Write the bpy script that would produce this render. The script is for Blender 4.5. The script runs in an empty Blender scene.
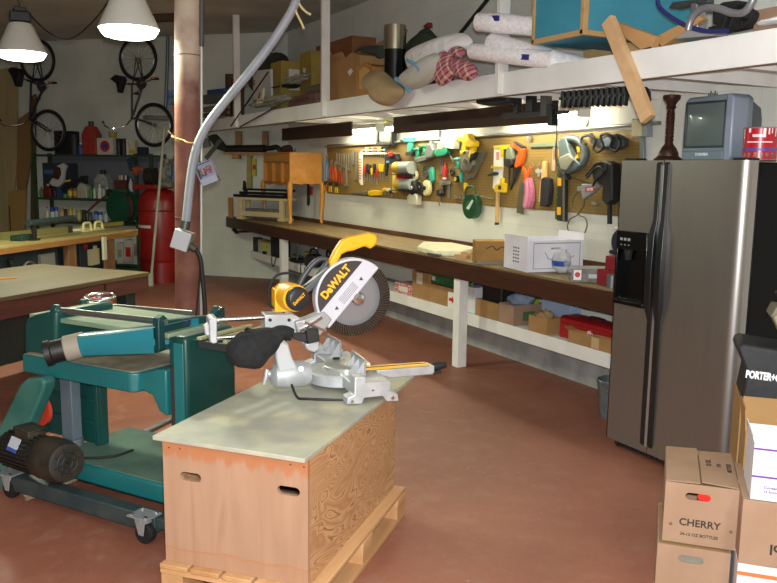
import bpy, math, random
from mathutils import Matrix, Vector, Euler
random.seed(7)
S = bpy.context.scene
COL = S.collection
R = math.radians
PI = math.pi
FLASH_W = 570.0
HIGHBAY_W = 58.0
TUBE_E = 48.0

# ------------------------------------------------------------------ camera model (pinhole, 777 x 583)
FPX = 807.0
CX, CY, EYE = 388.5, 291.5, 1.68
_a, _p, _r = R(28.5), R(8.65), R(0.73)
FW = Vector((math.sin(_a)*math.cos(_p), math.cos(_a)*math.cos(_p), -math.sin(_p)))
_r0 = Vector((math.cos(_a), -math.sin(_a), 0)); _u0 = _r0.cross(FW)
RT = _r0*math.cos(_r) + _u0*math.sin(_r)
UP = -_r0*math.sin(_r) + _u0*math.cos(_r)
CAM = Vector((0, 0, EYE))
def ray(x, y): return FW + RT*((x-CX)/FPX) - UP*((y-CY)/FPX)
def onz(x, y, z): d = ray(x, y); return CAM + d*((z-EYE)/d.z)
def onx(x, y, X): d = ray(x, y); return CAM + d*(X/d.x)
def ony(x, y, Y): d = ray(x, y); return CAM + d*(Y/d.y)
def ond(x, y, depth): return CAM + ray(x, y)*depth

class Frame:
    """a place on the floor plan: origin, heading of its local x, and conversions from the photo's sight lines"""
    def __init__(s, x, y, deg, z=0.0):
        s.o = Vector((x, y, z)); s.deg = deg
        t = R(deg); s.u = Vector((math.cos(t), math.sin(t), 0)); s.v = Vector((-math.sin(t), math.cos(t), 0))
    def loc(s, P): d = P - s.o; return Vector((d.dot(s.u), d.dot(s.v), d.z))
    def w(s, a, b, z=0): return s.o + s.u*a + s.v*b + Vector((0, 0, z))
    def onv(s, x, y, off): d = ray(x, y); k = ((s.o-CAM).dot(s.v)+off)/d.dot(s.v); return s.loc(CAM + d*k)
    def onu(s, x, y, off): d = ray(x, y); k = ((s.o-CAM).dot(s.u)+off)/d.dot(s.u); return s.loc(CAM + d*k)
    def onz(s, x, y, z): d = ray(x, y); return s.loc(CAM + d*((s.o.z+z-EYE)/d.z))

# ------------------------------------------------------------------ materials
def lin(c): return c/12.92 if c <= 0.04045 else ((c+0.055)/1.055)**2.4
def rgb(h):
    h = h.lstrip('#'); return tuple(lin(int(h[i:i+2], 16)/255) for i in (0, 2, 4)) + (1.0,)
MATS = {}
def nodes(name):
    m = bpy.data.materials.new(name); m.use_nodes = True
    nt = m.node_tree; b = nt.nodes['Principled BSDF']
    return m, nt, b
def N(nt, t, **kw):
    n = nt.nodes.new(t)
    for k, v in kw.items():
        if k in n.inputs.keys(): n.inputs[k].default_value = v
        else: setattr(n, k, v)
    return n
def ramp(nt, stops):
    n = nt.nodes.new('ShaderNodeValToRGB'); e = n.color_ramp.elements
    while len(e) < len(stops): e.new(0.5)
    for el, (p, c) in zip(e, stops): el.position = p; el.color = rgb(c) if isinstance(c, str) else c
    return n
def M(c1, rough=0.5, metal=0.0, c2=None, scale=12.0, bump=0.0, stretch=None, coat=0.0, alpha=1.0, trans=0.0, detail=4.0, sheen=0.0, lo=0.35, hi=0.65):
    """plain procedural material: two tones mixed by noise, optional bump"""
    key = (c1, rough, metal, c2, scale, bump, stretch, coat, alpha, trans, sheen, lo, hi)
    if key in MATS: return MATS[key]
    m, nt, b = nodes('mat_' + c1.strip('#'))
    b.inputs['Roughness'].default_value = rough; b.inputs['Metallic'].default_value = metal
    b.inputs['Coat Weight'].default_value = coat; b.inputs['Alpha'].default_value = alpha
    b.inputs['Transmission Weight'].default_value = trans; b.inputs['Sheen Weight'].default_value = sheen
    if c2 is None: c2 = c1
    tc = N(nt, 'ShaderNodeTexCoord'); mp = N(nt, 'ShaderNodeMapping')
    if stretch: mp.inputs['Scale'].default_value = stretch
    nz = N(nt, 'ShaderNodeTexNoise', Scale=scale, Detail=detail)
    nt.links.new(tc.outputs['Object'], mp.inputs['Vector']); nt.links.new(mp.outputs['Vector'], nz.inputs['Vector'])
    rp = ramp(nt, [(lo, c1), (hi, c2)])
    nt.links.new(nz.outputs['Fac'], rp.inputs['Fac']); nt.links.new(rp.outputs['Color'], b.inputs['Base Color'])
    if bump:
        bp = N(nt, 'ShaderNodeBump', Strength=bump, Distance=0.01)
        nt.links.new(nz.outputs['Fac'], bp.inputs['Height']); nt.links.new(bp.outputs['Normal'], b.inputs['Normal'])
    MATS[key] = m
    return m
def EM(c, strength):
    key = ('em', c, strength)
    if key in MATS: return MATS[key]
    m, nt, b = nodes('mat_glow_' + c.strip('#'))
    b.inputs['Base Color'].default_value = rgb(c); b.inputs['Emission Color'].default_value = rgb(c); b.inputs['Emission Strength'].default_value = strength
    MATS[key] = m; return m
def WOOD(c1, c2, axis='x', scale=3.0, rings=14.0, rough=0.55, dist=3.0, key=None):
    k = ('wood', c1, c2, axis, scale, rings, rough, dist)
    if k in MATS: return MATS[k]
    m, nt, b = nodes('mat_wood_' + c1.strip('#'))
    b.inputs['Roughness'].default_value = rough
    tc = N(nt, 'ShaderNodeTexCoord'); mp = N(nt, 'ShaderNodeMapping')
    st = {'x': (0.12, 1, 1), 'y': (1, 0.12, 1), 'z': (1, 1, 0.12)}[axis]
    mp.inputs['Scale'].default_value = st
    wv = N(nt, 'ShaderNodeTexNoise', Scale=rings, Detail=5.0, Distortion=dist*0.3)
    n2 = N(nt, 'ShaderNodeTexNoise', Scale=scale, Detail=2.0)
    mx = N(nt, 'ShaderNodeMath', operation='ADD'); ml = N(nt, 'ShaderNodeMath', operation='MULTIPLY'); ml.inputs[1].default_value = 0.5
    nt.links.new(tc.outputs['Object'], mp.inputs['Vector'])
    nt.links.new(mp.outputs['Vector'], wv.inputs['Vector']); nt.links.new(mp.outputs['Vector'], n2.inputs['Vector'])
    nt.links.new(wv.outputs['Fac'], mx.inputs[0]); nt.links.new(n2.outputs['Fac'], mx.inputs[1]); nt.links.new(mx.outputs[0], ml.inputs[0])
    rp = ramp(nt, [(0.38, c1), (0.62, c2)])
    nt.links.new(ml.outputs[0], rp.inputs['Fac']); nt.links.new(rp.outputs['Color'], b.inputs['Base Color'])
    bp = N(nt, 'ShaderNodeBump', Strength=0.12, Distance=0.004)
    nt.links.new(wv.outputs['Fac'], bp.inputs['Height']); nt.links.new(bp.outputs['Normal'], b.inputs['Normal'])
    MATS[k] = m; return m

# ------------------------------------------------------------------ mesh builder
class MB:
    def __init__(s, M=None): s.v = []; s.f = []; s.M = M or Matrix.Identity(4)
    def add(s, vs, fs):
        o = len(s.v); s.v += [s.M @ Vector(p) for p in vs]; s.f += [tuple(i+o for i in f) for f in fs]; return s
    def box(s, x0, x1, y0, y1, z0, z1):
        x0, x1 = min(x0, x1), max(x0, x1); y0, y1 = min(y0, y1), max(y0, y1); z0, z1 = min(z0, z1), max(z0, z1)
        return s.add([(x0,y0,z0),(x1,y0,z0),(x1,y1,z0),(x0,y1,z0),(x0,y0,z1),(x1,y0,z1),(x1,y1,z1),(x0,y1,z1)],
                     [(0,3,2,1),(4,5,6,7),(0,1,5,4),(1,2,6,5),(2,3,7,6),(3,0,4,7)])
    def cbox(s, c, d, rot=(0, 0, 0)):
        old = s.M; s.M = old @ Matrix.Translation(c) @ Euler([R(a) for a in rot]).to_matrix().to_4x4()
        s.box(-d[0]/2, d[0]/2, -d[1]/2, d[1]/2, -d[2]/2, d[2]/2); s.M = old; return s
    def bar(s, p0, p1, w, h, roll=0.0):
        """a rectangular bar between two points, w across, h 'up'"""
        p0, p1 = Vector(p0), Vector(p1); d = p1-p0; L = d.length; d.normalize()
        up = Vector((0, 0, 1)) if abs(d.z) < 0.95 else Vector((0, 1, 0))
        sx = d.cross(up).normalized(); up = sx.cross(d)
        old = s.M; T = Matrix((( sx.x, d.x, up.x, p0.x), (sx.y, d.y, up.y, p0.y), (sx.z, d.z, up.z, p0.z), (0, 0, 0, 1)))
        s.M = old @ T @ Matrix.Rotation(roll, 4, 'Y'); s.box(-w/2, w/2, 0, L, -h/2, h/2); s.M = old; return s
    def cyl(s, p0, p1, r0, r1=None, n=20, caps=True):
        return s.tube([p0, p1], [r0, r0 if r1 is None else r1], n, caps=caps)
    def tube(s, pts, r, n=8, smooth=0, closed=False, caps=True):
        pts = [Vector(p) for p in pts]
        rs = list(r) if isinstance(r, (list, tuple)) else [r]*len(pts)
        if smooth and len(pts) > 2:
            P, Q = [], []; m = len(pts); rng = m if closed else m-1
            for i in range(rng):
                g = (lambda k: pts[k % m]) if closed else (lambda k: pts[max(0, min(m-1, k))])
                p0, p1, p2, p3 = g(i-1), g(i), g(i+1), g(i+2)
                ra, rb = rs[i], rs[(i+1) % m]
                for k in range(smooth):
                    t = k/smooth
                    P.append(0.5*((2*p1)+(p2-p0)*t+(2*p0-5*p1+4*p2-p3)*t*t+(-p0+3*p1-3*p2+p3)*t**3)); Q.append(ra+(rb-ra)*t)
            if not closed: P.append(pts[-1]); Q.append(rs[-1])
            pts, rs = P, Q
        m = len(pts); vs, fs = [], []
        nrm = None
        for i in range(m):
            if closed: t = pts[(i+1) % m]-pts[i-1]
            else: t = pts[min(i+1, m-1)]-pts[max(i-1, 0)]
            if t.length < 1e-9: t = Vector((0, 0, 1))
            t.normalize()
            if nrm is None:
                a = Vector((0, 0, 1)) if abs(t.z) < 0.9 else Vector((1, 0, 0)); nrm = t.cross(a).normalized()
            else:
                nrm = (nrm - t*nrm.dot(t)); nrm = nrm.normalized() if nrm.length > 1e-6 else t.orthogonal().normalized()
            bn = t.cross(nrm)
            for k in range(n):
                an = 2*PI*k/n; vs.append(pts[i]+(nrm*math.cos(an)+bn*math.sin(an))*rs[i])
        for i in range(m if closed else m-1):
            j = (i+1) % m
            for k in range(n): fs.append((i*n+k, i*n+(k+1) % n, j*n+(k+1) % n, j*n+k))
        if caps and not closed: fs += [tuple(range(n))[::-1], tuple((m-1)*n+k for k in range(n))]
        return s.add(vs, fs)
    def lathe(s, prof, c=(0, 0, 0), ax=(0, 0, 1), n=24, close=True):
        """profile of (radius, height) turned about axis ax through c"""
        q = Vector((0, 0, 1)).rotation_difference(Vector(ax).normalized()).to_matrix().to_4x4()
        old = s.M; s.M = old @ Matrix.Translation(c) @ q
        vs, fs = [], []; m = len(prof)
        for r, z in prof:
            for k in range(n): vs.append((max(r, 1e-5)*math.cos(2*PI*k/n), max(r, 1e-5)*math.sin(2*PI*k/n), z))
        for i in range(m-1):
            for k in range(n): fs.append((i*n+k, i*n+(k+1) % n, (i+1)*n+(k+1) % n, (i+1)*n+k))
        if close: fs += [tuple(range(n))[::-1], tuple((m-1)*n+k for k in range(n))]
        s.add(vs, fs); s.M = old; return s
    def prism(s, pts, a, b, plane='xz'):
        """outline extruded: 'xz' from y=a to b, 'xy' from z=a to b, 'yz' from x=a to b"""
        ar = sum(pts[i][0]*pts[(i+1) % len(pts)][1]-pts[(i+1) % len(pts)][0]*pts[i][1] for i in range(len(pts)))
        if ar < 0: pts = pts[::-1]
        m = len(pts); mk = {'xz': lambda p, t: (p[0], t, p[1]), 'xy': lambda p, t: (p[0], p[1], t), 'yz': lambda p, t: (t, p[0], p[1])}[plane]
        lo, hi = min(a, b), max(a, b)
        if plane == 'xz': lo, hi = hi, lo
        vs = [mk(p, lo) for p in pts]+[mk(p, hi) for p in pts]
        fs = [tuple(range(m))[::-1], tuple(range(m, 2*m))]+[(i, (i+1) % m, (i+1) % m+m, i+m) for i in range(m)]
        return s.add(vs, fs)
    def ell(s, c, r, n=14, rot=(0, 0, 0)):
        if not isinstance(r, (tuple, list)): r = (r, r, r)
        old = s.M; s.M = old @ Matrix.Translation(c) @ Euler([R(a) for a in rot]).to_matrix().to_4x4() @ Matrix.Diagonal((*r, 1))
        k = max(6, n//2); s.lathe([(math.sin(PI*i/k), -math.cos(PI*i/k)) for i in range(k+1)], n=n, close=False); s.M = old; return s
    def torus(s, c, Rr, r, ax=(0, 0, 1), n=28, m=8, a0=0, a1=360):
        ax = Vector(ax).normalized(); e1 = ax.orthogonal().normalized(); e2 = ax.cross(e1); c = Vector(c)
        full = abs(a1-a0) >= 360; k = n if full else n+1
        return s.tube([c+(e1*math.cos(R(a0+(a1-a0)*i/n))+e2*math.sin(R(a0+(a1-a0)*i/n)))*Rr for i in range(k)], r, m, closed=full)
    def grid(s, fn, nu, nv):
        """surface from fn(u,v) -> point, u,v in 0..1"""
        vs = [fn(i/nu, j/nv) for j in range(nv+1) for i in range(nu+1)]
        return s.add(vs, [(j*(nu+1)+i, j*(nu+1)+i+1, (j+1)*(nu+1)+i+1, (j+1)*(nu+1)+i) for j in range(nv) for i in range(nu)])
    def text(s, body, T, size, depth=0.0006, bold=0.0, cx='CENTER', shear=0.0, wid=1.0):
        """raised lettering in the xy plane of matrix T"""
        cu = bpy.data.curves.new('lettering', 'FONT'); cu.body = body; cu.size = size; cu.align_x = cx; cu.align_y = 'CENTER'
        cu.extrude = depth; cu.offset = bold; cu.shear = shear; cu.resolution_u = 3
        ob = bpy.data.objects.new('lettering_source', cu); me = ob.to_mesh()
        old = s.M; s.M = old @ T @ Matrix.Diagonal((wid, 1, 1, 1))
        s.add([v.co.copy() for v in me.vertices], [tuple(p.vertices) for p in me.polygons]); s.M = old
        ob.to_mesh_clear(); bpy.data.objects.remove(ob); bpy.data.curves.remove(cu)
        return s
    def build(s, name, mat, parent=None, bevel=0.0, seg=2, smooth=True, label=None, mats=None, pick=None):
        me = bpy.data.meshes.new(name); me.from_pydata([tuple(v) for v in s.v], [], s.f)
        for q in (mats or [mat]): me.materials.append(q)
        if pick:
            for p in me.polygons: p.material_index = pick(p)
        if smooth:
            me.polygons.foreach_set('use_smooth', [True]*len(me.polygons)); me.set_sharp_from_angle(angle=R(38))
        me.update()
        o = bpy.data.objects.new(name, me); COL.objects.link(o)
        if parent is not None: o.parent = parent
        if bevel:
            b = o.modifiers.new('bevel', 'BEVEL'); b.width = bevel; b.segments = seg; b.limit_method = 'ANGLE'; b.angle_limit = R(40)
        if label: o['label'] = label
        return o

def thing(name, label, cat, loc=(0, 0, 0), deg=0.0, group=None):
    o = bpy.data.objects.new(name, None); o.empty_display_size = 0.1; COL.objects.link(o)
    o.location = loc; o.rotation_euler = (0, 0, R(deg)); o['label'] = label; o['category'] = cat
    if group: o['group'] = group
    return o
def single(name, label, cat, mb, mat, loc=(0, 0, 0), deg=0.0, group=None, bevel=0.0, **kw):
    """a thing that is one mesh"""
    o = mb.build(name, mat, None, bevel, **kw); o.location = loc; o.rotation_euler = (0, 0, R(deg)); o['label'] = label; o['category'] = cat
    if group: o['group'] = group
    return o
def struct(name, mb, mat, **kw):
    o = mb.build(name, mat, **kw); o['kind'] = 'structure'; return o
def dup(root, loc, deg=None, label=None, group=None):
    r = root.copy(); COL.objects.link(r); r.location = loc
    if deg is not None: r.rotation_euler = (0, 0, R(deg))
    if label: r['label'] = label
    if group: r['group'] = group
    for ch in list(root.children):
        c = ch.copy(); COL.objects.link(c); c.parent = r
        for g in list(ch.children):
            d = g.copy(); COL.objects.link(d); d.parent = c
    return r
def XYZ(ex, ey, ez, o):
    return Matrix(((ex[0], ey[0], ez[0], o[0]), (ex[1], ey[1], ez[1], o[1]), (ex[2], ey[2], ez[2], o[2]), (0, 0, 0, 1)))
def FRONT(x, y, z, tilt=0.0):
    """text matrix: reads along +x, up is +z, faces -y"""
    return Matrix.Translation((x, y, z)) @ Matrix.Rotation(R(90), 4, 'X') @ Matrix.Rotation(R(tilt), 4, 'Z')

# ------------------------------------------------------------------ setting
XW = 4.45            # long wall face
CEIL = 3.62
def wall_mat(name, base, dirt, sx=0.4, sz=0.2, axis='y', groove=0.2):
    m, nt, b = nodes(name); b.inputs['Roughness'].default_value = 0.6
    tc = N(nt, 'ShaderNodeTexCoord'); sp = N(nt, 'ShaderNodeSeparateXYZ'); cb = N(nt, 'ShaderNodeCombineXYZ')
    nt.links.new(tc.outputs['Object'], sp.inputs[0])
    nt.links.new(sp.outputs['Y' if axis == 'y' else 'X'], cb.inputs['X']); nt.links.new(sp.outputs['Z'], cb.inputs['Y'])
    br = N(nt, 'ShaderNodeTexBrick', Scale=1.0); br.inputs['Brick Width'].default_value = sx; br.inputs['Row Height'].default_value = sz
    br.inputs['Mortar Size'].default_value = 0.006; br.inputs['Mortar Smooth'].default_value = 0.6
    br.inputs['Color1'].default_value = (1, 1, 1, 1); br.inputs['Color2'].default_value = (0.98, 0.98, 0.98, 1); br.inputs['Mortar'].default_value = (0.86, 0.86, 0.85, 1)
    nt.links.new(cb.outputs[0], br.inputs['Vector'])
    nz = N(nt, 'ShaderNodeTexNoise', Scale=1.3, Detail=5.0); nt.links.new(tc.outputs['Object'], nz.inputs['Vector'])
    rp = ramp(nt, [(0.3, dirt), (0.6, base)]); nt.links.new(nz.outputs['Fac'], rp.inputs['Fac'])
    mx = N(nt, 'ShaderNodeMix', data_type='RGBA', blend_type='MULTIPLY'); mx.inputs[0].default_value = 0.55
    nt.links.new(rp.outputs['Color'], mx.inputs[6]); nt.links.new(br.outputs['Color'], mx.inputs[7]); nt.links.new(mx.outputs[2], b.inputs['Base Color'])
    bp = N(nt, 'ShaderNodeBump', Strength=groove, Distance=0.008); nt.links.new(br.outputs['Color'], bp.inputs['Height']); nt.links.new(bp.outputs['Normal'], b.inputs['Normal'])
    return m
def floor_mat():
    m, nt, b = nodes('mat_red_floor_paint')
    tc = N(nt, 'ShaderNodeTexCoord')
    n1 = N(nt, 'ShaderNodeTexNoise', Scale=0.9, Detail=6.0, Roughness=0.6); n2 = N(nt, 'ShaderNodeTexNoise', Scale=7.0, Detail=8.0, Roughness=0.7); n3 = N(nt, 'ShaderNodeTexNoise', Scale=60.0, Detail=3.0)
    for n in (n1, n2, n3): nt.links.new(tc.outputs['Object'], n.inputs['Vector'])
    r1 = ramp(nt, [(0.3, '#7f4d3c'), (0.55, '#8b5643'), (0.75, '#96654f')])
    r2 = ramp(nt, [(0.52, (0, 0, 0, 1)), (0.76, (0.42, 0.42, 0.42, 1))])
    nt.links.new(n1.outputs['Fac'], r1.inputs['Fac']); nt.links.new(n2.outputs['Fac'], r2.inputs['Fac'])
    mx = N(nt, 'ShaderNodeMix', data_type='RGBA'); nt.links.new(r2.outputs['Color'], mx.inputs[0]); nt.links.new(r1.outputs['Color'], mx.inputs[6]); mx.inputs[7].default_value = rgb('#a58070')
    r3 = ramp(nt, [(0.70, (0, 0, 0, 1)), (0.74, (0.5, 0.5, 0.5, 1))]); nt.links.new(n3.outputs['Fac'], r3.inputs['Fac'])
    m2 = N(nt, 'ShaderNodeMix', data_type='RGBA'); nt.links.new(r3.outputs['Color'], m2.inputs[0]); nt.links.new(mx.outputs[2], m2.inputs[6]); m2.inputs[7].default_value = rgb('#c9b2a0')
    nt.links.new(m2.outputs[2], b.inputs['Base Color'])
    rr = ramp(nt, [(0.35, (0.42, 0.42, 0.42, 1)), (0.7, (0.68, 0.68, 0.68, 1))]); nt.links.new(n2.outputs['Fac'], rr.inputs['Fac']); nt.links.new(rr.outputs['Color'], b.inputs['Roughness'])
    bp = N(nt, 'ShaderNodeBump', Strength=0.05, Distance=0.003); nt.links.new(n2.outputs['Fac'], bp.inputs['Height']); nt.links.new(bp.outputs['Normal'], b.inputs['Normal'])
    return m
FLOOR = floor_mat()
WALLM = wall_mat('mat_white_block_wall', '#e4e4da', '#d3d4ca')
WALLF = wall_mat('mat_far_block_wall', '#d6d9cc', '#bfc4b6', axis='x')
WALLD = wall_mat('mat_side_wall', '#b7b8b0', '#9c9e97', axis='y')
CEILM = M('#c9ccc2', 0.8, c2='#b4b8ae', scale=1.5)
struct('floor', MB().box(-6.2, 4.7, -5.2, 22.2, -0.2, 0), FLOOR)
struct('ceiling', MB().box(-6.2, 4.7, -5.2, 22.2, CEIL, CEIL+0.2), CEILM)
struct('wall_right', MB().box(XW, XW+0.2, -5.2, 11.5, 0, CEIL), WALLM)
o = struct('wall_far', MB().box(-15.2, 0.25, 0, 0.2, 0, CEIL), WALLF); o.location = (XW, 11.35, 0); o.rotation_euler = (0, 0, R(-45))
struct('wall_left', MB().box(-6.2, -6.0, -5.2, 22.2, 0, CEIL), WALLD)
struct('wall_near', MB().box(-6.0, XW, -5.2, -5.0, 0, CEIL), WALLD)
# concrete footing along the foot of the long wall
struct('trim_1', MB().box(4.36, XW, -5.0, 11.30, 0, 0.42), M('#a9aaa6', 0.8, c2='#8c8d8a', scale=5, bump=0.3))
FARW = Frame(XW, 11.35, -45)         # far wall: local x to the right, local y into the wall
WALLR = Frame(XW, 0, -90)            # long wall: local x = -Y (towards the camera), local y into the wall

# ------------------------------------------------------------------ camera
cd = bpy.data.cameras.new('camera'); cd.sensor_width = 36.0; cd.lens = FPX/777*36.0; cd.clip_start = 0.02
cam = bpy.data.objects.new('camera', cd); COL.objects.link(cam)
cam.matrix_world = Matrix(((RT.x, UP.x, -FW.x, CAM.x), (RT.y, UP.y, -FW.y, CAM.y), (RT.z, UP.z, -FW.z, CAM.z), (0, 0, 0, 1)))
S.camera = cam
vs = S.view_settings; vs.view_transform = 'Standard'; vs.look = 'None'; vs.gamma = 1; vs.use_curve_mapping = False; vs.exposure = 0.12
S.display_settings.display_device = 'sRGB'
S.cycles.use_denoising = True
S.cycles.max_bounces = 6
S.cycles.sample_clamp_indirect = 6.0
wd = bpy.data.worlds.new('world'); S.world = wd; wd.use_nodes = True
wd.node_tree.nodes['Background'].inputs[0].default_value = (0.02, 0.021, 0.02, 1); wd.node_tree.nodes['Background'].inputs[1].default_value = 1.0

def lamp(name, kind, loc, energy, color, **kw):
    l = bpy.data.lights.new(name, kind); l.energy = energy; l.color = color
    for k, v in kw.items(): setattr(l, k, v)
    o = bpy.data.objects.new(name, l); COL.objects.link(o); o.location = loc; return o
# the camera's own flash, just above the lens
lamp('camera_flash', 'POINT', CAM + UP*0.07 + RT*0.02, FLASH_W, (0.95, 0.97, 1.0), shadow_soft_size=0.03)
WARM = (0.95, 1.0, 0.74)
# ================================================================== refrigerator
STEEL = None
def steel_mat():
    m, nt, b = nodes('mat_brushed_steel'); b.inputs['Metallic'].default_value = 0.92
    tc = N(nt, 'ShaderNodeTexCoord'); mp = N(nt, 'ShaderNodeMapping'); mp.inputs['Scale'].default_value = (500, 500, 2)
    nz = N(nt, 'ShaderNodeTexNoise', Scale=1.0, Detail=3.0)
    nt.links.new(tc.outputs['Object'], mp.inputs['Vector']); nt.links.new(mp.outputs['Vector'], nz.inputs['Vector'])
    r1 = ramp(nt, [(0.35, '#989591'), (0.65, '#9f9c98')]); r2 = ramp(nt, [(0.3, (0.36, 0.36, 0.36, 1)), (0.7, (0.44, 0.44, 0.44, 1))])
    nt.links.new(nz.outputs['Fac'], r1.inputs['Fac']); nt.links.new(nz.outputs['Fac'], r2.inputs['Fac'])
    nt.links.new(r1.outputs['Color'], b.inputs['Base Color']); nt.links.new(r2.outputs['Color'], b.inputs['Roughness']); return m
STEEL = steel_mat()
BLACK = M('#0c0c0d', 0.35); BLKM = M('#151515', 0.6, c2='#1e1e1e', scale=30); RUBBER = M('#111111', 0.75)
CHROME = M('#d8d8da', 0.15, 1.0); ALU = M('#c4c6c8', 0.38, 0.75, c2='#b4b6b9', scale=25); GREYP = M('#8d9093', 0.5)
WHITEP = M('#e9e8e2', 0.5, c2='#dcdbd4', scale=4)
FR = Frame(3.482, 3.567, -90)
def fx(u, v, off=0.0): return FR.onv(u, v, off)
fr = thing('refrigerator', 'tall stainless steel side-by-side refrigerator with black sides and a door dispenser', 'refrigerator', FR.o, -90)
SIDEM = M('#050506', 0.5, c2='#070708', scale=60); SIDEM.node_tree.nodes['Principled BSDF'].inputs['Specular IOR Level'].default_value = 0.12
MB().box(0.0, 0.872, 0.075, 0.70, 0.055, 1.735).build('cabinet', SIDEM, fr, 0.008)
xs = fx(664.4, 165).x
dl, dr, dt, db = fx(617.5, 233).x, fx(648, 234).x, fx(632, 232).z, fx(632, 305).z
b = MB(); b.box(0.003, dl, 0, 0.065, 0.06, 1.745).box(dr, xs-0.003, 0, 0.065, 0.06, 1.745).box(dl, dr, 0, 0.065, dt, 1.745).box(dl, dr, 0, 0.065, 0.06, db).box(dl, dr, 0.055, 0.065, db, dt)
d1 = b.build('freezer_door', STEEL, fr)
pts = [(xs+0.003, 0.065), (xs+0.003, 0.0)]
for i in range(0, 13): t = i/12; pts.append((xs+0.02+(0.872-xs-0.075)*t, -0.012*math.sin(PI*0.5*t)))
for i in range(1, 9): a = R(90*i/8); pts.append((0.817+0.055*math.sin(a), -0.012+0.055*(1-math.cos(a))))
pts.append((0.872, 0.065))
d2 = MB().prism(pts, 0.06, 1.745, 'xy').build('fridge_door', STEEL, fr)
zg1, zg2 = fx(660, 231).z, fx(660, 314).z
for (xa, xb, par) in ((xs-0.044, xs-0.012, d1), (xs+0.011, xs+0.043, d2)):
    s = 1 if xa > xs else -1
    prof = [(-0.004, 1.735), (-0.014, 1.725), (-0.016, zg1+0.06), (-0.034, zg1-0.03), (-0.04, (zg1+zg2)/2), (-0.034, zg2+0.03), (-0.016, zg2-0.05), (-0.014, 0.12), (-0.004, 0.10)]
    h = MB(); n = len(prof)
    wz = lambda z: 0.012 if zg2-0.02 < z < zg1+0.02 else 0.0
    vsx = []
    for (y, z) in prof: vsx += [(xa-(wz(z) if s < 0 else 0), 0.002, z), (xb+(wz(z) if s > 0 else 0), 0.002, z), (xb+(wz(z) if s > 0 else 0), y, z), (xa-(wz(z) if s < 0 else 0), y, z)]
    fs = [(i*4+k, i*4+(k+1) % 4, (i+1)*4+(k+1) % 4, (i+1)*4+k) for i in range(n-1) for k in range(4)]+[(0, 3, 2, 1), tuple((n-1)*4+k for k in range(4))]
    h.add(vsx, fs); h.build('handle', M('#17181a', 0.3), par, 0.004)
MB().box(xs-0.011, xs+0.010, -0.012, 0.0, 0.10, 1.72).build('centre_trim', M('#b4b4b6', 0.3, 0.8), d2, 0.002)
ds = MB().box(dl-0.004, dl+0.012, -0.006, 0.05, db-0.006, dt+0.004).box(dr-0.012, dr+0.004, -0.006, 0.05, db-0.006, dt+0.004).box(dl, dr, -0.008, 0.05, dt-0.105, dt+0.004).box(dl, dr, -0.012, 0.05, db-0.006, db+0.018).box(dl+0.01, dr-0.01, 0.045, 0.054, db, dt).build('dispenser', M('#08090a', 0.22), fr, 0.003)
b = MB()
for i in range(3): b.cbox((dl+0.045+i*0.03, -0.0095, dt-0.045), (0.018, 0.003, 0.016)).cbox((dl+0.045+i*0.03, -0.0095, dt-0.078), (0.008, 0.003, 0.006))
b.build('button', M('#8f9598', 0.4), ds)
MB().prism([(dl+0.055, dt-0.105), (dl+0.10, dt-0.105), (dl+0.088, dt-0.17), (dl+0.067, dt-0.17)], 0.005, 0.035).build('spout', M('#2a2c2f', 0.25), ds, 0.003)
b = MB().box(0.01, 0.862, 0.06, 0.12, 0.012, 0.056)
for i in range(22): b.box(0.03+i*0.038, 0.05+i*0.038, 0.05, 0.062, 0.02, 0.048)
b.build('toe_grille', BLKM, fr)
for x in (0.03, 0.842): MB().cyl((x, 0.06, 0.012), (x, 0.11, 0.012), 0.0125).build('foot', RUBBER, fr)
for x in (0.05, 0.80): MB().box(x-0.04, x+0.05, 0.01, 0.10, 1.745, 1.757).build('hinge_cover', BLKM, fr, 0.004)

# ================================================================== workbench along the long wall
DARKW = WOOD('#2e1c14', '#452a1d', 'x', 2.0, 18.0, 0.45); TOPW = WOOD('#74603f', '#8f7750', 'x', 2.0, 16.0, 0.6)
REDW = WOOD('#371c12', '#4d2b1b', 'x', 2.0, 18.0, 0.42)
BN = Frame(3.72, 12.10, -90)
BL = 12.10-3.63
bench = thing('workbench', 'long dark wooden workbench built along the white wall under the pegboard', 'workbench', BN.o, -90)
MB().prism([(0, 0), (BL, 0), (BL, 0.725), (0.80, 0.725), (0.03, 0.0)], 0.90, 0.93, 'xy').build('worktop', TOPW, bench, 0.004)
MB().box(0.02, 4.9, -0.012, 0.03, 0.772, 0.915).build('apron', DARKW, bench, 0.003)
MB().box(4.905, BL, -0.012, 0.03, 0.772, 0.915).build('apron', REDW, bench, 0.003)
MB().box(0.03, 0.06, 0.03, 0.06, 0.78, 0.90).box(0.80, BL, 0.705, 0.727, 0.93, 0.982).build('backsplash', WOOD('#4c3020', '#6a452c', 'x', 2.0, 14, 0.5), bench, 0.003)
for u, v in ((283.5, 262), (460, 300), ):
    p = BN.onv(u, v, 0.06)
    MB().box(p.x-0.045, p.x+0.045, 0.022, 0.112, 0, 0.90).build('leg', WHITEP, bench, 0.003)
SHX = 4.0; sy = SHX-3.72
zt, zb = onx(388, 290.4, SHX).z, onx(388.4, 300.2, SHX).z
xl = BN.onv(242, 250, sy).x
MB().box(xl, BL, sy, sy+0.02, zb, zt+0.004).build('shelf_edge', WHITEP, bench, 0.002)
MB().box(xl, BL, sy+0.02, 0.64, zt-0.02, zt).build('shelf', WHITEP, bench)
MB().box(xl-0.02, xl, sy, 0.60, zb, 0.90).build('end_panel', WHITEP, bench, 0.002)
SHZ = zt

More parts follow.
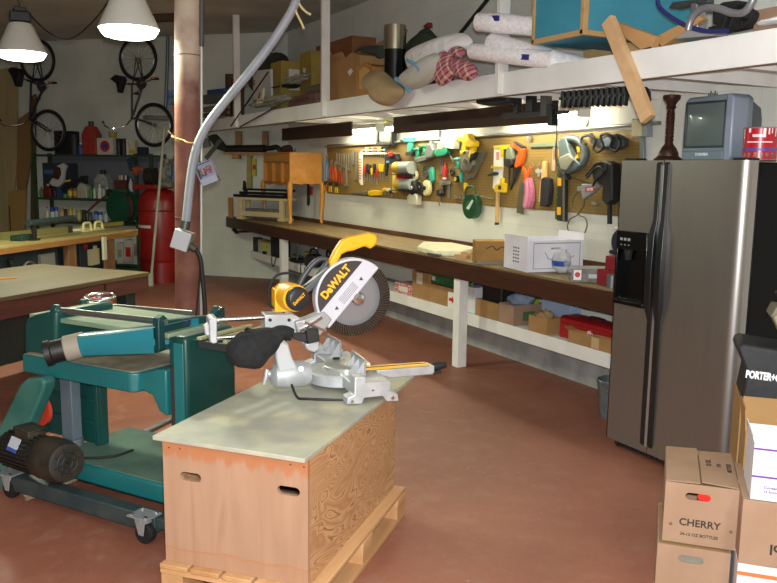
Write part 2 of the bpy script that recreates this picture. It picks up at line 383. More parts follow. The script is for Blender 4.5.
# ================================================================== pegboard, wall conduit, light valances and tubes
def peg_mat():
    m, nt, b = nodes('mat_pegboard'); b.inputs['Roughness'].default_value = 0.55
    tc = N(nt, 'ShaderNodeTexCoord'); mp = N(nt, 'ShaderNodeMapping'); mp.inputs['Scale'].default_value = (39.37, 0, 39.37)
    fr_ = N(nt, 'ShaderNodeVectorMath', operation='FRACTION'); sb = N(nt, 'ShaderNodeVectorMath', operation='SUBTRACT'); sb.inputs[1].default_value = (0.5, 0, 0.5)
    ln = N(nt, 'ShaderNodeVectorMath', operation='LENGTH'); lt = N(nt, 'ShaderNodeMath', operation='LESS_THAN'); lt.inputs[1].default_value = 0.17
    nz = N(nt, 'ShaderNodeTexNoise', Scale=2.0, Detail=3.0); rp = ramp(nt, [(0.3, '#7d6534'), (0.7, '#8b713c')])
    nt.links.new(tc.outputs['Object'], mp.inputs['Vector']); nt.links.new(mp.outputs['Vector'], fr_.inputs[0]); nt.links.new(fr_.outputs[0], sb.inputs[0]); nt.links.new(sb.outputs[0], ln.inputs[0]); nt.links.new(ln.outputs['Value'], lt.inputs[0])
    nt.links.new(tc.outputs['Object'], nz.inputs['Vector']); nt.links.new(nz.outputs['Fac'], rp.inputs['Fac'])
    mx = N(nt, 'ShaderNodeMix', data_type='RGBA'); nt.links.new(lt.outputs[0], mx.inputs[0]); nt.links.new(rp.outputs['Color'], mx.inputs[6]); mx.inputs[7].default_value = rgb('#40301a')
    nt.links.new(mx.outputs[2], b.inputs['Base Color']); return m
PEGX = 4.425
pl, pr = onx(327, 170, PEGX).y, onx(640, 180, PEGX).y
pbz0, pbz1 = 1.347, 1.985
pg = thing('pegboard', 'long brown perforated tool board screwed to the wall above the workbench', 'pegboard', (PEGX, pl, pbz0), -90)
cuts = [0, pl-onx(388, 170, PEGX).y, pl-onx(478, 170, PEGX).y, pl-pr]
for a_, b_ in zip(cuts, cuts[1:]): MB().box(a_+0.002, b_-0.002, 0, 0.006, 0, pbz1-pbz0).build('panel', peg_mat() if a_ == 0 else bpy.data.materials['mat_pegboard'], pg)
MB().box(0, cuts[-1], 0.006, 0.024, 0.0, 0.04).box(0, cuts[-1], 0.006, 0.024, pbz1-pbz0-0.04, pbz1-pbz0).build('batten', WHITEP, pg)
p0, p1 = onx(326, 147, 4.405), onx(660, 123, 4.405)
c = thing('conduit_pipe', 'grey steel conduit running along the wall just above the pegboard', 'pipe', (4.405, p0.y, p0.z), -90)
MB().cyl((0, 0, 0), (p0.y-p1.y, 0, p1.z-p0.z), 0.0135).build('pipe', M('#9b9d9c', 0.35, 0.6), c)
for u in (432, 530, 590): q = onx(u, 130, 4.405); MB().box(p0.y-q.y-0.02, p0.y-q.y+0.02, -0.02, 0.012, -0.02, 0.02).build('strap', M('#8a8c8c', 0.4, 0.5), c)
VALW = WOOD('#2b1b13', '#3e281b', 'x', 2.0, 12, 0.6)
VX = 3.93
for (ua, va, ub, vb, lab) in ((282, 143, 351.3, 132.6, 'short dark brown board hanging over the lamp behind the small wooden desk'), (393, 132.7, 556, 123.2, 'long dark brown board hanging in front of the tube lamp over the power tools')):
    A, B = onx(ua, va, VX), onx(ub, vb, VX); z0 = (A.z+B.z)/2
    v = thing('light_valance', lab, 'board', (VX, A.y, z0), -90)
    MB().box(0, A.y-B.y, 0, 0.018, 0, 2.188-z0).build('board', VALW, v, 0.002)
    for t in (0.15, 0.85): MB().box((A.y-B.y)*t-0.02, (A.y-B.y)*t+0.02, 0.018, 0.10, 2.188-z0-0.04, 2.188-z0).build('cleat', VALW, v)
TUBE = EM('#fff8d8', TUBE_E); FIXT = M('#e6e6e0', 0.4)
t0 = thing('tube_lamp', '', 'lamp', (4.2, 9.2, 2.10), -90, 'fluorescent tube lamps under the loft')
MB().box(0, 1.22, -0.06, 0.06, 0.02, 0.07).build('housing', FIXT, t0, 0.004)
for y in (-0.03, 0.03): MB().cyl((0.02, y, 0), (1.20, y, 0), 0.013, n=12).build('tube', TUBE, t0)
for x in (-0.02, 1.22): MB().box(x, x+0.02, -0.06, 0.06, -0.02, 0.07).build('end_cap', FIXT, t0)
t0['label'] = 'lit tube lamp under the loft behind the short dark board'
for yy, lab in ((7.75, 'lit tube lamp in the gap between the two dark boards'), (5.95, 'lit tube lamp behind the long dark board')):
    dup(t0, (4.2, yy, 2.10), None, lab)

# ================================================================== loft over the bench
LX = 3.4
LZ0, LZ1 = 2.188, 2.345
LF = Frame(LX, 12.36, -90)
lo = thing('storage_loft', 'white painted timber storage loft running above the whole workbench', 'loft', (LX, 12.36, LZ0), -90)
MB().box(0, 12.8, 0, 0.04, 0, LZ1-LZ0).build('front_beam', M('#eff1f0', 0.5, c2='#dfe1dd', scale=2.2), lo, 0.003)
MB().box(0.0, 12.8, 0.002, 0.038, -0.004, -0.0005).build('beam_edge', M('#7d6a56', 0.7), lo)
MB().prism([(0.04, 0.04), (12.8, 0.04), (12.8, 1.045), (1.08, 1.045)], LZ1-LZ0-0.028, LZ1-LZ0-0.008, 'xy').build('deck', M('#d2d2ca', 0.6), lo)
jy = [onx(657, 84, LX).y, onx(735, 71, LX).y]
for k in range(-2, 12):
    y = jy[0]+(jy[0]-jy[1])*k
    if y > 11.0 or y < 0: continue
    MB().box(12.36-y-0.019, 12.36-y+0.019, 0.04, 1.045, 0.0, LZ1-LZ0-0.03).build('joist', WHITEP, lo)
for u0, u1, v in ((233, 241, 120), (317, 330, 112), (490, 508, 85)):
    q = LF.onv(u1, v, -0.04); q2 = LF.onv(u0, v, -0.04)
    x1 = LF.onv(u1, v, 0.042).x
    wz = 0.0
    MB().box(x1-0.045, x1, -0.042, 0.042, 0.01, CEIL-LZ0-0.002).build('post', WHITEP, lo, 0.003)
A, B = onx(608, 20, 3.375), onx(648, 119, 3.375)
A, B = [Vector((12.36-p.y, -0.0225, p.z-LZ0)) for p in (A, B)]
MB().bar(A, B, 0.04, 0.082).build('brace', WOOD('#c9a072', '#dab68a', 'y', 3, 10, 0.6), lo, 0.002)

# ================================================================== plywood crate on its pallet
A = onz(166, 560.6, 0.14)
CR = Frame(A.x, A.y, -47.0)
W_, L_, Z0, Z1 = 0.612, 1.02, 0.142, 0.632
ply_f = None
def ply_mat(name, c1, c2, c3, strong):
    m, nt, b = nodes(name); b.inputs['Roughness'].default_value = 0.62
    tc = N(nt, 'ShaderNodeTexCoord'); mp = N(nt, 'ShaderNodeMapping')
    mp.inputs['Scale'].default_value = (2.2, 2.2, 5.0) if strong else (5, 5, 0.6)
    nz = N(nt, 'ShaderNodeTexNoise', Scale=1.1 if strong else 2.5, Detail=2.5 if strong else 5.0, Distortion=0.6)
    nt.links.new(tc.outputs['Object'], mp.inputs['Vector']); nt.links.new(mp.outputs['Vector'], nz.inputs['Vector'])
    if strong:
        ml = N(nt, 'ShaderNodeMath', operation='MULTIPLY'); ml.inputs[1].default_value = 13.0
        fr_ = N(nt, 'ShaderNodeMath', operation='FRACT'); nt.links.new(nz.outputs['Fac'], ml.inputs[0]); nt.links.new(ml.outputs[0], fr_.inputs[0])
        rp = ramp(nt, [(0.0, c2), (0.45, c1), (0.8, c2), (0.95, c3), (1.0, c2)]); nt.links.new(fr_.outputs[0], rp.inputs['Fac'])
    else:
        rp = ramp(nt, [(0.3, c1), (0.6, c2), (0.8, c3)]); nt.links.new(nz.outputs['Fac'], rp.inputs['Fac'])
    out = rp.outputs['Color']
    if not strong:   # water stains creeping down from the top edge and up from the bottom
        sp = N(nt, 'ShaderNodeSeparateXYZ'); nt.links.new(tc.outputs['Object'], sp.inputs[0])
        m2 = N(nt, 'ShaderNodeMapping'); m2.inputs['Scale'].default_value = (22, 22, 1.5); n2 = N(nt, 'ShaderNodeTexNoise', Scale=1.0, Detail=3.0)
        nt.links.new(tc.outputs['Object'], m2.inputs['Vector']); nt.links.new(m2.outputs['Vector'], n2.inputs['Vector'])
        k = N(nt, 'ShaderNodeMath', operation='MULTIPLY_ADD'); k.inputs[1].default_value = 0.14; nt.links.new(n2.outputs['Fac'], k.inputs[0]); nt.links.new(sp.outputs['Z'], k.inputs[2])
        r2 = ramp(nt, [(0.635, (0, 0, 0, 1)), (0.66, (0.8, 0.8, 0.8, 1))]); nt.links.new(k.outputs[0], r2.inputs['Fac'])
        mx = N(nt, 'ShaderNodeMix', data_type='RGBA'); nt.links.new(r2.outputs['Color'], mx.inputs[0]); nt.links.new(out, mx.inputs[6]); mx.inputs[7].default_value = rgb('#a8683f')
        n3 = N(nt, 'ShaderNodeTexNoise', Scale=5.0, Detail=2.0); nt.links.new(tc.outputs['Object'], n3.inputs['Vector'])
        k3 = N(nt, 'ShaderNodeMath', operation='MULTIPLY_ADD'); k3.inputs[1].default_value = 0.07; nt.links.new(n3.outputs['Fac'], k3.inputs[0]); nt.links.new(sp.outputs['Z'], k3.inputs[2])
        r3 = ramp(nt, [(0.232, (0.18, 0.18, 0.18, 1)), (0.238, (0.75, 0.75, 0.75, 1)), (0.244, (0, 0, 0, 1))]); nt.links.new(k3.outputs[0], r3.inputs['Fac'])
        m3 = N(nt, 'ShaderNodeMix', data_type='RGBA'); nt.links.new(r3.outputs['Color'], m3.inputs[0]); nt.links.new(mx.outputs[2], m3.inputs[6]); m3.inputs[7].default_value = rgb('#a8704a'); out = m3.outputs[2]
    nt.links.new(out, b.inputs['Base Color'])
    bp = N(nt, 'ShaderNodeBump', Strength=0.1, Distance=0.003); nt.links.new(nz.outputs['Fac'], bp.inputs['Height']); nt.links.new(bp.outputs['Normal'], b.inputs['Normal']); return m
PLYF = ply_mat('mat_plywood_front', '#9c795f', '#a8846a', '#967256', False)
PLYS = ply_mat('mat_plywood_side', '#a8784e', '#c39a70', '#8a5a38', True)
cr = thing('plywood_crate', 'plywood crate with hand holes carrying the saw on its grey lid', 'crate', CR.o, -47)
def holed(outer, holes):
    """outline with slots, bridged into one loop"""
    loop = list(outer)
    for h in holes:
        i = min(range(len(loop)), key=lambda k: (loop[k][0]-h[0][0])**2+(loop[k][1]-h[0][1])**2)
        loop = loop[:i+1]+h+[h[0]]+loop[i:]
    return loop
def slot(cx, cz, w, h, n=6):
    r = h/2; pts = [(cx-w/2+r+r*math.cos(R(a)), cz+r*math.sin(R(a))) for a in [270-180*i/n for i in range(n+1)]]
    return pts+[(cx+w/2-r+r*math.cos(R(a)), cz+r*math.sin(R(a))) for a in [90-180*i/n for i in range(n+1)]]
hx = [CR.onv(u, v, 0) for u, v in ((190.5, 477), (288.5, 491))]
b = MB()
for q, xa, xb in ((hx[0], 0, W_/2), (hx[1], W_/2, W_)):
    sl = slot(q.x, q.z, 0.092, 0.034); lo_ = [p for p in sl if p[1] <= q.z+1e-6]; hi_ = [p for p in sl if p[1] >= q.z-1e-6]
    hi_.sort(key=lambda p: (p[0])); lo_.sort(key=lambda p: p[0])
    b.prism([(xa, q.z)]+hi_+[(xb, q.z), (xb, Z1), (xa, Z1)], 0, 0.018).prism([(xa, q.z)]+lo_+[(xb, q.z), (xb, Z0), (xa, Z0)], 0, 0.018)
b.build('front_panel', PLYF, cr)
MB().box(W_-0.018, W_, 0.0185, L_, Z0, Z1).build('side_panel', PLYS, cr)
MB().box(0, 0.018, 0.0185, L_, Z0, Z1).build('side_panel', PLYS, cr)
MB().box(0.018, W_-0.018, L_-0.018, L_, Z0, Z1).box(0.018, W_-0.018, 0.02, L_-0.018, Z0, Z0+0.018).build('back_panel', PLYF, cr)
for u, v in ((169, 447.5), (180, 448.5), (290.5, 464.5), (304, 467)): q = CR.onv(u, v, 0); MB().cyl((q.x, -0.001, q.z), (q.x, 0.004, q.z), 0.0035, n=8).build('screw', M('#4a3a2c', 0.5, 0.4), cr)
LZ = 0.65
a_, b_, c_ = CR.onz(152.3, 435.6, LZ), CR.onz(304.5, 458.8, LZ), CR.onz(417, 374, LZ)
d_ = a_+c_-b_
lidm = M('#a0a094', 0.5, c2='#bbb79a', scale=6.0, bump=0.08, lo=0.42, hi=0.72, detail=6)
MB().prism([(p.x, p.y) for p in (a_, b_, c_, d_)], Z1+0.0005, LZ, 'xy').build('lid', lidm, cr, 0.002)
PALW = WOOD('#b98a5a', '#cfa475', 'x', 3, 12, 0.7); PALW2 = WOOD('#ac7d50', '#c4986b', 'y', 3, 12, 0.7)
pa = thing('pallet', 'low wooden shipping pallet on the floor under the plywood crate', 'pallet', CR.o, -47)
px0 = CR.onz(162, 561.5, 0.14).x; px1 = 0.665; py0, py1 = -0.03, CR.onz(412.5, 488, 0.14).y
nb = 5; bwid = (px1-px0-0.06)/nb
for k in range(nb):
    x = px0+k*(bwid+0.015); MB().box(x, x+bwid, py0, py1, 0.121, 0.141).build('deck_board', PALW2, pa, 0.003)
ys_ = (py0+0.004, (py0+py1)/2-0.06, py1-0.124)
for y in ys_: MB().box(px0, px1, y, y+0.12, 0.100, 0.1205).build('cross_board', PALW, pa, 0.002)
for x in (px0, (px0+px1)/2-0.05, px1-0.10):
    for y in ys_: MB().box(x+0.002, x+0.098, y+0.002, y+0.118, 0.0195, 0.0995).build('block', PALW2, pa, 0.002)
    MB().box(x, x+0.10, py0, py1, 0.0, 0.019).build('bottom_board', PALW2, pa, 0.002)
# ================================================================== sliding mitre saw on the crate
SW = Frame(1.645, 3.335, -8, LZ)
saw = thing('miter_saw', 'silver sliding miter saw with yellow handle, motor and black dust bag on the plywood crate', 'saw', SW.o, -8)
YEL = M('#f0b21c', 0.4, c2='#e2a214', scale=8); DKG = M('#3a3c40', 0.45); SILV = M('#bfc1c4', 0.42, 0.35, c2='#aeb0b3', scale=20)
GUARD = M('#c9c9d2', 0.35, 0.1)
def q(u, v, y=0.0): p = SW.onv(u, v, y); return (p.x, p.z)
def Q(u, v, y=0.0): p = SW.onv(u, v, y); return (p.x, y, p.z)
def QP(pts, y): return [q(u, v, y) for u, v in pts]
# cast base: body, two end castings with feet
b = MB().box(-0.09, 0.09, -0.22, 0.42, 0.028, 0.082)
b.build('base', SILV, saw, 0.006)
near = QP([(347, 405.5), (362, 405), (364.5, 399), (383, 397), (387, 402.5), (399, 402), (398, 394.5), (388, 392.5), (388, 382), (366, 384), (366, 378), (355, 378), (354.5, 396), (347.5, 399)], -0.27)
zmin = min(p[1] for p in near); near = [(x, max(0.0005, z-zmin+0.0005)) for x, z in near]
e1 = MB().prism(near, -0.27, -0.20).build('end_casting', SILV, saw, 0.004)
e2 = MB().prism(near, 0.40, 0.47).build('end_casting', SILV, saw, 0.004)
for x in (near[0][0]+0.022, near[4][0]-0.004+0.03):
    MB().cyl((x, -0.276, 0.02), (x, -0.268, 0.02), 0.009, n=8).build('bolt', CHROME, e1)
MB().cyl((near[6][0]-0.12, -0.275, 0.062), (near[6][0]-0.12, -0.268, 0.062), 0.004, n=8).build('hole_plug', BLKM, e1)
# turntable with arm
tt = MB().lathe([(0.150, 0.020), (0.158, 0.026), (0.158, 0.070), (0.150, 0.078), (0, 0.078)], (-0.055, 0.09, 0), n=48).build('turntable', SILV, saw, 0.0)
MB().lathe([(0.115, 0.078), (0.115, 0.096), (0.108, 0.100), (0, 0.100)], (-0.02, 0.095, 0), n=40).build('table_plate', M('#b9bbb6', 0.3, 0.6), tt)
AY = -0.02
ha, hb = SW.onv(388, 372, AY).x, SW.onv(431, 370, AY).x
arm = MB().prism([(0.08, 0.075), (ha, 0.052), (hb-0.01, 0.052), (hb, 0.06), (hb, 0.094), (ha, 0.094), (0.08, 0.094)], AY-0.042, AY+0.042).build('table_arm', SILV, saw, 0.004)
MB().box(0.02, hb-0.025, AY-0.03, AY+0.03, 0.0945, 0.101).build('kerf_plate', YEL, arm, 0.002)
MB().box(0.0, hb-0.03, AY-0.003, AY+0.003, 0.1005, 0.1025).build('kerf_slot', BLKM, arm)
he = SW.onv(446, 364, AY).x
MB().tube([(hb, AY, 0.078), (hb+0.03, AY, 0.08), (he, AY, 0.086)], [0.016, 0.022, 0.014], 12).box(hb, hb+0.05, AY-0.012, AY+0.012, 0.045, 0.06).build('miter_lock_handle', BLKM, saw, 0.003)
# fences: plates across the base with triangular ribs behind
for (u1, v1, v1t, u0, v0t, lab) in ((365.3, 376.5, 359.5, 351.6, 349.3, 0), (340.8, 358, 341, 326.5, 333, 1)):
    fxp = 0.006
    n1 = SW.onu(u1, v1, fxp); n1t = SW.onu(u1, v1t, fxp); n0 = SW.onu(u0, v0t, fxp)
    y1, y0 = n1.y, n0.y
    zt1, zt0 = n1t.z, n0.z
    zbase = 0.083
    f = MB().prism([(y1, zbase), (y1, zt1-0.012), (y1+0.012, zt1), (y0-0.02, zt0), (y0, zt0-0.02), (y0, zbase)], fxp-0.004, fxp+0.004, 'yz')
    f = f.build('fence', M('#b4b5b7', 0.35, 0.6), saw, 0.001)
    for k in range(3):
        yy = y1+(y0-y1)*(0.03+0.36*k)
        MB().prism([(fxp-0.004, zbase), (fxp-0.004, (zt1 if k < 2 else zt0)-0.015), (fxp-0.012, zt1-0.025), (fxp-0.055, zbase)], yy, yy+0.006).build('rib', SILV, f)
for yy in (-0.14, 0.20): MB().cyl((-0.06, yy-0.01, 0.096), (-0.028, yy-0.01, 0.096), 0.014, n=14).build('fence_knob', BLKM, saw, 0.002)
# bevel pivot housing, upright arm and lever
pc = SW.onv(296, 374, 0.05)
MB().lathe([(0.0, -0.115), (0.03, -0.11), (0.058, -0.09), (0.064, -0.03), (0.062, 0.05), (0.05, 0.075), (0, 0.08)], (pc.x-0.01, 0.05, max(pc.z, 0.068)), (1, 0, 0), n=28).build('pivot_housing', SILV, saw)
MB().cyl(Q(301, 369, -0.012), Q(301, 369, -0.022), 0.009, n=10).build('bolt', CHROME, saw)
MB().prism(QP([(275, 342.5), (281, 340.6), (287.5, 343), (291, 356), (298, 370), (300, 381), (294, 384), (284, 383.5), (279, 377), (275, 356)], 0.02), 0.0, 0.09).build('bevel_arm', M('#c8cacd', 0.42, 0.3), saw, 0.008)
p = SW.onv(277, 373, 0.05)
MB().cyl((p.x+0.02, 0.05, p.z), (p.x-0.035, 0.05, p.z), 0.009).lathe([(0.016, 0), (0.018, 0.012), (0.01, 0.02)], (p.x-0.045, 0.05, p.z), (1, 0, 0), n=14).tube([Q(267, 369, 0.05), Q(266, 377, 0.046), Q(263.5, 385, 0.044)], [0.009, 0.012, 0.008], 10).build('bevel_lever', SILV, saw, 0.002)
MB().tube([(pc.x-0.04, -0.03, 0.05), (pc.x-0.03, -0.09, 0.008), (pc.x+0.0, -0.13, 0.008), (pc.x+0.14, -0.20, 0.010), (pc.x+0.19, -0.20, 0.010)], 0.006, 8, 5).build('support_rod', BLKM, saw)
# rails and carriage
yr = 0.03
cA, cB = Q(266, 314.5, yr), Q(300, 333.5, yr)
MB().prism(QP([(265, 315), (292, 314), (300, 318), (300, 331), (290, 336), (265, 333)], yr-0.045), yr-0.045, yr+0.05).build('rail_carriage', M('#c3c5c6', 0.35, 0.4), saw, 0.004)
for u, v in ((270, 320), (289, 320)): x, y, z = Q(u, v, yr-0.045); MB().cyl((x, y-0.004, z), (x, y+0.002, z), 0.008, n=10).build('bolt', BLKM, saw)
for (ua, va, ub, vb, yo) in ((213, 320.5, 268, 317.5, yr-0.03), (213, 320.5, 268, 317.5, yr+0.035), (213, 338.5, 262, 335, yr-0.03)):
    MB().cyl(Q(ua, va, yo), Q(ub, vb, yo), 0.0115, n=16).build('rail', CHROME, saw)
MB().prism(QP([(209, 320), (212, 317.5), (217, 317.5), (217.5, 343), (213, 344), (210, 342)], yr-0.045), yr-0.045, yr+0.055).prism(QP([(203, 326), (209, 322), (210, 335), (205, 335)], yr), yr-0.02, yr+0.02).build('rail_end_cap', SILV, saw, 0.005)
# head: linkage, dust chute, arm, motor, guards, blade, handle
MB().prism(QP([(293, 320), (306, 317), (322, 310), (330, 318), (324, 327), (318, 334), (306, 336), (296, 336)], 0), -0.04, 0.03).build('head_hinge', M('#a9abad', 0.4, 0.5), saw, 0.006)
MB().bar(Q(300, 331, -0.045), Q(322, 317, -0.045), 0.012, 0.016).bar(Q(304, 322, -0.045), Q(326, 331, -0.045), 0.012, 0.014).build('linkage', CHROME, saw, 0.002)
MB().prism(QP([(305, 329), (317, 327.5), (318, 340), (306, 343)], -0.06), -0.09, -0.045).prism(QP([(291, 333), (305, 332), (306, 342), (292, 338)], -0.06), -0.085, -0.05).build('dust_port', BLKM, saw, 0.004)
MB().prism(QP([(303, 343), (317, 340), (318, 348), (313, 351.5), (306, 349)], -0.03), -0.06, 0.02).build('depth_stop', SILV, saw, 0.006)
bl = SW.onv(351.5, 296.5, 0); RB = (SW.onv(388.5, 296.5, 0).x-bl.x)
c0 = (bl.x, bl.z)
rot = math.atan2(q(378.5, 268)[1]-q(329, 328)[1], q(378.5, 268)[0]-q(329, 328)[0])
def arcpts(r, a0, a1, n=30): return [(c0[0]+r*math.cos(a0+(a1-a0)*i/n), c0[1]+r*math.sin(a0+(a1-a0)*i/n)) for i in range(n+1)]
ug = arcpts(RB*0.99, rot+R(-2), rot+R(182))
guard = MB().prism(ug, -0.030, 0.030).build('upper_guard', GUARD, saw, 0.006)
off = RB*0.36   # dark segment carries the lettering
al = math.acos(off/(RB*0.93))
seg_ = arcpts(RB*0.93, rot+PI/2-al*0.93, rot+PI/2+al*0.93)
MB().prism(seg_, -0.0325, -0.030).build('guard_decal', M('#3b3536', 0.4), guard)
tc = (c0[0]+math.cos(rot+PI/2)*RB*0.62, c0[1]+math.sin(rot+PI/2)*RB*0.62)
MB().text('DeWALT', FRONT(tc[0], -0.0328, tc[1], math.degrees(rot)), 0.050, 0.0008, 0.0022, wid=0.92).build('lettering', M('#f5b324', 0.4), guard, smooth=False)
sx, sz = math.cos(rot), math.sin(rot)
b = MB()
for k in range(5):   # grey block of small print
    w = 0.105; cx_ = c0[0]+math.cos(rot+PI/2)*RB*(0.27-0.045*k); cz_ = c0[1]+math.sin(rot+PI/2)*RB*(0.27-0.045*k)
    b.bar((cx_-sx*w*0.5, -0.0305, cz_-sz*w*0.5), (cx_+sx*w*0.5, -0.0305, cz_+sz*w*0.5), 0.002, 0.003)
b.build('warning_text', M('#8a8a90', 0.5), guard)
for t in (-0.088, 0.088):
    x, z = c0[0]+sx*t+math.cos(rot+PI/2)*RB*0.16, c0[1]+sz*t+math.sin(rot+PI/2)*RB*0.16
    MB().prism([(x-0.010, z-0.006), (x+0.010, z-0.006), (x, z+0.011)], -0.0315, -0.030).build('warning_triangle', DKG, guard)
# lower guard: dark ribbed clear ring, blade shows inside it
lg = MB(); n = 36; A0, A1 = rot+PI+R(2), rot+2*PI-R(2)
for (ra, rb, ya, yb) in ((RB*0.985, RB*0.72, -0.026, -0.022), (RB*0.985, RB*0.95, -0.022, 0.024)):
    lg.prism(arcpts(ra, A0, A1, n)+arcpts(rb, A1, A0, n), ya, yb)
lgo = lg.build('lower_guard', M('#2c241d', 0.25, alpha=0.86), saw)
b = MB()
for i in range(40):
    a = A0+(A1-A0)*(i+0.5)/40
    p0 = (c0[0]+RB*0.73*math.cos(a-0.10), -0.0275, c0[1]+RB*0.73*math.sin(a-0.10)); p1 = (c0[0]+RB*0.97*math.cos(a), -0.0275, c0[1]+RB*0.97*math.sin(a))
    b.bar(p0, p1, 0.002, 0.0022)
b.build('guard_rib', M('#45382c', 0.5), lgo)
n = 60; pts = []
for i in range(n):
    a = 2*PI*i/n; pts += [(c0[0]+RB*0.84*math.cos(a), c0[1]+RB*0.84*math.sin(a)), (c0[0]+RB*0.86*math.cos(a+0.07), c0[1]+RB*0.86*math.sin(a+0.07))]
bld = MB().prism(pts, -0.0015, 0.0015).build('blade', M('#8f8f92', 0.4, 0.6), saw)
hc = q(357, 298)
MB().lathe([(0.032, 0), (0.032, 0.022), (0.026, 0.030), (0.014, 0.032), (0.012, 0.038), (0, 0.039)], (hc[0], -0.0015, hc[1]), (0, -1, 0), n=28).build('arbor_flange', CHROME, bld)
# motor
m0, m1 = Vector(Q(284, 294.5, -0.01)), Vector(Q(296.5, 298.5, -0.15)); max_ = (m1-m0).normalized(); ml_ = (m1-m0).length
mt = MB().lathe([(0.040, -0.02), (0.058, 0.0), (0.062, ml_*0.5), (0.060, ml_-0.005), (0.05, ml_+0.004)], tuple(m0), tuple(max_), n=32).box(m0.x-0.055, m0.x+0.02, -0.07, 0.0, m0.z-0.07, m0.z+0.035).build('motor', YEL, saw, 0.004)
MB().lathe([(0.053, 0.0), (0.053, 0.02), (0.043, 0.032), (0.038, 0.034), (0, 0.034)], tuple(m1-max_*0.004), tuple(max_), n=32).build('motor_end_cap', M('#222225', 0.4), mt)
mf = m1+max_*0.0305
mx_ = Vector((-max_.y, max_.x, 0)).normalized(); mz_ = mx_.cross(-max_)*-1
if mz_.z < 0: mz_ = -mz_
mx_ = mz_.cross(max_)*-1
if mx_.x < 0: mx_ = -mx_
MB().text('DeWALT', XYZ(mx_, mz_, max_, mf) @ Matrix.Rotation(R(40), 4, 'Z'), 0.020, 0.0008, 0.0006, wid=0.85).build('lettering', M('#e8a820', 0.4), mt, smooth=False)
MB().tube([Q(297, 290, 0.02), Q(304, 276, 0.02), Q(314, 263, 0.02), Q(323, 258.5, 0.02), Q(327, 263, 0.02), Q(318, 275, 0.02), Q(310, 290, 0.02)], 0.013, 10, 5).build('carry_arm', DKG, saw)
MB().bar(Q(299, 295, 0.0), Q(330, 268, 0.0), 0.05, 0.03).build('motor_arm', M('#4a4c50', 0.45), saw, 0.006)
MB().tube([Q(285, 312, -0.06), Q(271, 306, -0.04), Q(269, 290, 0.0), Q(276, 276, 0.02), Q(290, 273, 0.02), Q(300, 276, 0.02)], 0.006, 8, 6).build('power_cord', RUBBER, saw)
hd = QP([(328, 262), (334, 250), (340, 240.8), (347, 236.8), (358, 234.8), (369, 232.6), (375, 234.5), (377, 239), (375, 244.5), (369.5, 249), (364.5, 245.6), (352, 250.5), (346, 251.5), (341, 254), (336, 262.5), (331, 268)], 0.0)
MB().prism(hd, -0.021, 0.021).build('handle', YEL, saw, 0.011, seg=3)
# dust bag: a lumpy cloth sack hanging from the port
bp_ = [(292, 334), (283, 331.5), (276, 336), (266, 341.5), (254, 347.5), (243, 348), (235, 343), (231, 340)]
rs = [5.5, 6.5, 9, 15.5, 20.5, 19.5, 13.5, 5]
sc = SW.onv(260, 345, -0.08).x-SW.onv(259, 345, -0.08).x
b = MB(); b.tube([Q(u, v, -0.09) for u, v in bp_], [r*sc for r in rs], 18, 5)
mod = []
for p in b.v: n1 = math.sin(p.x*55)*0.004+math.sin(p.z*70+p.y*50)*0.005; mod.append(Vector((p.x, p.y+n1, p.z+n1*0.6)))
b.v = mod
b.build('dust_bag', M('#141416', 0.9, c2='#1d1d20', scale=40, bump=0.3), saw)
# ================================================================== green woodworking machine on its mobile base
MC = Frame(0.725, 3.52, -57)
mach = thing('planer_machine', 'green cast iron planer machine with a dust chute on a wheeled base', 'machine', MC.o, -57)
TEAL = M('#176467', 0.32, c2='#1a696b', scale=5, coat=0.3); TEALD = M('#104540', 0.4, c2='#12403c', scale=6); DUSTY = M('#5d8674', 0.6, c2='#8f9a74', scale=7)
FRAMEM = M('#27353a', 0.5, c2='#3a4443', scale=9)
def g(u, v, y): p = MC.onv(u, v, y); return (p.x, p.z)
def G(u, v, y): p = MC.onv(u, v, y); return (p.x, y, p.z)
def GP(pts, y): return [g(u, v, y) for u, v in pts]
def gx(u, v, x): return MC.onu(u, v, x)
# mobile base
bf = MB().box(-1.02, 0.02, -0.02, 0.05, 0.045, 0.125).box(-1.02, 0.02, 0.60, 0.67, 0.045, 0.125).box(-0.94, -0.86, 0.05, 0.60, 0.05, 0.12).box(0.06, 0.12, 0.05, 0.60, 0.05, 0.12).box(0.0, 0.10, -0.01, 0.09, 0.07, 0.12)
bf.build('mobile_base', FRAMEM, mach, 0.006)
def caster(x, y):
    c = MB().box(x-0.06, x+0.06, y-0.05, y+0.05, 0.128, 0.136).prism([(x-0.035, 0.128), (x+0.035, 0.128), (x+0.02, 0.045), (x-0.008, 0.045)], y-0.032, y-0.026).prism([(x-0.035, 0.128), (x+0.035, 0.128), (x+0.02, 0.045), (x-0.008, 0.045)], y+0.026, y+0.032).cyl((x, y, 0.10), (x, y, 0.128), 0.035)
    c = c.build('caster', M('#a9acae', 0.35, 0.5), mach, 0.002)
    MB().lathe([(0.02, -0.022), (0.046, -0.020), (0.05, -0.012), (0.05, 0.012), (0.046, 0.020), (0.02, 0.022)], (x+0.006, y, 0.0505), (0, 1, 0), n=28).build('wheel', RUBBER, c)
    b = MB()
    for dx in (-0.042, 0.042):
        for dy in (-0.034, 0.034): b.cyl((x+dx, y+dy, 0.136), (x+dx, y+dy, 0.144), 0.009, n=6)
    b.build('bolt', CHROME, c)
caster(-0.03, -0.03); caster(-0.985, 0.0); caster(0.09, 0.56)
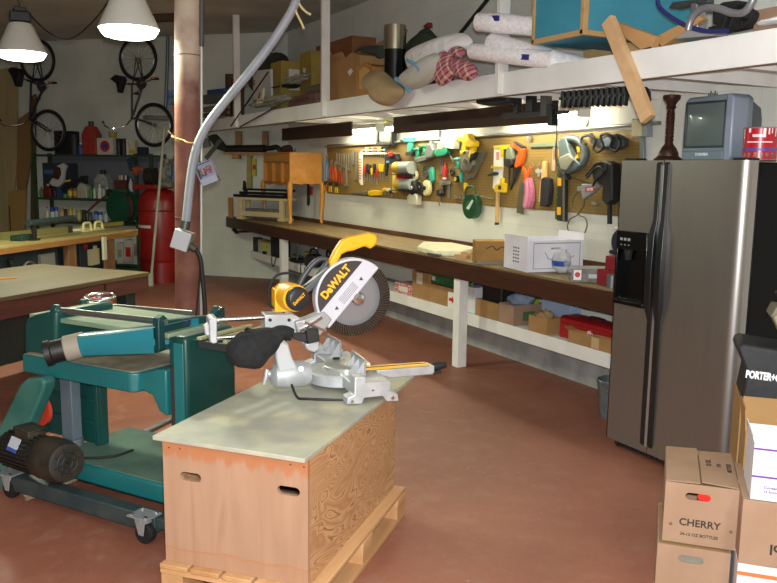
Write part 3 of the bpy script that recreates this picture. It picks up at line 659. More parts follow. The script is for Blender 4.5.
# cast foot of the machine
pl_ = [(-0.80, 0.10), (0.10, 0.10), (0.10, 0.62), (-0.80, 0.62)]
MB().prism(pl_, 0.127, 0.225, 'xy').build('plinth', TEAL, mach, 0.015)
MB().prism([(x*0.985-0.005, y*0.98+0.006) for x, y in pl_], 0.2255, 0.232, 'xy').build('plinth_top', M('#56705f', 0.75, c2='#3e5c52', scale=5), mach, 0.002)
# pedestal column with ribs, lifting screw
x0, x1 = g(40, 400, 0.30)[0], g(97, 400, 0.30)[0]
b = MB().box(x0, x1, 0.32, 0.37, 0.232, 0.66).box(x0, x0+0.2, 0.37, 0.55, 0.232, 0.66).box(x0, x0+0.03, 0.30, 0.32, 0.232, 0.66).box(x1-0.03, x1, 0.30, 0.32, 0.232, 0.66).box((x0+x1)/2-0.02, (x0+x1)/2+0.01, 0.30, 0.32, 0.232, 0.66)
for z in (0.34, 0.46, 0.58): b.box(x0, x1, 0.305, 0.32, z, z+0.015)
b.build('column', TEALD, mach, 0.004)
xs_ = g(70, 420, 0.24)[0]
MB().box(xs_-0.042, xs_+0.042, 0.22, 0.28, 0.27, 0.62).cyl((xs_, 0.25, 0.232), (xs_, 0.25, 0.27), 0.055).build('screw_cover', M('#5f6a72', 0.5), mach, 0.004)
# lower table
yb = 0.13
tl, trp = g(22, 357, yb), g(134, 371, yb)
zt_ = (tl[1]+trp[1])/2
th = 0.095
MB().prism([(tl[0], yb), (trp[0]-0.03, yb), (trp[0], yb+0.03), (trp[0]+0.02, 0.58), (tl[0], 0.58)], zt_-th, zt_, 'xy').build('table', TEAL, mach, 0.008)
MB().prism([(tl[0]+0.012, yb+0.012), (trp[0]-0.035, yb+0.012), (trp[0]-0.01, yb+0.036), (trp[0]+0.01, 0.57), (tl[0]+0.012, 0.57)], zt_+0.0005, zt_+0.004, 'xy').build('table_top', M('#7d7566', 0.65, c2='#a39a82', scale=9), mach)
# slide bracket at the right of the table
bx = g(150, 380, 0.2)
MB().prism([(trp[0]-0.01, zt_-0.005), (trp[0]+0.11, zt_+0.03), (trp[0]+0.16, zt_+0.03), (trp[0]+0.16, zt_-0.19), (trp[0]+0.11, zt_-0.17), (trp[0]+0.07, zt_-0.10), (trp[0]-0.01, zt_-0.085)], 0.17, 0.50).build('slide_bracket', TEAL, mach, 0.008)
# right hand body
bx0, bx1 = g(171, 345, 0.15)[0], 0.075
ztop = g(186, 338, 0.15)[1]
MB().box(bx0, bx1, 0.15, 0.50, 0.233, ztop).build('drive_cabinet', M('#0b3733', 0.35, c2='#0d3a35', scale=5), mach, 0.022, seg=3)
MB().box(bx0+0.016, bx1-0.016, 0.146, 0.152, 0.26, ztop-0.03).build('cabinet_front', TEAL, mach, 0.002)
MB().box(bx0-0.05, bx0-0.002, 0.19, 0.40, zt_+0.05, ztop-0.02).build('rail_block', TEALD, mach, 0.004)
MB().box(bx0-0.04, bx0-0.002, 0.18, 0.40, 0.233, zt_+0.05).build('guide_post', M('#3d3733', 0.6, 0.3), mach, 0.003)
# upper bed seen from above, with dust
pA, pB = G(57, 310, 0.22), G(162, 321.5, 0.22)
ub = MB().prism([(tl[0]-0.02, 0.20), (bx0-0.06, 0.20), (bx0-0.06, 0.62), (tl[0]-0.02, 0.62)], pA[2]-0.06, pA[2]-0.035, 'xy').build('upper_bed', M('#6e8a72', 0.7, c2='#8c9678', scale=6), mach, 0.004)
MB().prism(GP([(22, 325), (24, 319), (31, 315.5), (44, 312.5), (54, 311), (54, 356), (22, 354)], 0.16), 0.17, 0.55).build('left_housing', TEALD, mach, 0.02, seg=3)
# dust chute: wide at the right, tapering to a round port
E = []
rA = [G(158, 319, 0.17), G(158, 353, 0.11)]; lA = [G(76, 331, 0.05), G(76, 362, 0.05)]
nseg = 20
cl = Vector(G(79, 345.5, 0.05)); rad = (Vector(G(79, 333.5, 0.05))-Vector(G(79, 357.5, 0.05))).length/2
axis = (Vector(G(47, 353, -0.05))-Vector(G(79, 345, 0.05))).normalized()
e1 = axis.cross(Vector((0, 0, 1))).normalized(); e2 = e1.cross(axis).normalized()
wr0, wr1 = G(158, 327, 0.14), G(159, 352, 0.14)
vs_, fs_ = [], []
for i in range(24):
    a = 2*PI*i/24; vs_.append(cl+e1*math.cos(a)*rad+e2*math.sin(a)*rad)
cxm = Vector(((wr0[0]+wr1[0])/2, 0.26, (wr0[2]+wr1[2])/2)); hz = abs(wr0[2]-wr1[2])/2
for i in range(24):
    a = 2*PI*i/24; c_, s_ = math.cos(a), math.sin(a); k = 1/max(abs(c_), abs(s_))
    vs_.append(Vector((cxm.x, cxm.y+(c_*k*0.15 if e1.y > 0 else -c_*k*0.15), cxm.z+s_*k*hz*(1 if e2.z > 0 else -1))))
for i in range(24): fs_.append((i, (i+1) % 24, 24+(i+1) % 24, 24+i))
ch = MB().add(vs_, fs_).build('dust_chute', M('#156c7a', 0.3, c2='#18727f', scale=4, coat=0.4), mach)
MB().lathe([(rad*1.03, -0.03), (rad*1.05, 0.06), (rad*0.98, 0.065), (rad*0.98, -0.03)], tuple(cl), tuple(axis), n=32, close=False).build('port_sleeve', M('#8d8577', 0.7), ch)
MB().lathe([(rad*0.92, 0.05), (rad*0.92, 0.12), (rad*1.04, 0.125), (rad*1.04, 0.15), (rad*0.82, 0.15), (rad*0.80, 0.05)], tuple(cl), tuple(axis), n=32, close=False).build('port_rim', M('#141312', 0.45), ch)
MB().lathe([(rad*0.80, 0.052), (0, 0.05)], tuple(cl), tuple(axis), n=28, close=False).build('port_inside', M('#0c3436', 0.6), ch)
MB().prism(GP([(156, 324), (160, 321), (161, 350), (157, 353)], 0.14), 0.13, 0.17).build('chute_flange', M('#12393b', 0.45), ch, 0.004)
# two ground steel bars with their end brackets
STL = M('#8f8f8c', 0.3, 0.85)
q2A, q2B = MC.onv(84, 304, 0.62), MC.onv(193, 313.5, 0.62)
MB().cyl(pA, pB, 0.016).build('steel_bar', STL, mach)
MB().cyl(tuple(q2A), tuple(q2B), 0.016).build('steel_bar', STL, mach)
for (P_) in (pA, tuple(q2A)): MB().lathe([(0.028, -0.02), (0.03, 0.0), (0.026, 0.02)], P_, (1, 0, 0), n=16).box(P_[0]-0.02, P_[0]+0.015, P_[1]-0.02, P_[1]+0.02, ztop-0.14, P_[2]).build('bar_bracket', TEALD, mach, 0.004)
zb_ = pB[2]
e = MB().prism([(0.18, zb_-0.075), (0.18, zb_+0.02), (0.215, zb_+0.035), (0.245, zb_+0.005), (0.56, zb_-0.02), (0.60, zb_+0.02), (0.645, zb_+0.01), (0.645, zb_-0.055)], pB[0]-0.02, pB[0]+0.02, 'yz').build('end_bracket', M('#0f3b3a', 0.4), mach, 0.004)
for y in (0.215, 0.61): MB().cyl((pB[0]+0.019, y, zb_), (pB[0]+0.03, y, zb_), 0.016, n=12).build('bolt', CHROME, mach)
MB().box(pB[0]+0.02, pB[0]+0.023, 0.33, 0.43, zb_-0.04, zb_-0.005).build('maker_plate', M('#2a3a4a', 0.4), mach)
# hand wheel lying flat at the back
w = MC.onv(99.5, 297.5, 0.80); rw = 0.082
hw = MB().torus(tuple(w), rw, 0.013, (0.05, -0.1, 1), 32, 10).cyl((w.x, w.y, w.z-0.02), (w.x, w.y, w.z+0.012), 0.022)
for k in range(3): a = R(120*k+20); hw.bar((w.x, w.y, w.z), (w.x+rw*math.cos(a), w.y+rw*math.sin(a), w.z), 0.018, 0.01)
hw = hw.build('hand_wheel', CHROME, mach)
MB().lathe([(0.03, -0.05), (rw*0.95, -0.04), (rw*0.98, -0.012), (0.03, -0.008)], tuple(w), n=28).build('wheel_disc', M('#d8431e', 0.4), hw)
MB().cyl((w.x, w.y, 0.80), (w.x, w.y, w.z-0.02), 0.014).build('wheel_shaft', STL, hw)
MB().box(w.x-0.12, w.x+0.12, 0.60, 0.90, 0.50, 0.80).cbox((w.x, 0.66, 0.37), (0.10, 0.10, 0.28)).build('gear_case', TEALD, mach, 0.01)
# slanted belt guard, pulley and motor
ybg = 0.05
gd = GP([(27, 378), (40, 378), (44, 382), (43, 390), (22, 440), (14, 470), (9, 486), (0, 492), (-12, 486), (-16, 468), (-8, 440), (20, 384)], ybg)
MB().prism(gd, ybg, ybg+0.075).build('belt_guard', M('#2a5f58', 0.5, c2='#48756a', scale=3.5), mach, 0.012)
MB().lathe([(0.02, 0), (0.085, 0.0), (0.085, 0.02), (0.02, 0.02)], G(38, 410, 0.15), (0, 1, 0), n=28).build('pulley', M('#c8402c', 0.5), mach)
ma, mb_ = Vector(MC.onv(13, 447, 0.02)), Vector(MC.onv(67, 463, -0.08))
mr = 0.098
ax_ = (mb_-ma).normalized()
Lm = (mb_-ma).length
mo = MB().lathe([(0.05, -0.02), (mr*0.9, 0.0), (mr*0.92, Lm*0.62), (mr*1.02, Lm*0.64), (mr*1.06, Lm*0.7), (mr*1.04, Lm*0.92), (mr*0.9, Lm), (mr*0.72, Lm*1.01)], tuple(ma), tuple(ax_), n=36)
mo = mo.build('motor', M('#191714', 0.55, c2='#332c22', scale=8), mach)
b = MB(); q_ = Vector((0, 0, 1)).rotation_difference(ax_).to_matrix().to_4x4(); b.M = Matrix.Translation(ma) @ q_
for k in range(26):
    a = 2*PI*k/26; b.M = Matrix.Translation(ma) @ q_ @ Matrix.Rotation(a, 4, 'Z'); b.box(mr*0.88, mr*1.0, -0.004, 0.004, 0.015, Lm*0.6)
b.build('cooling_fin', M('#141311', 0.55), mo)
b = MB(); b.M = Matrix.Translation(ma) @ q_
b.lathe([(mr*0.70, Lm*1.0), (0.0, Lm*1.0)], n=28, close=False); b.build('fan_recess', M('#060606', 0.7), mo)
b = MB(); b.M = Matrix.Translation(ma) @ q_
for rr in (0.25, 0.5): b.torus((0, 0, Lm*1.008), mr*rr, 0.004)
for k in range(8): a = R(45*k); b.bar((0, 0, Lm*1.008), (mr*0.72*math.cos(a), mr*0.72*math.sin(a), Lm*1.008), 0.006, 0.006)
b.build('fan_grille', M('#1b1a18', 0.5), mo)
jc = ma+ax_*Lm*0.36+Vector((0, 0, mr*1.12))
MB(Matrix.Translation(jc) @ Matrix.Rotation(math.atan2(ax_.y, ax_.x), 4, 'Z')).box(-0.07, 0.07, -0.045, 0.045, -0.035, 0.012).box(-0.075, 0.075, -0.05, 0.05, 0.012, 0.022).box(0.07, 0.14, -0.02, 0.03, -0.03, -0.01).build('junction_box', M('#1b1916', 0.5, c2='#3c3427', scale=10), mo, 0.005)
T_ = Matrix.Translation(ma+ax_*Lm*0.34+Vector((0, 0, 0))) @ Matrix.Rotation(math.atan2(ax_.y, ax_.x), 4, 'Z') @ Matrix.Rotation(R(-28), 4, 'X')
MB(T_).box(-0.045, 0.045, -mr*1.02, -mr*0.98, -0.002, 0.05).build('nameplate', M('#b9bdc6', 0.4), mo)
MB(T_).box(-0.045, 0.045, -mr*1.025, -mr*0.99, -0.02, -0.002).build('nameplate_band', M('#3a4fa0', 0.4), mo)
MB().tube([(xs_+0.05, 0.16, 0.24), (xs_+0.20, 0.13, 0.238), (xs_+0.32, 0.22, 0.238), (xs_+0.34, 0.34, 0.238)], 0.007, 8, 6).build('power_cable', RUBBER, mach)
# extension bars of the table behind the saw rails
for k in range(4):
    p0_, p1_ = MC.onz(202+k*15, 333-k*1.0, 0.88), MC.onz(222+k*15, 314.5, 0.90)
    MB().bar((bx1+0.012+k*0.075, 0.22, 0.905), (bx1+0.012+k*0.075, 0.60, 0.905), 0.022, 0.014).build('extension_bar', M('#b8b48e', 0.35, 0.5), mach, 0.002)
for y in (0.225, 0.56): MB().box(bx1+0.001, bx1+0.27, y, y+0.025, 0.86, 0.895).build('extension_rail', M('#2c2f30', 0.5), mach, 0.003)
# steel tube lying on the floor behind it
p0_, p1_ = onz(112, 448, 0.016), onz(200, 405, 0.016)
d_ = (p1_-p0_); p0_ = p0_-d_*0.15
single('floor_tube', 'grey steel tube lying on the red floor behind the green machine', 'tube', MB().cyl((0, 0, 0), tuple(p1_-p0_), 0.0155, n=14), M('#7c8082', 0.4, 0.5), tuple(p0_))
# ================================================================== cartons and other helpers
CARD = M('#9d7f68', 0.75, c2='#93755d', scale=6); CARD2 = M('#a98250', 0.75, c2='#9c774a', scale=6); CARDIN = M('#8f7049', 0.8)  # CARD has the flash's pinkish tint in its colour, CARD2 is yellower
INK = M('#2c2520', 0.7); WCARD = M('#d8d7de', 0.6, c2='#cecdd5', scale=5)
def carton_parts(t, w, d, h, mat, open_=True, flaps=(), inside=None, th=0.005):
    """open or taped box: four walls and a floor; flaps = (side, length, tilt) with tilt 0 level, 90 upright"""
    b = MB()
    if open_:
        b.box(0, w, 0, th, 0, h).box(0, w, d-th, d, 0, h).box(0, th, th, d-th, 0, h).box(w-th, w, th, d-th, 0, h).box(th, w-th, th, d-th, 0, 0.01)
    else: b.box(0, w, 0, d, 0, h)
    body = b.build('body', mat, t, 0.0015)
    for (side, ln, tilt) in flaps:
        c, s_ = math.cos(R(tilt)), math.sin(R(tilt)); f = MB()
        fl = {'f': [(0.002, 0, h), (w-0.002, 0, h), (w-0.002, -ln*c, h+ln*s_), (0.002, -ln*c, h+ln*s_)], 'b': [(0.002, d, h), (w-0.002, d, h), (w-0.002, d+ln*c, h+ln*s_), (0.002, d+ln*c, h+ln*s_)],
              'l': [(0, 0.002, h), (0, d-0.002, h), (-ln*c, d-0.002, h+ln*s_), (-ln*c, 0.002, h+ln*s_)], 'r': [(w, 0.002, h), (w, d-0.002, h), (w+ln*c, d-0.002, h+ln*s_), (w+ln*c, 0.002, h+ln*s_)]}[side]
        n = (Vector(fl[1])-Vector(fl[0])).cross(Vector(fl[2])-Vector(fl[0])).normalized()*0.002
        f.add([Vector(p)-n for p in fl]+[Vector(p)+n for p in fl], [(0, 3, 2, 1), (4, 5, 6, 7), (0, 1, 5, 4), (1, 2, 6, 5), (2, 3, 7, 6), (3, 0, 4, 7)])
        f.build('flap', mat, t)
    return body
def carton(label, P, deg, w, d, h, mat, cat='box', group=None, name='cardboard_box', **kw):
    t = thing(name, label, cat, P, deg, group); carton_parts(t, w, d, h, mat, **kw); return t
def carton3(label, l, c, r, z, vtop, mat, **kw):
    """box from the sight lines of three bottom corners (left, near, right) standing at height z; top of the near corner at vtop"""
    L_, C_, R_ = onz(*l, z), onz(*c, z), onz(*r, z)
    d1 = C_-L_; deg = math.degrees(math.atan2(d1.y, d1.x)); w = d1.length; d = (R_-C_).length
    dv = ray(c[0], vtop); k = math.hypot(C_.x, C_.y)/math.hypot(dv.x, dv.y); h = EYE+dv.z*k-z
    t = carton(label, L_, deg, w, d, h, mat, **kw); t['w'] = w; t['d'] = d; t['h'] = h
    return t, w, d, h
def LEFTSIDE(x, y, z, tilt=0.0):   # text on the right hand face (+x side), reading away from the viewer's left
    return Matrix.Translation((x, y, z)) @ Matrix.Rotation(R(90), 4, 'Z') @ Matrix.Rotation(R(90), 4, 'X') @ Matrix.Rotation(R(tilt), 4, 'Z')

# ================================================================== cartons at the right
Z1c = 0.25
A = onz(661.9, 540, Z1c); dgc = -47.0; wc = Frame(A.x, A.y, dgc).onv(735.3, 546.5, 0).x; hc_ = 0.243; dc = 0.415
def bottle_case(P, label, full):
    t = thing('bottle_carton', label, 'box', P, dgc)
    b = MB(); q_ = (wc*0.5+(-0.012 if full else -0.008), hc_*0.80)
    sl = slot(q_[0], q_[1], 0.092, 0.028); lo_ = sorted([p for p in sl if p[1] <= q_[1]+1e-6]); hi_ = sorted([p for p in sl if p[1] >= q_[1]-1e-6])
    b.prism([(0, q_[1])]+hi_+[(wc, q_[1]), (wc, hc_), (0, hc_)], 0, 0.005).prism([(0, q_[1])]+lo_+[(wc, q_[1]), (wc, 0), (0, 0)], 0, 0.005)
    b.box(0, wc, dc-0.005, dc, 0, hc_).box(0, 0.005, 0.005, dc-0.005, 0, hc_).box(wc-0.005, wc, 0.005, dc-0.005, 0, hc_).box(0.005, wc-0.005, 0.005, dc-0.005, 0, 0.008)
    b.build('body', CARD, t)
    return t
def top_flaps(t, gap):
    m_ = wc*0.475
    f = MB().add([(0.002, 0.004, hc_+0.001), (m_, 0.004, hc_+0.004), (m_, dc, hc_+0.006), (0.002, dc, hc_+0.001), (0.002, 0.004, hc_+0.005), (m_, 0.004, hc_+0.008), (m_, dc, hc_+0.010), (0.002, dc, hc_+0.005)], [(0, 3, 2, 1), (4, 5, 6, 7), (0, 1, 5, 4), (1, 2, 6, 5), (2, 3, 7, 6), (3, 0, 4, 7)])
    f.build('flap', CARD, t)
    a_ = m_+0.006
    f = MB().add([(a_, 0.03, hc_+0.001), (wc-0.002, 0.004, hc_+0.001), (wc-0.002, dc, hc_+0.001), (a_, dc-0.01, hc_-0.001), (a_, 0.03, hc_+0.005), (wc-0.002, 0.004, hc_+0.005), (wc-0.002, dc, hc_+0.005), (a_, dc-0.01, hc_+0.003)], [(0, 3, 2, 1), (4, 5, 6, 7), (0, 1, 5, 4), (1, 2, 6, 5), (2, 3, 7, 6), (3, 0, 4, 7)])
    fo = f.build('flap', CARD, t)
    b = MB()
    for i, (tx, sz) in enumerate((('12 OZ.', 0.028), ('LITE', 0.020), ('BOTTLES', 0.024))):
        b.text(tx, Matrix.Translation((a_+0.035+i*0.038, dc*0.62-i*0.02, hc_+0.0065)) @ Matrix.Rotation(R(90), 4, 'Z'), sz, 0.0004, 0.0004)
    b.build('lettering', INK, fo, smooth=False)
    MB().box(0.005, wc-0.005, 0.01, dc-0.01, hc_-0.02, hc_-0.015).build('inner_flap', CARDIN, t)
up = bottle_case(A+Vector((0, 0, 0.0)), 'brown bottle carton stamped CHERRY with closed flaps, on top of another carton', True); up.location.z = Z1c
top_flaps(up, 0)
MB().text('CHERRY', FRONT(wc*0.5, -0.0006, hc_*0.355), 0.040, 0.0005, 0.0008).build('lettering', INK, up, smooth=False)
MB().text('24-12 OZ BOTTLES', FRONT(wc*0.5, -0.0006, hc_*0.16), 0.0165, 0.0004, 0.0003).build('lettering', INK, up, smooth=False)
for x, z in ((0.028, 0.30), (wc-0.02, 0.30)): MB().lathe([(0.007, 0), (0.007, 0.0008)], (x, 0, hc_*z), (0, -1, 0), n=12).build('stamp_mark', M('#6d5a48', 0.8), up)
RB = M('#d8241a', 0.35)
rbx = MB().prism(slot(wc*0.5+0.012, hc_*0.80, 0.052, 0.026), 0.006, 0.02).build('red_bottle_cap', RB, None); rbx.location = up.location; rbx.rotation_euler = up.rotation_euler; rbx['label'] = 'bright red plastic seen through the hand hole of the CHERRY carton'; rbx['category'] = 'bottle'
uf = Frame(A.x, A.y, dgc)
lowp = onz(657.7, 542, Z1c); lw = bottle_case(Vector((lowp.x, lowp.y, 0.001)), 'plain brown bottle carton under the CHERRY carton, on the floor', False)
lw.location.z = 0.003
MB().box(0.005, wc-0.005, 0.01, dc-0.01, hc_-0.006, hc_-0.002).build('inner_flap', CARDIN, lw)
MB().box(wc*0.5-0.025, wc*0.5-0.023, 0.008, 0.03, hc_*0.74, hc_*0.86).box(0.03, wc-0.03, 0.03, 0.04, 0.02, hc_-0.03).build('divider', M('#8c8577', 0.7), lw)
# stack beside it
zo = 0.262
P0 = onz(738, 563, zo)
ob_ = carton('white carton with an orange stripe, bottom of the right-hand stack', Vector((P0.x, P0.y, 0)), dgc, 0.36, 0.40, zo, WCARD, open_=False)
MB().box(-0.0006, 0.36, -0.0008, 0.0, zo-0.045, zo-0.030).build('orange_stripe', M('#e0703a', 0.5), ob_)
MB().box(0.165, 0.1665, -0.0008, 0.0, 0, zo).build('seam', M('#8a8890', 0.6), ob_)
MB().text('RED', FRONT(0.225, -0.0012, zo-0.09), 0.05, 0.0004, 0.001).build('lettering', INK, ob_, smooth=False)
mh = 0.245
mb2 = carton('large plain brown carton with upside-down lettering, resting on the orange-striped carton', Vector((P0.x, P0.y, zo+0.002)), dgc, 0.38, 0.40, mh, CARD, open_=False)
MB().text('Pol', FRONT(0.135, -0.0012, 0.07, 180), 0.055, 0.0004, 0.0012).build('lettering', INK, mb2, smooth=False)
MB().box(-0.0008, 0.0, 0.19, 0.21, mh*0.4, mh).build('tape', M('#b99a6a', 0.4), mb2)
zt_m = zo+0.002+mh+0.002
W0 = onz(750, 499, zt_m)
wbx = carton('white carton with two purple stripes, on the brown carton with upside-down lettering', Vector((W0.x, W0.y, zt_m)), dgc, 0.30, 0.24, 0.215, WCARD, open_=True, flaps=(('l', 0.02, 75),))
for z in (0.085, 0.188): MB().box(-0.0008, 0.3, -0.0008, 0.0, z, z+0.007).build('purple_stripe', M('#6a2f9a', 0.5), wbx)
MB().box(0.0, 0.3, -0.0006, 0.0, 0.066, 0.0672).build('fine_line', M('#9a8fb0', 0.5), wbx)
b = MB(); b.text('Contains', FRONT(0.042, -0.0008, 0.050), 0.015, 0.0003, 0.0003, cx='LEFT').text('24 Bottles - 12 Fl', FRONT(0.042, -0.0008, 0.034), 0.013, 0.0003, 0.0002, cx='LEFT')
b.build('lettering', M('#5a3f8a', 0.6), wbx, smooth=False)
MB().text('NEW GRAPE', FRONT(0.042, -0.0008, 0.016), 0.017, 0.0003, 0.0, cx='LEFT').build('lettering', M('#a8a3b8', 0.6), wbx, smooth=False)
zt_t = 0.76
TB_ = onz(743, 396, zt_t); sf = Frame(TB_.x, TB_.y, dgc)
tb = carton('tall open brown carton standing behind the white purple-striped carton', sf.w(0, -0.20, 0), dgc, 0.42, 0.20, zt_t-0.09, CARD2, open_=True, flaps=(('l', 0.09, 86), ('b', 0.09, 89)))
bagz = 0.72
BGF = Frame(*sf.w(0.0, 0.06, 0).xy, dgc)
st = carton('brown carton at the back of the right-hand stack, under the black tool case', BGF.o, dgc, 0.44, 0.34, bagz, CARD2, open_=False)
cs = thing('tool_case', 'black plastic tool case with white lettering at the right edge beside the refrigerator', 'case', Vector((BGF.o.x, BGF.o.y, bagz+0.001)), dgc)
MB().prism([(0.0, 0.0), (0.42, 0.0), (0.42, 0.20), (-0.01, 0.245), (-0.03, 0.225), (0.015, 0.12)], 0.02, 0.28).build('shell', M('#17181b', 0.55, c2='#202126', scale=30), cs, 0.012)
MB().text('PORTER+CABLE', FRONT(0.012, 0.0185, 0.115, -3), 0.044, 0.0006, 0.0022, cx='LEFT', wid=0.62).build('lettering', M('#e8e8ea', 0.5), cs, smooth=False)
MB().box(0.14, 0.20, 0.012, 0.02, 0.02, 0.05).build('latch', M('#9a9c9e', 0.4), cs, 0.002)
hx_ = BGF.w(0.20, 0.15, bagz+0.206)
bh = thing('sander_housing', 'worn beige tool housing with a black lever on top of the black tool case', 'tool', hx_, dgc)
MB().prism([(-0.10, 0.16), (-0.085, 0.19), (0.16, 0.17), (0.16, 0.0), (0.02, 0.0), (-0.06, 0.08)], -0.10, 0.06).build('shell', M('#a39a80', 0.6, c2='#8d846c', scale=9), bh, 0.014)
MB().prism([(-0.108, 0.155), (-0.09, 0.20), (0.16, 0.18), (0.16, 0.15), (-0.08, 0.168)], -0.105, 0.065).build('trim_band', M('#6e6a58', 0.6), bh, 0.004)
MB().tube([(-0.02, -0.02, 0.18), (-0.05, -0.03, 0.22), (-0.085, -0.04, 0.26)], [0.016, 0.015, 0.011], 12, 4).build('lever', BLKM, bh)
# galvanised bucket behind the refrigerator
Bp = onz(606, 431, 0.0); bk = thing('metal_bucket', 'small galvanised metal bucket on the floor behind the refrigerator', 'bucket', Vector((3.95, Bp.y*3.95/Bp.x-0.04, 0)), 0)
kb = 3.95/3.5
MB().lathe([(0.078, 0.0), (0.105, 0.25), (0.110, 0.252), (0.110, 0.262), (0.101, 0.262), (0.076, 0.01), (0, 0.01)], n=32, close=False).build('body', M('#8b989c', 0.35, 0.7, c2='#77858a', scale=14), bk)
MB().torus((0, 0, 0.262), 0.108, 0.005).build('rim', M('#9aa6aa', 0.3, 0.8), bk)
MB().tube([(-0.108, 0, 0.24), (-0.10, -0.08, 0.20), (0, -0.14, 0.17), (0.10, -0.08, 0.20), (0.108, 0, 0.24)], 0.003, 6, 5).build('handle', STL, bk)

# ================================================================== on top of the refrigerator
FT = 1.758
tx = 3.76
ya, yb_ = onx(681, 158, tx).y, onx(731, 158, tx).y
tv = thing('television', 'small grey tube television on top of the refrigerator', 'television', (tx, ya, FT-0.012), -90)
tw = ya-yb_; th_ = onx(686, 97, tx).z-FT+0.012
TVG = M('#74838a', 0.4, c2='#6c7b82', scale=6)
MB().prism([(0.012, 0), (tw-0.012, 0), (tw, 0.02), (tw-0.004, th_-0.02), (tw-0.03, th_), (0.025, th_-0.006), (0.004, th_-0.03), (0, 0.02)], 0, 0.16).build('case', TVG, tv, 0.012)
b = MB()
def ring(y, k, dz): return [(tw*0.5+(x-tw*0.5)*k, y, th_*0.5+dz+(z-th_*0.5)*k) for x, z in ((0.01, 0.0+0.02), (tw-0.01, 0.02), (tw-0.01, th_-0.02), (0.01, th_-0.02))]
r1, r2_, r3_ = ring(0.155, 0.96, 0), ring(0.27, 0.8, -0.01), ring(0.34, 0.55, -0.03)
b.add(r1+r2_+r3_, [(0, 1, 5, 4), (1, 2, 6, 5), (2, 3, 7, 6), (3, 0, 4, 7), (4, 5, 9, 8), (5, 6, 10, 9), (6, 7, 11, 10), (7, 4, 8, 11), (8, 9, 10, 11), (0, 3, 2, 1)])
b.build('back_shell', M('#4c545c', 0.5), tv, 0.01)
sx0, sx1, sz0, sz1 = 0.03, tw-0.06, 0.085, th_-0.045
b = MB().box(sx0-0.01, sx1+0.01, -0.008, 0.004, sz1, sz1+0.012).box(sx0-0.01, sx1+0.01, -0.008, 0.004, sz0-0.012, sz0).box(sx0-0.012, sx0, -0.008, 0.004, sz0, sz1).box(sx1, sx1+0.012, -0.008, 0.004, sz0, sz1)
b.build('bezel', M('#31373d', 0.4), tv, 0.003)
MB().grid(lambda u, v: (sx0+(sx1-sx0)*u, -0.001-0.012*(1-(2*u-1)**2)*(1-(2*v-1)**2), sz0+(sz1-sz0)*v), 12, 10).build('screen', M('#5c6865', 0.28, coat=0.3), tv)
MB().prism([(tw-0.05, 0.0), (tw-0.012, 0.0), (tw+0.004, 0.03), (tw, th_-0.02), (tw-0.03, th_), (tw-0.05, th_-0.004)], -0.012, 0.12).build('side_speaker', M('#8590a0', 0.35), tv, 0.012)
MB().box(0.012, tw-0.05, -0.010, 0.02, 0.004, 0.055).build('control_strip', TVG, tv, 0.006)
MB().text('TOSHIBA', FRONT((tw-0.05)*0.52, -0.0112, 0.036), 0.022, 0.0006, 0.0006).build('lettering', M('#dfe3e8', 0.4), tv, smooth=False)
b = MB()
for k in range(5): b.tube([(tw*0.33+k*0.014, 0.06, th_-0.003), (tw*0.33+k*0.014+0.003, 0.06, th_+0.016+0.012*(k % 2))], 0.004, 6)
b.build('antenna_socket', M('#4a525a', 0.5), tv)
cpx = onx(668, 158, 3.80); cn = thing('candlestick', 'tall carved dark brown wooden candlestick on the refrigerator beside the television', 'candlestick', (3.80, cpx.y, FT-0.012), 0)
hcn = onx(668, 95.5, 3.80).z-FT+0.012; BRN = M('#2b1710', 0.4, c2='#3c2116', scale=30, bump=0.4)
MB().lathe([(0.082, 0), (0.085, 0.012), (0.06, 0.03), (0.058, 0.05), (0.045, 0.075), (0.03, 0.095)], n=20).build('foot', BRN, cn)
prof = [(0.030, 0.09)]
for k in range(9): z = 0.10+k*(hcn-0.19)/9; prof += [(0.026, z), (0.022, z+0.012)]
prof += [(0.020, hcn-0.085), (0.03, hcn-0.07), (0.024, hcn-0.06)]
MB().lathe(prof, n=16).build('stem', BRN, cn)
MB().lathe([(0.024, hcn-0.062), (0.03, hcn-0.045), (0.05, hcn-0.02), (0.052, hcn-0.006), (0.046, hcn), (0.02, hcn-0.004), (0, hcn-0.004)], n=20).build('cup', BRN, cn)
MB().lathe([(0.012, hcn-0.004), (0.012, hcn+0.012), (0, hcn+0.012)], n=12).build('candle_stub', M('#c2a56a', 0.5), cn)
pp = onx(759, 158, 3.72); pc_ = thing('paint_can', 'red paint can with white drips on the right end of the refrigerator top', 'can', (3.72, pp.y, FT-0.012), -50)
rc = 0.083; hcan = onx(759, 128, 3.72).z-FT+0.012
MB().lathe([(rc, 0), (rc, hcan-0.004), (rc-0.004, hcan)], n=40).build('body', M('#b0182a', 0.3), pc_)
MB().lathe([(rc-0.012, hcan-0.006), (0, hcan-0.004)], n=32, close=False).build('lid', M('#b9bcc0', 0.3, 0.8), pc_)
def wrap(mb, a0, a1, z0, z1, r):
    n = 10; vs = []
    for i in range(n+1):
        a = R(a0+(a1-a0)*i/n); vs += [(r*math.sin(a), -r*math.cos(a), z0), (r*math.sin(a), -r*math.cos(a), z1)]
    mb.add(vs, [(2*i, 2*i+2, 2*i+3, 2*i+1) for i in range(n)]); return mb
for z in (hcan-0.002, 0.004): MB().torus((0, 0, z), rc, 0.0035).build('rim', M('#b9bcc0', 0.3, 0.8), pc_)
wrap(MB(), -75, 75, 0.050, 0.062, rc+0.0006).build('blue_band', M('#2b4fae', 0.4), pc_)
b = MB()
for k in range(6): wrap(b, -62+k*20, -52+k*20, 0.018, 0.040, rc+0.0006)
b.build('colour_swatch', M('#2f3f80', 0.4, c2='#a8894a', scale=60), pc_)
b = MB()
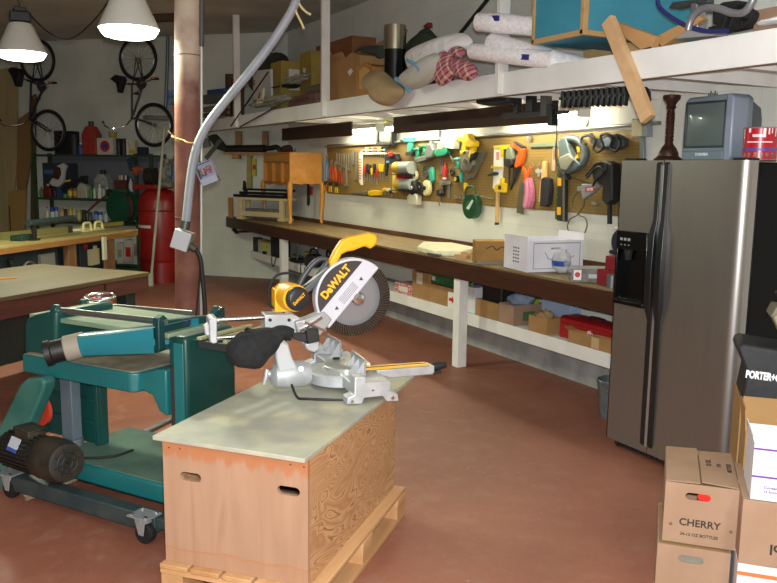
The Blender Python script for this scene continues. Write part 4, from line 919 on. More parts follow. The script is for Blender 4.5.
for a_, l_, w_ in ((-70, 0.05, 5), (-45, 0.02, 8), (5, 0.045, 9), (22, 0.03, 5), (34, 0.025, 4), (50, 0.04, 5)): wrap(b, a_, a_+w_, hcan-0.006-l_, hcan-0.004, rc+0.001)
b.build('white_drip', M('#efe9ea', 0.35), pc_)
b = MB()
for z, a0, a1 in ((0.118, -30, 14), (0.090, -50, 40)): wrap(b, a0, a1, z, z+(0.014 if z > 0.1 else 0.006), rc+0.0008)
b.build('label_print', M('#e8d6d8', 0.4), pc_)
ad = onx(636, 157, 3.78); single('power_adapter', 'small black power adapter lying on the left end of the refrigerator top', 'adapter', MB().box(-0.05, 0.05, -0.03, 0.03, 0, 0.028).tube([(0.05, 0, 0.014), (0.08, 0.02, 0.006), (0.09, 0.07, 0.005), (0.02, 0.09, 0.005)], 0.0045, 6, 5), BLKM, (3.78, ad.y, 1.7355), -80, bevel=0.003)

# ================================================================== on the workbench
BZ = 0.9305
t, w, d, h = carton3('large white carton with a script name in a black frame, on the workbench', (503.6, 266.8), (526.8, 272.6), (566, 268), BZ, 240.8, M('#e9e8f0', 0.6, c2='#dddce6', scale=5), open_=True, flaps=(('b', 0.05, 85), ('f', 0.03, 88)))
b = MB()
for (x0, x1, z0, z1) in ((0.05, d-0.03, h*0.90, h*0.905+0.003), (0.05, d-0.03, h*0.10, h*0.10+0.003), (0.05, 0.053, h*0.10, h*0.905), (d-0.033, d-0.03, h*0.10, h*0.905)): b.box(w, w+0.001, x0, x1, z0, z1)
b.build('printed_frame', M('#3b3a44', 0.6), t)
sc_ = [(0.15, 0.62), (0.165, 0.50), (0.18, 0.42), (0.22, 0.40), (0.235, 0.50), (0.245, 0.42), (0.26, 0.42), (0.27, 0.52), (0.285, 0.44), (0.31, 0.52), (0.33, 0.70), (0.335, 0.44), (0.36, 0.50), (0.37, 0.44), (0.40, 0.50)]
b = MB().tube([(w+0.001, y*d/0.48, z*h) for y, z in sc_], 0.0022, 5, 4)
b.text('MADE BY', LEFTSIDE(w+0.001, d*0.5, h*0.74), 0.02, 0.0004, 0.0003)
b.build('script_lettering', M('#3b3a44', 0.6), t)
b = MB()
for i in range(3):
    for j in range(5): b.box(w*0.40+i*0.035, w*0.40+i*0.035+0.022, -0.001, 0.0, h*(0.25+0.11*j), h*(0.25+0.11*j)+0.012)
b.build('printed_table', M('#5c5b66', 0.6), t)
t, w, d, h = carton3('small brown printed carton at the left of the white carton on the workbench', (472.3, 258.3), (475.5, 260.8), (503.8, 258.3), BZ+0.03, 241, M('#a07838', 0.7, c2='#8e6a30', scale=10), open_=False)
MB().tube([(w+0.001, d*0.25, h*0.6), (w+0.001, d*0.4, h*0.75), (w+0.001, d*0.5, h*0.55), (w+0.001, d*0.62, h*0.7), (w+0.001, d*0.85, h*0.62)], 0.004, 5, 4).build('script_lettering', INK, t)
t, w, d, h = carton3('flat grey carton lying under the small brown printed carton on the workbench', (472.5, 261.5), (477, 264.5), (505, 262.5), BZ, 260.8, M('#7c7868', 0.6), open_=False)
fo = [onz(u, v, BZ) for u, v in ((417, 251.5), (434, 256), (462, 256.8), (476, 252.5), (452, 247.5), (423, 246.5))]; f0 = fo[0]
FO = Frame(f0.x, f0.y, -90, BZ)
single('foam_sheet', 'pale cream foam packing slab lying on the workbench', 'packing foam', MB().prism([FO.loc(p).xy for p in fo], 0.0, 0.05, 'xy'), M('#e6e3c8', 0.8, c2='#d6d2b4', scale=14, bump=0.3), tuple(FO.o), -90, bevel=0.01)
p = onz(462, 258, BZ); single('wood_block', 'small tan wood offcut in front of the pale foam slab on the workbench', 'wood offcut', MB().cbox((0, 0, 0.014), (0.14, 0.05, 0.028)).cbox((0.03, 0.02, 0.040), (0.09, 0.04, 0.024), (0, 0, 20)), WOOD('#a87f55', '#c49a6c', 'x', 3, 12, 0.6), tuple(p), -75, bevel=0.002)
p = onz(439, 255.5, BZ); single('wrench', 'small grey steel tool lying against the front of the pale foam slab', 'tool', MB().bar((-0.09, 0, 0.012), (0.09, 0, 0.012), 0.03, 0.02), M('#6b7070', 0.4, 0.6), (p.x-0.05, p.y, p.z), -85, bevel=0.004)
p = onz(561, 273, BZ)
pb_ = thing('plastic_bag', 'clear crumpled plastic bag with a blue band beside the white workbench carton', 'bag', tuple(p), -70)
random.seed(3)
def crumple(rx, ry, rz, seed, amp=0.18, nu=22, nv=14):
    rnd = random.Random(seed); ph = [(rnd.uniform(2, 7), rnd.uniform(0, 6), rnd.uniform(2, 6), rnd.uniform(0, 6)) for _ in range(5)]
    def f(u, v):
        a = 2*PI*u; t_ = PI*v; k = 1+sum(amp/3*math.sin(q_[0]*a+q_[1])*math.sin(q_[2]*t_+q_[3]) for q_ in [(round(x[0]), x[1], x[2], x[3]) for x in ph])
        return (rx*k*math.sin(t_)*math.cos(a), ry*k*math.sin(t_)*math.sin(a), rz-rz*k*math.cos(t_))
    return MB().grid(f, nu, nv)
BAGM = M('#cfd2d6', 0.2, alpha=0.55, c2='#f2f3f5', scale=18, bump=0.5)
cr_ = crumple(0.075, 0.06, 0.085, 4); cr_.build('bag', BAGM, pb_)
MB().lathe([(0.064, 0.055), (0.07, 0.075), (0.072, 0.095)], n=20, close=False).build('blue_band', M('#2b4a9e', 0.5), pb_)
t, w, d, h = carton3('flat grey shrink-wrapped carton with a red and white label, on the workbench', (567.5, 278), (571, 281.8), (598, 279.5), BZ, 268.5, M('#6d6b66', 0.25, c2='#8d8a84', scale=20, coat=0.5), open_=False)
MB().box(w, w+0.001, d*0.06, d*0.26, h*0.15, h*0.9).build('white_label', M('#e2dede', 0.5), t); MB().cyl((w+0.0008, d*0.16, h*0.55), (w+0.002, d*0.16, h*0.55), h*0.2, n=14).build('red_spot', M('#c03028', 0.5), t)
MB().box(w, w+0.001, d*0.45, d*0.75, h*0.3, h*0.6).build('grey_label', M('#b8c0bc', 0.5), t)
REDC = M('#7d1722', 0.5, c2='#8a1c28', scale=8); WHT = M('#e8e4e4', 0.6)
pr0 = onz(597, 284, BZ)
RBW = 0.30
def redbox(label, P, w, d, h):
    t = carton(label, P, -90, w, d, h, REDC, open_=False)
    MB().cyl((w*0.42, -0.0012, h*0.62), (w*0.42, 0, h*0.62), 0.016, n=18).box(w*0.25, w*0.7, -0.001, 0, h*0.28, h*0.36).box(w*0.32, w*0.66, -0.001, 0, h*0.12, h*0.19).build('white_print', WHT, t)
    return t
yA = onx(596.5, 283, 3.80).y; yB = onx(619, 290, 3.80).y
redbox('dark red carton with white print, lower of the two beside the refrigerator', (3.80, yA, BZ), max(0.12, yA-3.60), 0.26, 0.103)
yC = onx(605, 268, 3.82).y
redbox('dark red carton with white print, upper of the two beside the refrigerator', (3.82, yC, BZ+0.104), max(0.10, yC-3.605), 0.24, 0.092)
yD = onx(612, 288, 3.765).y
single('tin_can', 'small plain grey tin in front of the dark red cartons', 'can', MB().lathe([(0.034, 0), (0.034, 0.085), (0.031, 0.088)], n=24), M('#6f7476', 0.4, 0.5), (3.762, yD, BZ), 0)
p = onz(601, 270, BZ); yE = onx(600.5, 265, 3.93).y
single('drill_chuck', 'small black tool end resting on the lower dark red carton', 'tool', MB().cyl((-0.03, 0, 0.022), (0.025, 0, 0.022), 0.02).cyl((-0.05, 0, 0.022), (-0.03, 0, 0.022), 0.009), BLKM, (3.90, yA-0.035, BZ+0.1035), -90)
yG = onx(611, 242, 3.90).y
gt = thing('hose_reel', 'dark blue round reel with a green centre on the dark red cartons', 'reel', (3.935, yC-0.04, BZ+0.197), -90)
MB().lathe([(0.085, -0.03), (0.09, -0.02), (0.09, 0.02), (0.085, 0.03)], (0.0, 0, 0.09), (0, 1, 0), n=32).build('housing', M('#232a3d', 0.45), gt, 0.003)
MB().lathe([(0.042, 0), (0.042, 0.012), (0.02, 0.02), (0, 0.02)], (0.02, -0.03, 0.075), (0, -1, 0), n=24).build('green_core', M('#1f6a42', 0.5), gt)
MB().prism([(-0.09, 0.03), (-0.10, 0.01), (-0.06, 0.0), (0.06, 0.0), (0.06, 0.02)], -0.035, 0.03).build('foot', M('#1b1d24', 0.5), gt, 0.003)
yH = onx(609, 223, 3.94).y
single('paper_sheet', 'loose white paper sheet propped on top of the dark blue reel', 'paper', MB().add([(-0.07, -0.05, 0.0), (0.07, -0.05, 0.012), (0.075, 0.06, 0.05), (-0.05, 0.06, 0.045), (-0.07, -0.05, 0.002), (0.07, -0.05, 0.014), (0.075, 0.06, 0.052), (-0.05, 0.06, 0.047)], [(0, 3, 2, 1), (4, 5, 6, 7), (0, 1, 5, 4), (1, 2, 6, 5), (2, 3, 7, 6), (3, 0, 4, 7)]), M('#f2f0ee', 0.6), (3.935, yC-0.04, BZ+0.197+0.172), -90)

# small wooden desk with cabriole legs
HON = WOOD('#c5822e', '#d99b46', 'x', 2.5, 10, 0.4); HONZ = WOOD('#c5822e', '#d69843', 'z', 2.5, 10, 0.4); HOND = WOOD('#b06e28', '#c58236', 'x', 2.5, 10, 0.45)
fl_, fc_, frr = onz(264, 219, BZ), onz(290, 224.5, BZ), onz(323.5, 225.2, BZ)
d1 = fc_-fl_; dgd = math.degrees(math.atan2(d1.y, d1.x))
DK = Frame(fl_.x, fl_.y, dgd, BZ)
dw = d1.length; dd = (frr-fc_).length
zt_d = None
def zup(P, u, v): dv = ray(u, v); return EYE+dv.z*math.hypot(P.x, P.y)/math.hypot(dv.x, dv.y)
z_top = zup(fc_, 289, 152)-BZ; z_leg = zup(fc_, 290, 186.5)-BZ
dk = thing('small_desk', 'miniature honey-coloured wooden desk with cabriole legs on the far end of the workbench', 'desk', DK.o, dgd)
# carcass: open front with a row of pigeon holes, apron scalloped
MB().box(0, 0.015, 0, dd, z_leg+0.03, z_top).build('side_panel', HONZ, dk, 0.002)
sp_ = [(0.0, z_leg+0.035), (0.0, z_top), (dd, z_top), (dd, z_leg+0.035)]
n = 14
for k in range(n+1): t_ = k/n; sp_.append((dd*(1-t_), z_leg+0.02+0.018*abs(math.sin(PI*3*t_))*(1 if 0 < k < n else 0)))
MB().prism([(y, z) for y, z in sp_], dw-0.015, dw, 'yz').build('side_panel', HON, dk, 0.001)
MB().box(0.015, dw-0.015, 0, dd, z_top-0.015, z_top).build('top', HON, dk, 0.002)
MB().box(0.015, dw-0.015, dd-0.012, dd, z_leg+0.03, z_top-0.015).build('back_panel', HON, dk)
zm_ = z_leg+0.05; zs_ = zm_+(z_top-zm_)*0.66
MB().box(0.015, dw-0.015, 0.005, dd-0.012, zm_-0.012, zm_).box(0.015, dw-0.015, 0.005, dd-0.012, zs_, zs_+0.01).build('shelf', HOND, dk)
MB().box(0.018, dw-0.018, 0.004, 0.016, zs_+0.014, z_top-0.018).build('drawer_front', HON, dk, 0.002)
for k in (1, 2): x = dw*k/3; MB().box(x-0.005, x+0.005, 0.005, dd-0.012, zm_, zs_).build('divider', HON, dk)
for k in range(3): x0_, x1_ = 0.015+(dw-0.03)*k/3, 0.015+(dw-0.03)*(k+1)/3; MB().box(x0_+0.006, x1_-0.006, 0.05, 0.058, zm_+0.001, zs_-0.012).build('pigeonhole_door', HON, dk, 0.006)
ap = [(0.0, zm_-0.012), (dw, zm_-0.012)]
for k in range(n+1): t_ = k/n; ap.append((dw*(1-t_), z_leg+0.0+0.022*abs(math.sin(PI*2.5*t_))))
MB().prism(ap, 0.0, 0.012).build('apron', HOND, dk, 0.001)
for (x, y, sx_, sy_) in ((0.01, 0.01, -1, -1), (dw-0.01, 0.01, 1, -1), (0.01, dd-0.01, -1, 1), (dw-0.01, dd-0.01, 1, 1)):
    o_ = 0.022
    MB().tube([(x, y, z_leg+0.05), (x+sx_*o_*1.0, y+sy_*o_*0.6, z_leg), (x+sx_*o_*0.6, y+sy_*o_*0.4, z_leg*0.62), (x-sx_*0.004, y, z_leg*0.28), (x+sx_*0.002, y, z_leg*0.10), (x+sx_*0.008, y+sy_*0.006, 0.026)], [0.026, 0.038, 0.030, 0.020, 0.017, 0.018], 12, 5).ell((x+sx_*0.010, y+sy_*0.008, 0.0225), (0.027, 0.027, 0.0222)).build('leg', HONZ, dk)

# pale wooden stand with black machine rails behind the little desk
lA, lC = onz(227, 219, BZ), onz(291, 214, BZ)
st_l = onz(240, 219, BZ); st_r = onz(281, 221.5, BZ)
dv_ = st_r-st_l; LT = Frame(st_l.x, st_l.y, math.degrees(math.atan2(dv_.y, dv_.x)), BZ); sw = dv_.length
lt = thing('lathe_stand', 'low pale wooden stand with black metal rails behind the miniature desk on the workbench', 'lathe', LT.o, LT.deg)
PINE = WOOD('#c2ab7c', '#d4bf92', 'x', 3, 10, 0.6)
zr = zup(st_l, 236, 198)-BZ
for x in (0.0, sw):
    MB().box(x-0.035, x+0.035, 0.0, 0.05, 0.04, zr-0.02).box(x-0.06, x+0.06, -0.01, 0.20, 0, 0.04).box(x-0.035, x+0.035, 0.15, 0.20, 0.04, zr-0.02).build('leg', PINE, lt, 0.003)
MB().box(0.035, sw-0.035, 0.0, 0.03, 0.05, 0.12).build('front_rail', PINE, lt, 0.002)
MB().box(-0.06, sw+0.10, 0.0, 0.20, zr-0.02, zr+0.015).build('stand_top', PINE, lt, 0.002)
MB().box(0.05, sw-0.05, 0.06, 0.16, 0.02, 0.16).build('drawer_unit', M('#5a5a58', 0.5, c2='#7a7a76', scale=20), lt, 0.002)
BLKR = M('#15171c', 0.4)
MB().box(-0.12, sw+0.05, -0.01, 0.03, zr+0.016, zr+0.055).build('lower_rail', BLKR, lt, 0.003)
MB().box(-0.06, sw+0.12, 0.05, 0.09, zr+0.06, zr+0.095).box(-0.04, 0.0, 0.05, 0.09, zr+0.016, zr+0.06).box(sw, sw+0.04, 0.05, 0.09, zr+0.016, zr+0.06).build('upper_rail', BLKR, lt, 0.003)
MB().box(-0.06, sw+0.12, 0.12, 0.17, zr+0.11, zr+0.14).box(-0.04, 0.0, 0.12, 0.17, zr+0.016, zr+0.11).box(sw, sw+0.04, 0.12, 0.17, zr+0.016, zr+0.11).prism([(-0.06, zr+0.14), (-0.015, zr+0.14), (-0.02, zr+0.22), (-0.045, zr+0.25), (-0.05, zr+0.18)], 0.12, 0.16).build('tailstock_rail', BLKR, lt, 0.003)
e0 = onz(228.5, 219, BZ)
single('board_offcut', 'short brown board end standing at the far left end of the workbench', 'board', MB().box(-0.04, 0.04, -0.012, 0.012, 0, 0.30), WOOD('#8d6238', '#a5784a', 'z', 3, 10, 0.6), tuple(onz(231, 218, BZ)), LT.deg+8, bevel=0.002)

# ================================================================== on the shelf under the workbench
def shelf_box(label, u0, u1, vt, off, depth, mat, open_=False, cat='box', name='cardboard_box', u_top=None, **kw):
    x0, x1 = BN.onv(u0, 320, off).x, BN.onv(u1, 320, off).x
    zt2 = min(BN.onv(u_top or (u0+u1)/2, vt, off).z, 0.755)
    t = thing(name, label, cat, BN.w(x0, off, SHZ+0.001), -90)
    depth = min(depth, 0.62-off)
    carton_parts(t, x1-x0, depth, zt2-SHZ, mat, open_=open_, **kw)
    t['w'] = x1-x0; t['h'] = zt2-SHZ; t['d'] = depth
    return t
SO = 0.30
t = shelf_box('red and white printed box on the under-bench shelf beside the saw blade', 394.5, 411.5, 284, SO, 0.25, M('#b83238', 0.6, c2='#d8c8c4', scale=55, lo=0.45, hi=0.6))
MB().box(t['w']*0.25, t['w']*0.75, -0.001, 0, t['h']*0.25, t['h']*0.75).build('label', M('#d9cfc4', 0.6), t)
t = shelf_box('tall brown carton with a white label on the under-bench shelf', 411.8, 428.5, 272, SO, 0.28, CARD2); MB().box(t['w']*0.25, t['w']*0.6, -0.001, 0, t['h']*0.55, t['h']*0.95).build('label', M('#d8d2c0', 0.6), t)
t = shelf_box('wide brown carton left of the white post, under a green package', 428.8, 452, 286, SO, 0.28, CARD2)
zz = t['h']
t2 = thing('seed_bag', 'dark green printed package on the wide brown carton left of the white post', 'package', t.location+Vector((0.02, 0.03, zz+0.002)), -90)
MB().box(0.0, t['w']+0.06, 0.0, 0.2, 0, min(0.10, 0.755-SHZ-zz)).build('body', M('#1f5a34', 0.5, c2='#2f7a48', scale=14), t2, 0.012)
MB().box(0.04, 0.10, -0.001, 0.0, 0.03, 0.07).build('print', M('#d8e4d4', 0.5), t2)
x_ = BN.onv(448, 300, 0.285); t3 = shelf_box('small white box with a red arrow beside the white post', 447.5, 455, 292.5, 0.285, 0.012, M('#e6e2da', 0.6)); MB().prism([(0.02, t3['h']*0.45), (t3['w']*0.55, t3['h']*0.45), (t3['w']*0.55, t3['h']*0.3), (t3['w']*0.85, t3['h']*0.55), (t3['w']*0.55, t3['h']*0.8), (t3['w']*0.55, t3['h']*0.65), (0.02, t3['h']*0.65)], -0.001, 0).build('red_arrow', M('#c22a22', 0.5), t3)
t3.location = BN.w(BN.loc(t3.location).x, 0.283, SHZ+0.001)
shelf_box('white plastic canister right of the white post under the workbench', 466, 474.5, 287, SO+0.03, 0.14, M('#d8dadd', 0.5), name='canister', cat='canister')
shelf_box('blue and yellow packet right behind the white canister', 467, 480, 282, SO+0.19, 0.10, M('#30489a', 0.5, c2='#b8b840', scale=9, lo=0.52, hi=0.56), name='packet', cat='packet')
t = shelf_box('open brown carton with a black tool case in it on the under-bench shelf', 475.5, 498, 301, SO-0.012, 0.30, CARD2, open_=True)
bc = thing('tool_case', 'black tool case with a white square label in the open carton under the bench', 'case', t.location+Vector((0.04, -0.03, 0.012)), -90)
MB().box(0.0, t['w']-0.05, 0, 0.20, 0, min(0.39, 0.75-SHZ-0.012)).build('shell', BLKM, bc, 0.01); MB().box(0.11, 0.17, -0.001, 0, 0.28, 0.34).build('label', M('#dfe2e6', 0.5), bc)
t = shelf_box('open brown carton with blue-grey cloth in it on the under-bench shelf', 498.4, 513.2, 304, SO-0.015, 0.33, CARD, open_=True)
MB().box(t['w'], t['w']+0.001, 0.10, 0.22, t['h']*0.2, t['h']*0.65).build('green_print', M('#4c6a48', 0.6), t)
cl_ = crumple(0.10, 0.13, 0.07, 9); cl_.M = Matrix.Identity(4)
single('cloth_bundle', 'blue-grey crumpled cloth bundle in the open carton under the bench', 'cloth', cl_, M('#8f9fb2', 0.8, c2='#6d7c8e', scale=14), tuple(BN.w(BN.loc(t.location).x+t['w']*0.5, SO+0.14, SHZ+t['h']-0.045)), -90)
single('green_packet', 'bright green packet beside the crumpled cloth under the bench', 'packet', MB().cbox((0, 0, 0.02), (0.05, 0.10, 0.04), (0, 12, 0)), M('#9ac62c', 0.5), tuple(BN.w(BN.loc(t.location).x+t['w']*0.5+0.02, SO+0.245, SHZ+t['h']-0.012)), -90, bevel=0.006)
t = shelf_box('small tan carton stuffed with brown paper on the under-bench shelf', 528.5, 547, 317, SO-0.015, 0.16, CARD2, open_=True)
pb2 = crumple(0.065, 0.06, 0.05, 12, 0.3); single('paper_wad', 'crumpled brown paper in the small tan carton', 'paper', pb2, M('#a98a60', 0.8), tuple(BN.w(BN.loc(t.location).x+t['w']*0.5, SO+0.065, SHZ+t['h']-0.05)), -90)
shelf_box('pale blue box behind the red tool box under the bench', 541, 570, 300, SO+0.21, 0.11, M('#9fb4cc', 0.6))
REDT = M('#a3171d', 0.4)
x0, x1 = BN.onv(553.5, 325, SO).x, BN.onv(606, 330, SO+0.2).x
tbz = BN.onv(555, 316, SO).z-SHZ
rt = thing('tool_box', 'long bright red metal tool box on the under-bench shelf', 'tool box', BN.w(x0, SO-0.005, SHZ+0.001), -90)
MB().box(0, 0.62, 0.0, 0.20, 0, tbz-0.05).build('body', REDT, rt, 0.006); MB().prism([(0, tbz-0.049), (0, tbz-0.015), (0.03, tbz), (0.17, tbz), (0.20, tbz-0.015), (0.20, tbz-0.049)], 0.0, 0.62, 'yz').build('lid', REDT, rt, 0.004)
MB().tube([(0.22, 0.1, tbz), (0.24, 0.1, tbz+0.02), (0.38, 0.1, tbz+0.02), (0.40, 0.1, tbz)], 0.006, 8, 3).build('handle', BLKM, rt)
xq = BN.onv(567.8, 340, SO-0.165).x
FZ = thing('cardboard_box', 'open tan carton in front of the red tool box on the under-bench shelf', 'box', BN.w(BN.onv(567.8, 346, SO-0.03).x, SO-0.22+0.2-0.0, SHZ+0.001), -90)
rt.location = BN.w(x0, SO+0.06, SHZ+0.001)
xf0, xf1 = BN.onv(567.8, 346, SO-0.018).x, BN.onv(611, 358, SO-0.018).x; hf = BN.onv(567.8, 328.5, SO-0.018).z-SHZ
FZ.location = BN.w(xf0, SO-0.018, SHZ+0.001)
carton_parts(FZ, xf1-xf0, 0.07, hf*0.92, CARD2, open_=True, flaps=(('l', 0.05, 20),))
MB().box((xf1-xf0)*0.55, (xf1-xf0)*0.72, -0.001, 0, hf*0.1, hf*0.85).build('tape', M('#c2a878', 0.4), FZ)
single('red_ball', 'small red and white ball in the open tan carton under the bench', 'ball', MB().ell((0, 0, 0.03), 0.03), M('#c23a3c', 0.5, c2='#d8c4c0', scale=40, lo=0.5, hi=0.55), tuple(BN.w(xf0+(xf1-xf0)*0.42, SO+0.017, SHZ+hf*0.92-0.035)), 0)
# far end of the shelf
shelf_box('cream metal case at the far left end of the under-bench shelf', 259, 271, 241, 0.32, 0.12, M('#b9b89a', 0.5), name='metal_case', cat='case')
shelf_box('black plastic case left of the far white post under the bench', 271.3, 278, 238, SO+0.01, 0.2, BLKM, name='plastic_case', cat='case')
shelf_box('dark grey tool crate at the very end of the under-bench shelf', 248, 257.5, 237, 0.31, 0.10, M('#3c3f3a', 0.7, c2='#2a2c28', scale=20), name='tool_crate', cat='crate')
def tool_pistol(label, P, deg, body, accent, s=1.0, name='power_drill', tip=None, group=None):
    t = thing(name, label, 'drill', P, deg, group)
    MB().lathe([(0.02*s, -0.09*s), (0.03*s, -0.085*s), (0.033*s, 0.02*s), (0.024*s, 0.06*s)], (0, 0, 0.17*s), (1, 0, 0), n=18).build('motor_body', body, t)
    MB().lathe([(0.022*s, 0.06*s), (0.02*s, 0.10*s), (0.012*s, 0.115*s)], (0, 0, 0.17*s), (1, 0, 0), n=14).cyl((0.115*s, 0, 0.17*s), (0.16*s, 0, 0.17*s), 0.004*s, n=8).build('chuck', tip or BLKM, t)
    MB().prism([(-0.055*s, 0.15*s), (-0.008*s, 0.15*s), (-0.020*s, 0.05*s), (-0.07*s, 0.05*s)], -0.017*s, 0.017*s).build('grip', body, t, 0.006*s)
    MB().box(-0.085*s, 0.0, -0.03*s, 0.03*s, 0.0, 0.05*s).build('battery', accent, t, 0.005*s)
    MB().prism([(-0.008*s, 0.14*s), (0.006*s, 0.135*s), (-0.004*s, 0.105*s), (-0.014*s, 0.105*s)], -0.008*s, 0.008*s).build('trigger', BLKM, t)
    return t
tool_pistol('yellow and black cordless drill on the far left end of the under-bench shelf', BN.w(BN.onv(266, 252, 0.31).x, 0.325, SHZ+0.001), -70, M('#b8b02c', 0.5), BLKM, 0.9)
xg = BN.onv(289, 255, 0.3).x
sg = thing('tool_stand', 'grey metal frame stand right of the far white post under the bench', 'stand', BN.w(xg, 0.305, SHZ+0.001), -90)
GRYM = M('#8d9498', 0.4, 0.6)
MB().box(0, 0.24, 0, 0.16, 0, 0.05).build('base', BLKM, sg, 0.004); [MB().box(x, x+0.02, 0.02, 0.04, 0.05, 0.33).build('upright', GRYM, sg) for x in (0.0, 0.2)]; MB().box(-0.01, 0.24, 0.0, 0.12, 0.33, 0.35).build('top_plate', BLKM, sg, 0.003)
xg = BN.onv(300, 255, 0.3).x
single('paint_tin', 'dull yellow tin on the under-bench shelf between the frame stand and black tools', 'can', MB().lathe([(0.075, 0), (0.075, 0.17), (0.068, 0.175)], n=28), M('#8f8632', 0.5), tuple(BN.w(xg+0.10, 0.40, SHZ+0.001)))
single('spray_bottle', 'slim silver bottle behind the dull yellow tin under the bench', 'bottle', MB().lathe([(0.035, 0), (0.035, 0.26), (0.015, 0.31), (0.015, 0.36)], n=20), M('#b4bcc0', 0.3, 0.5), tuple(BN.w(xg+0.03, 0.52, SHZ+0.001)))
for k, (u, nm, hh, lab) in enumerate(((310, 'circular_saw', 0.17, 'black power tool lying right of the dull yellow tin under the bench'), (324, 'belt_sander', 0.19, 'black power tool half hidden behind the yellow saw handle'))):
    x = BN.onv(u, 262, 0.32).x; t = thing('power_tool', lab, 'power tool', BN.w(x, 0.32, SHZ+0.001), -75-20*k)
    MB().prism([(-0.12, 0.0), (0.14, 0.0), (0.16, hh*0.5), (0.06, hh), (-0.10, hh*0.9), (-0.15, hh*0.4)], 0, 0.13).build('housing', M('#1c1f26', 0.5), t, 0.02)
    MB().tube([(-0.08, 0.06, hh*0.9), (-0.05, 0.06, hh+0.05), (0.05, 0.06, hh+0.05), (0.08, 0.06, hh*0.85)], 0.013, 10, 4).build('handle', BLKM, t)
for (u, v, lab) in ((272, 262, 'thin black cable hanging off the shelf left of the far white post'), (301, 262, 'thin black cable hanging off the shelf right of the far white post')):
    p = BN.onv(u, v-12, 0.25)
    single('hanging_cable', lab, 'cable', MB().tube([(0, 0.10, 0.03), (0.03, 0.02, 0.02), (0.05, -0.004, -0.06), (0.10, -0.006, -0.13), (0.17, -0.006, -0.09), (0.22, -0.004, -0.01), (0.25, 0.03, 0.012), (0.24, 0.12, 0.012)], 0.006, 6, 6), RUBBER, tuple(BN.w(p.x-0.12, 0.272, SHZ+0.005)), -90)
single('clamp_bar', 'black bar sticking out past the far left end of the workbench', 'bar', MB().cbox((0, 0, 0), (0.18, 0.05, 0.035), (0, 12, 0)).cbox((0.13, 0.25, 0.0), (0.04, 0.5, 0.03)), BLKM, tuple(onx(235.5, 231, 3.72)), -90)
# ================================================================== tools hanging on the pegboard
class Hang:
    """a tool on the board: outlines follow the sight lines onto the board's plane, thickness is towards the room"""
    def __init__(s, name, label, cat, u, v, group=None, X=PEGX):
        s.X = X; s.P = onx(u, v, X); s.t = thing(name, label, cat, s.P, -90, group); s.last = None
    def L(s, u, v): q = onx(u, v, s.X); return (s.P.y-q.y, q.z-s.P.z)
    def k(s, u, v): return abs(s.L(u, v+1)[1]-s.L(u, v)[1])
    def poly(s, part, pts, mat, a=0.004, b=0.03, bev=0.003, sub=False):
        o = MB().prism([s.L(u, v) for u, v in pts], -b, -a).build(part, mat, s.last if sub else s.t, bev)
        if not sub: s.last = o
        return s
    def rect(s, part, u0, v0, u1, v1, mat, a=0.004, b=0.03, bev=0.003, sub=False): return s.poly(part, [(u0, v0), (u1, v0), (u1, v1), (u0, v1)], mat, a, b, bev, sub)
    def tube(s, part, pts, mat, r, y=0.02, n=8, sm=5, sub=False):
        o = MB().tube([(s.L(u, v)[0], -y, s.L(u, v)[1]) for u, v in pts], r, n, sm if len(pts) > 2 else 0).build(part, mat, s.last if sub else s.t)
        if not sub: s.last = o
        return s
    def disc(s, part, u, v, r, mat, a=0.004, b=0.03, sub=False, hole=0):
        x, z = s.L(u, v); R_ = r*s.k(u, v); h_ = hole*s.k(u, v)
        pr = [(h_, 0), (R_, 0), (R_, b-a), (h_, b-a)] if not hole else [(h_, 0), (R_, 0), (R_, b-a), (h_, b-a), (h_, 0)]
        o = MB().lathe(pr, (x, -a, z), (0, -1, 0), n=24, close=not hole).build(part, mat, s.last if sub else s.t, 0.0)
        if not sub: s.last = o
        return s
    def ring(s, part, u, v, r, mat, w=0.004, y=0.02, sub=False, sx=1.0):
        x, z = s.L(u, v); R_ = r*s.k(u, v)
        o = MB().torus((x, -y, z), R_, w, (0, 1, 0), 28, 8).build(part, mat, s.last if sub else s.t)
        if not sub: s.last = o
        return s
def cluster(u, v, r): return [(u+r*math.cos(R(a)), v+r*math.sin(R(a))) for a in range(0, 360, 30)]
GRN = M('#1d7a5c', 0.45, c2='#186a50', scale=15); TEALG = M('#2f9a86', 0.45); YLW = M('#e6c21a', 0.45, c2='#d8b010', scale=10); ORG = M('#d8561a', 0.45)
DARKG = M('#23272a', 0.5); STEEL2 = M('#a9abaa', 0.35, 0.75); PALE = M('#dedac8', 0.55); REDP = M('#b3231f', 0.45); BLUP = M('#4f93c8', 0.45); OLIVE = M('#6a7458', 0.5)
WD = WOOD('#c79a5e', '#d9b078', 'z', 3, 10, 0.6)
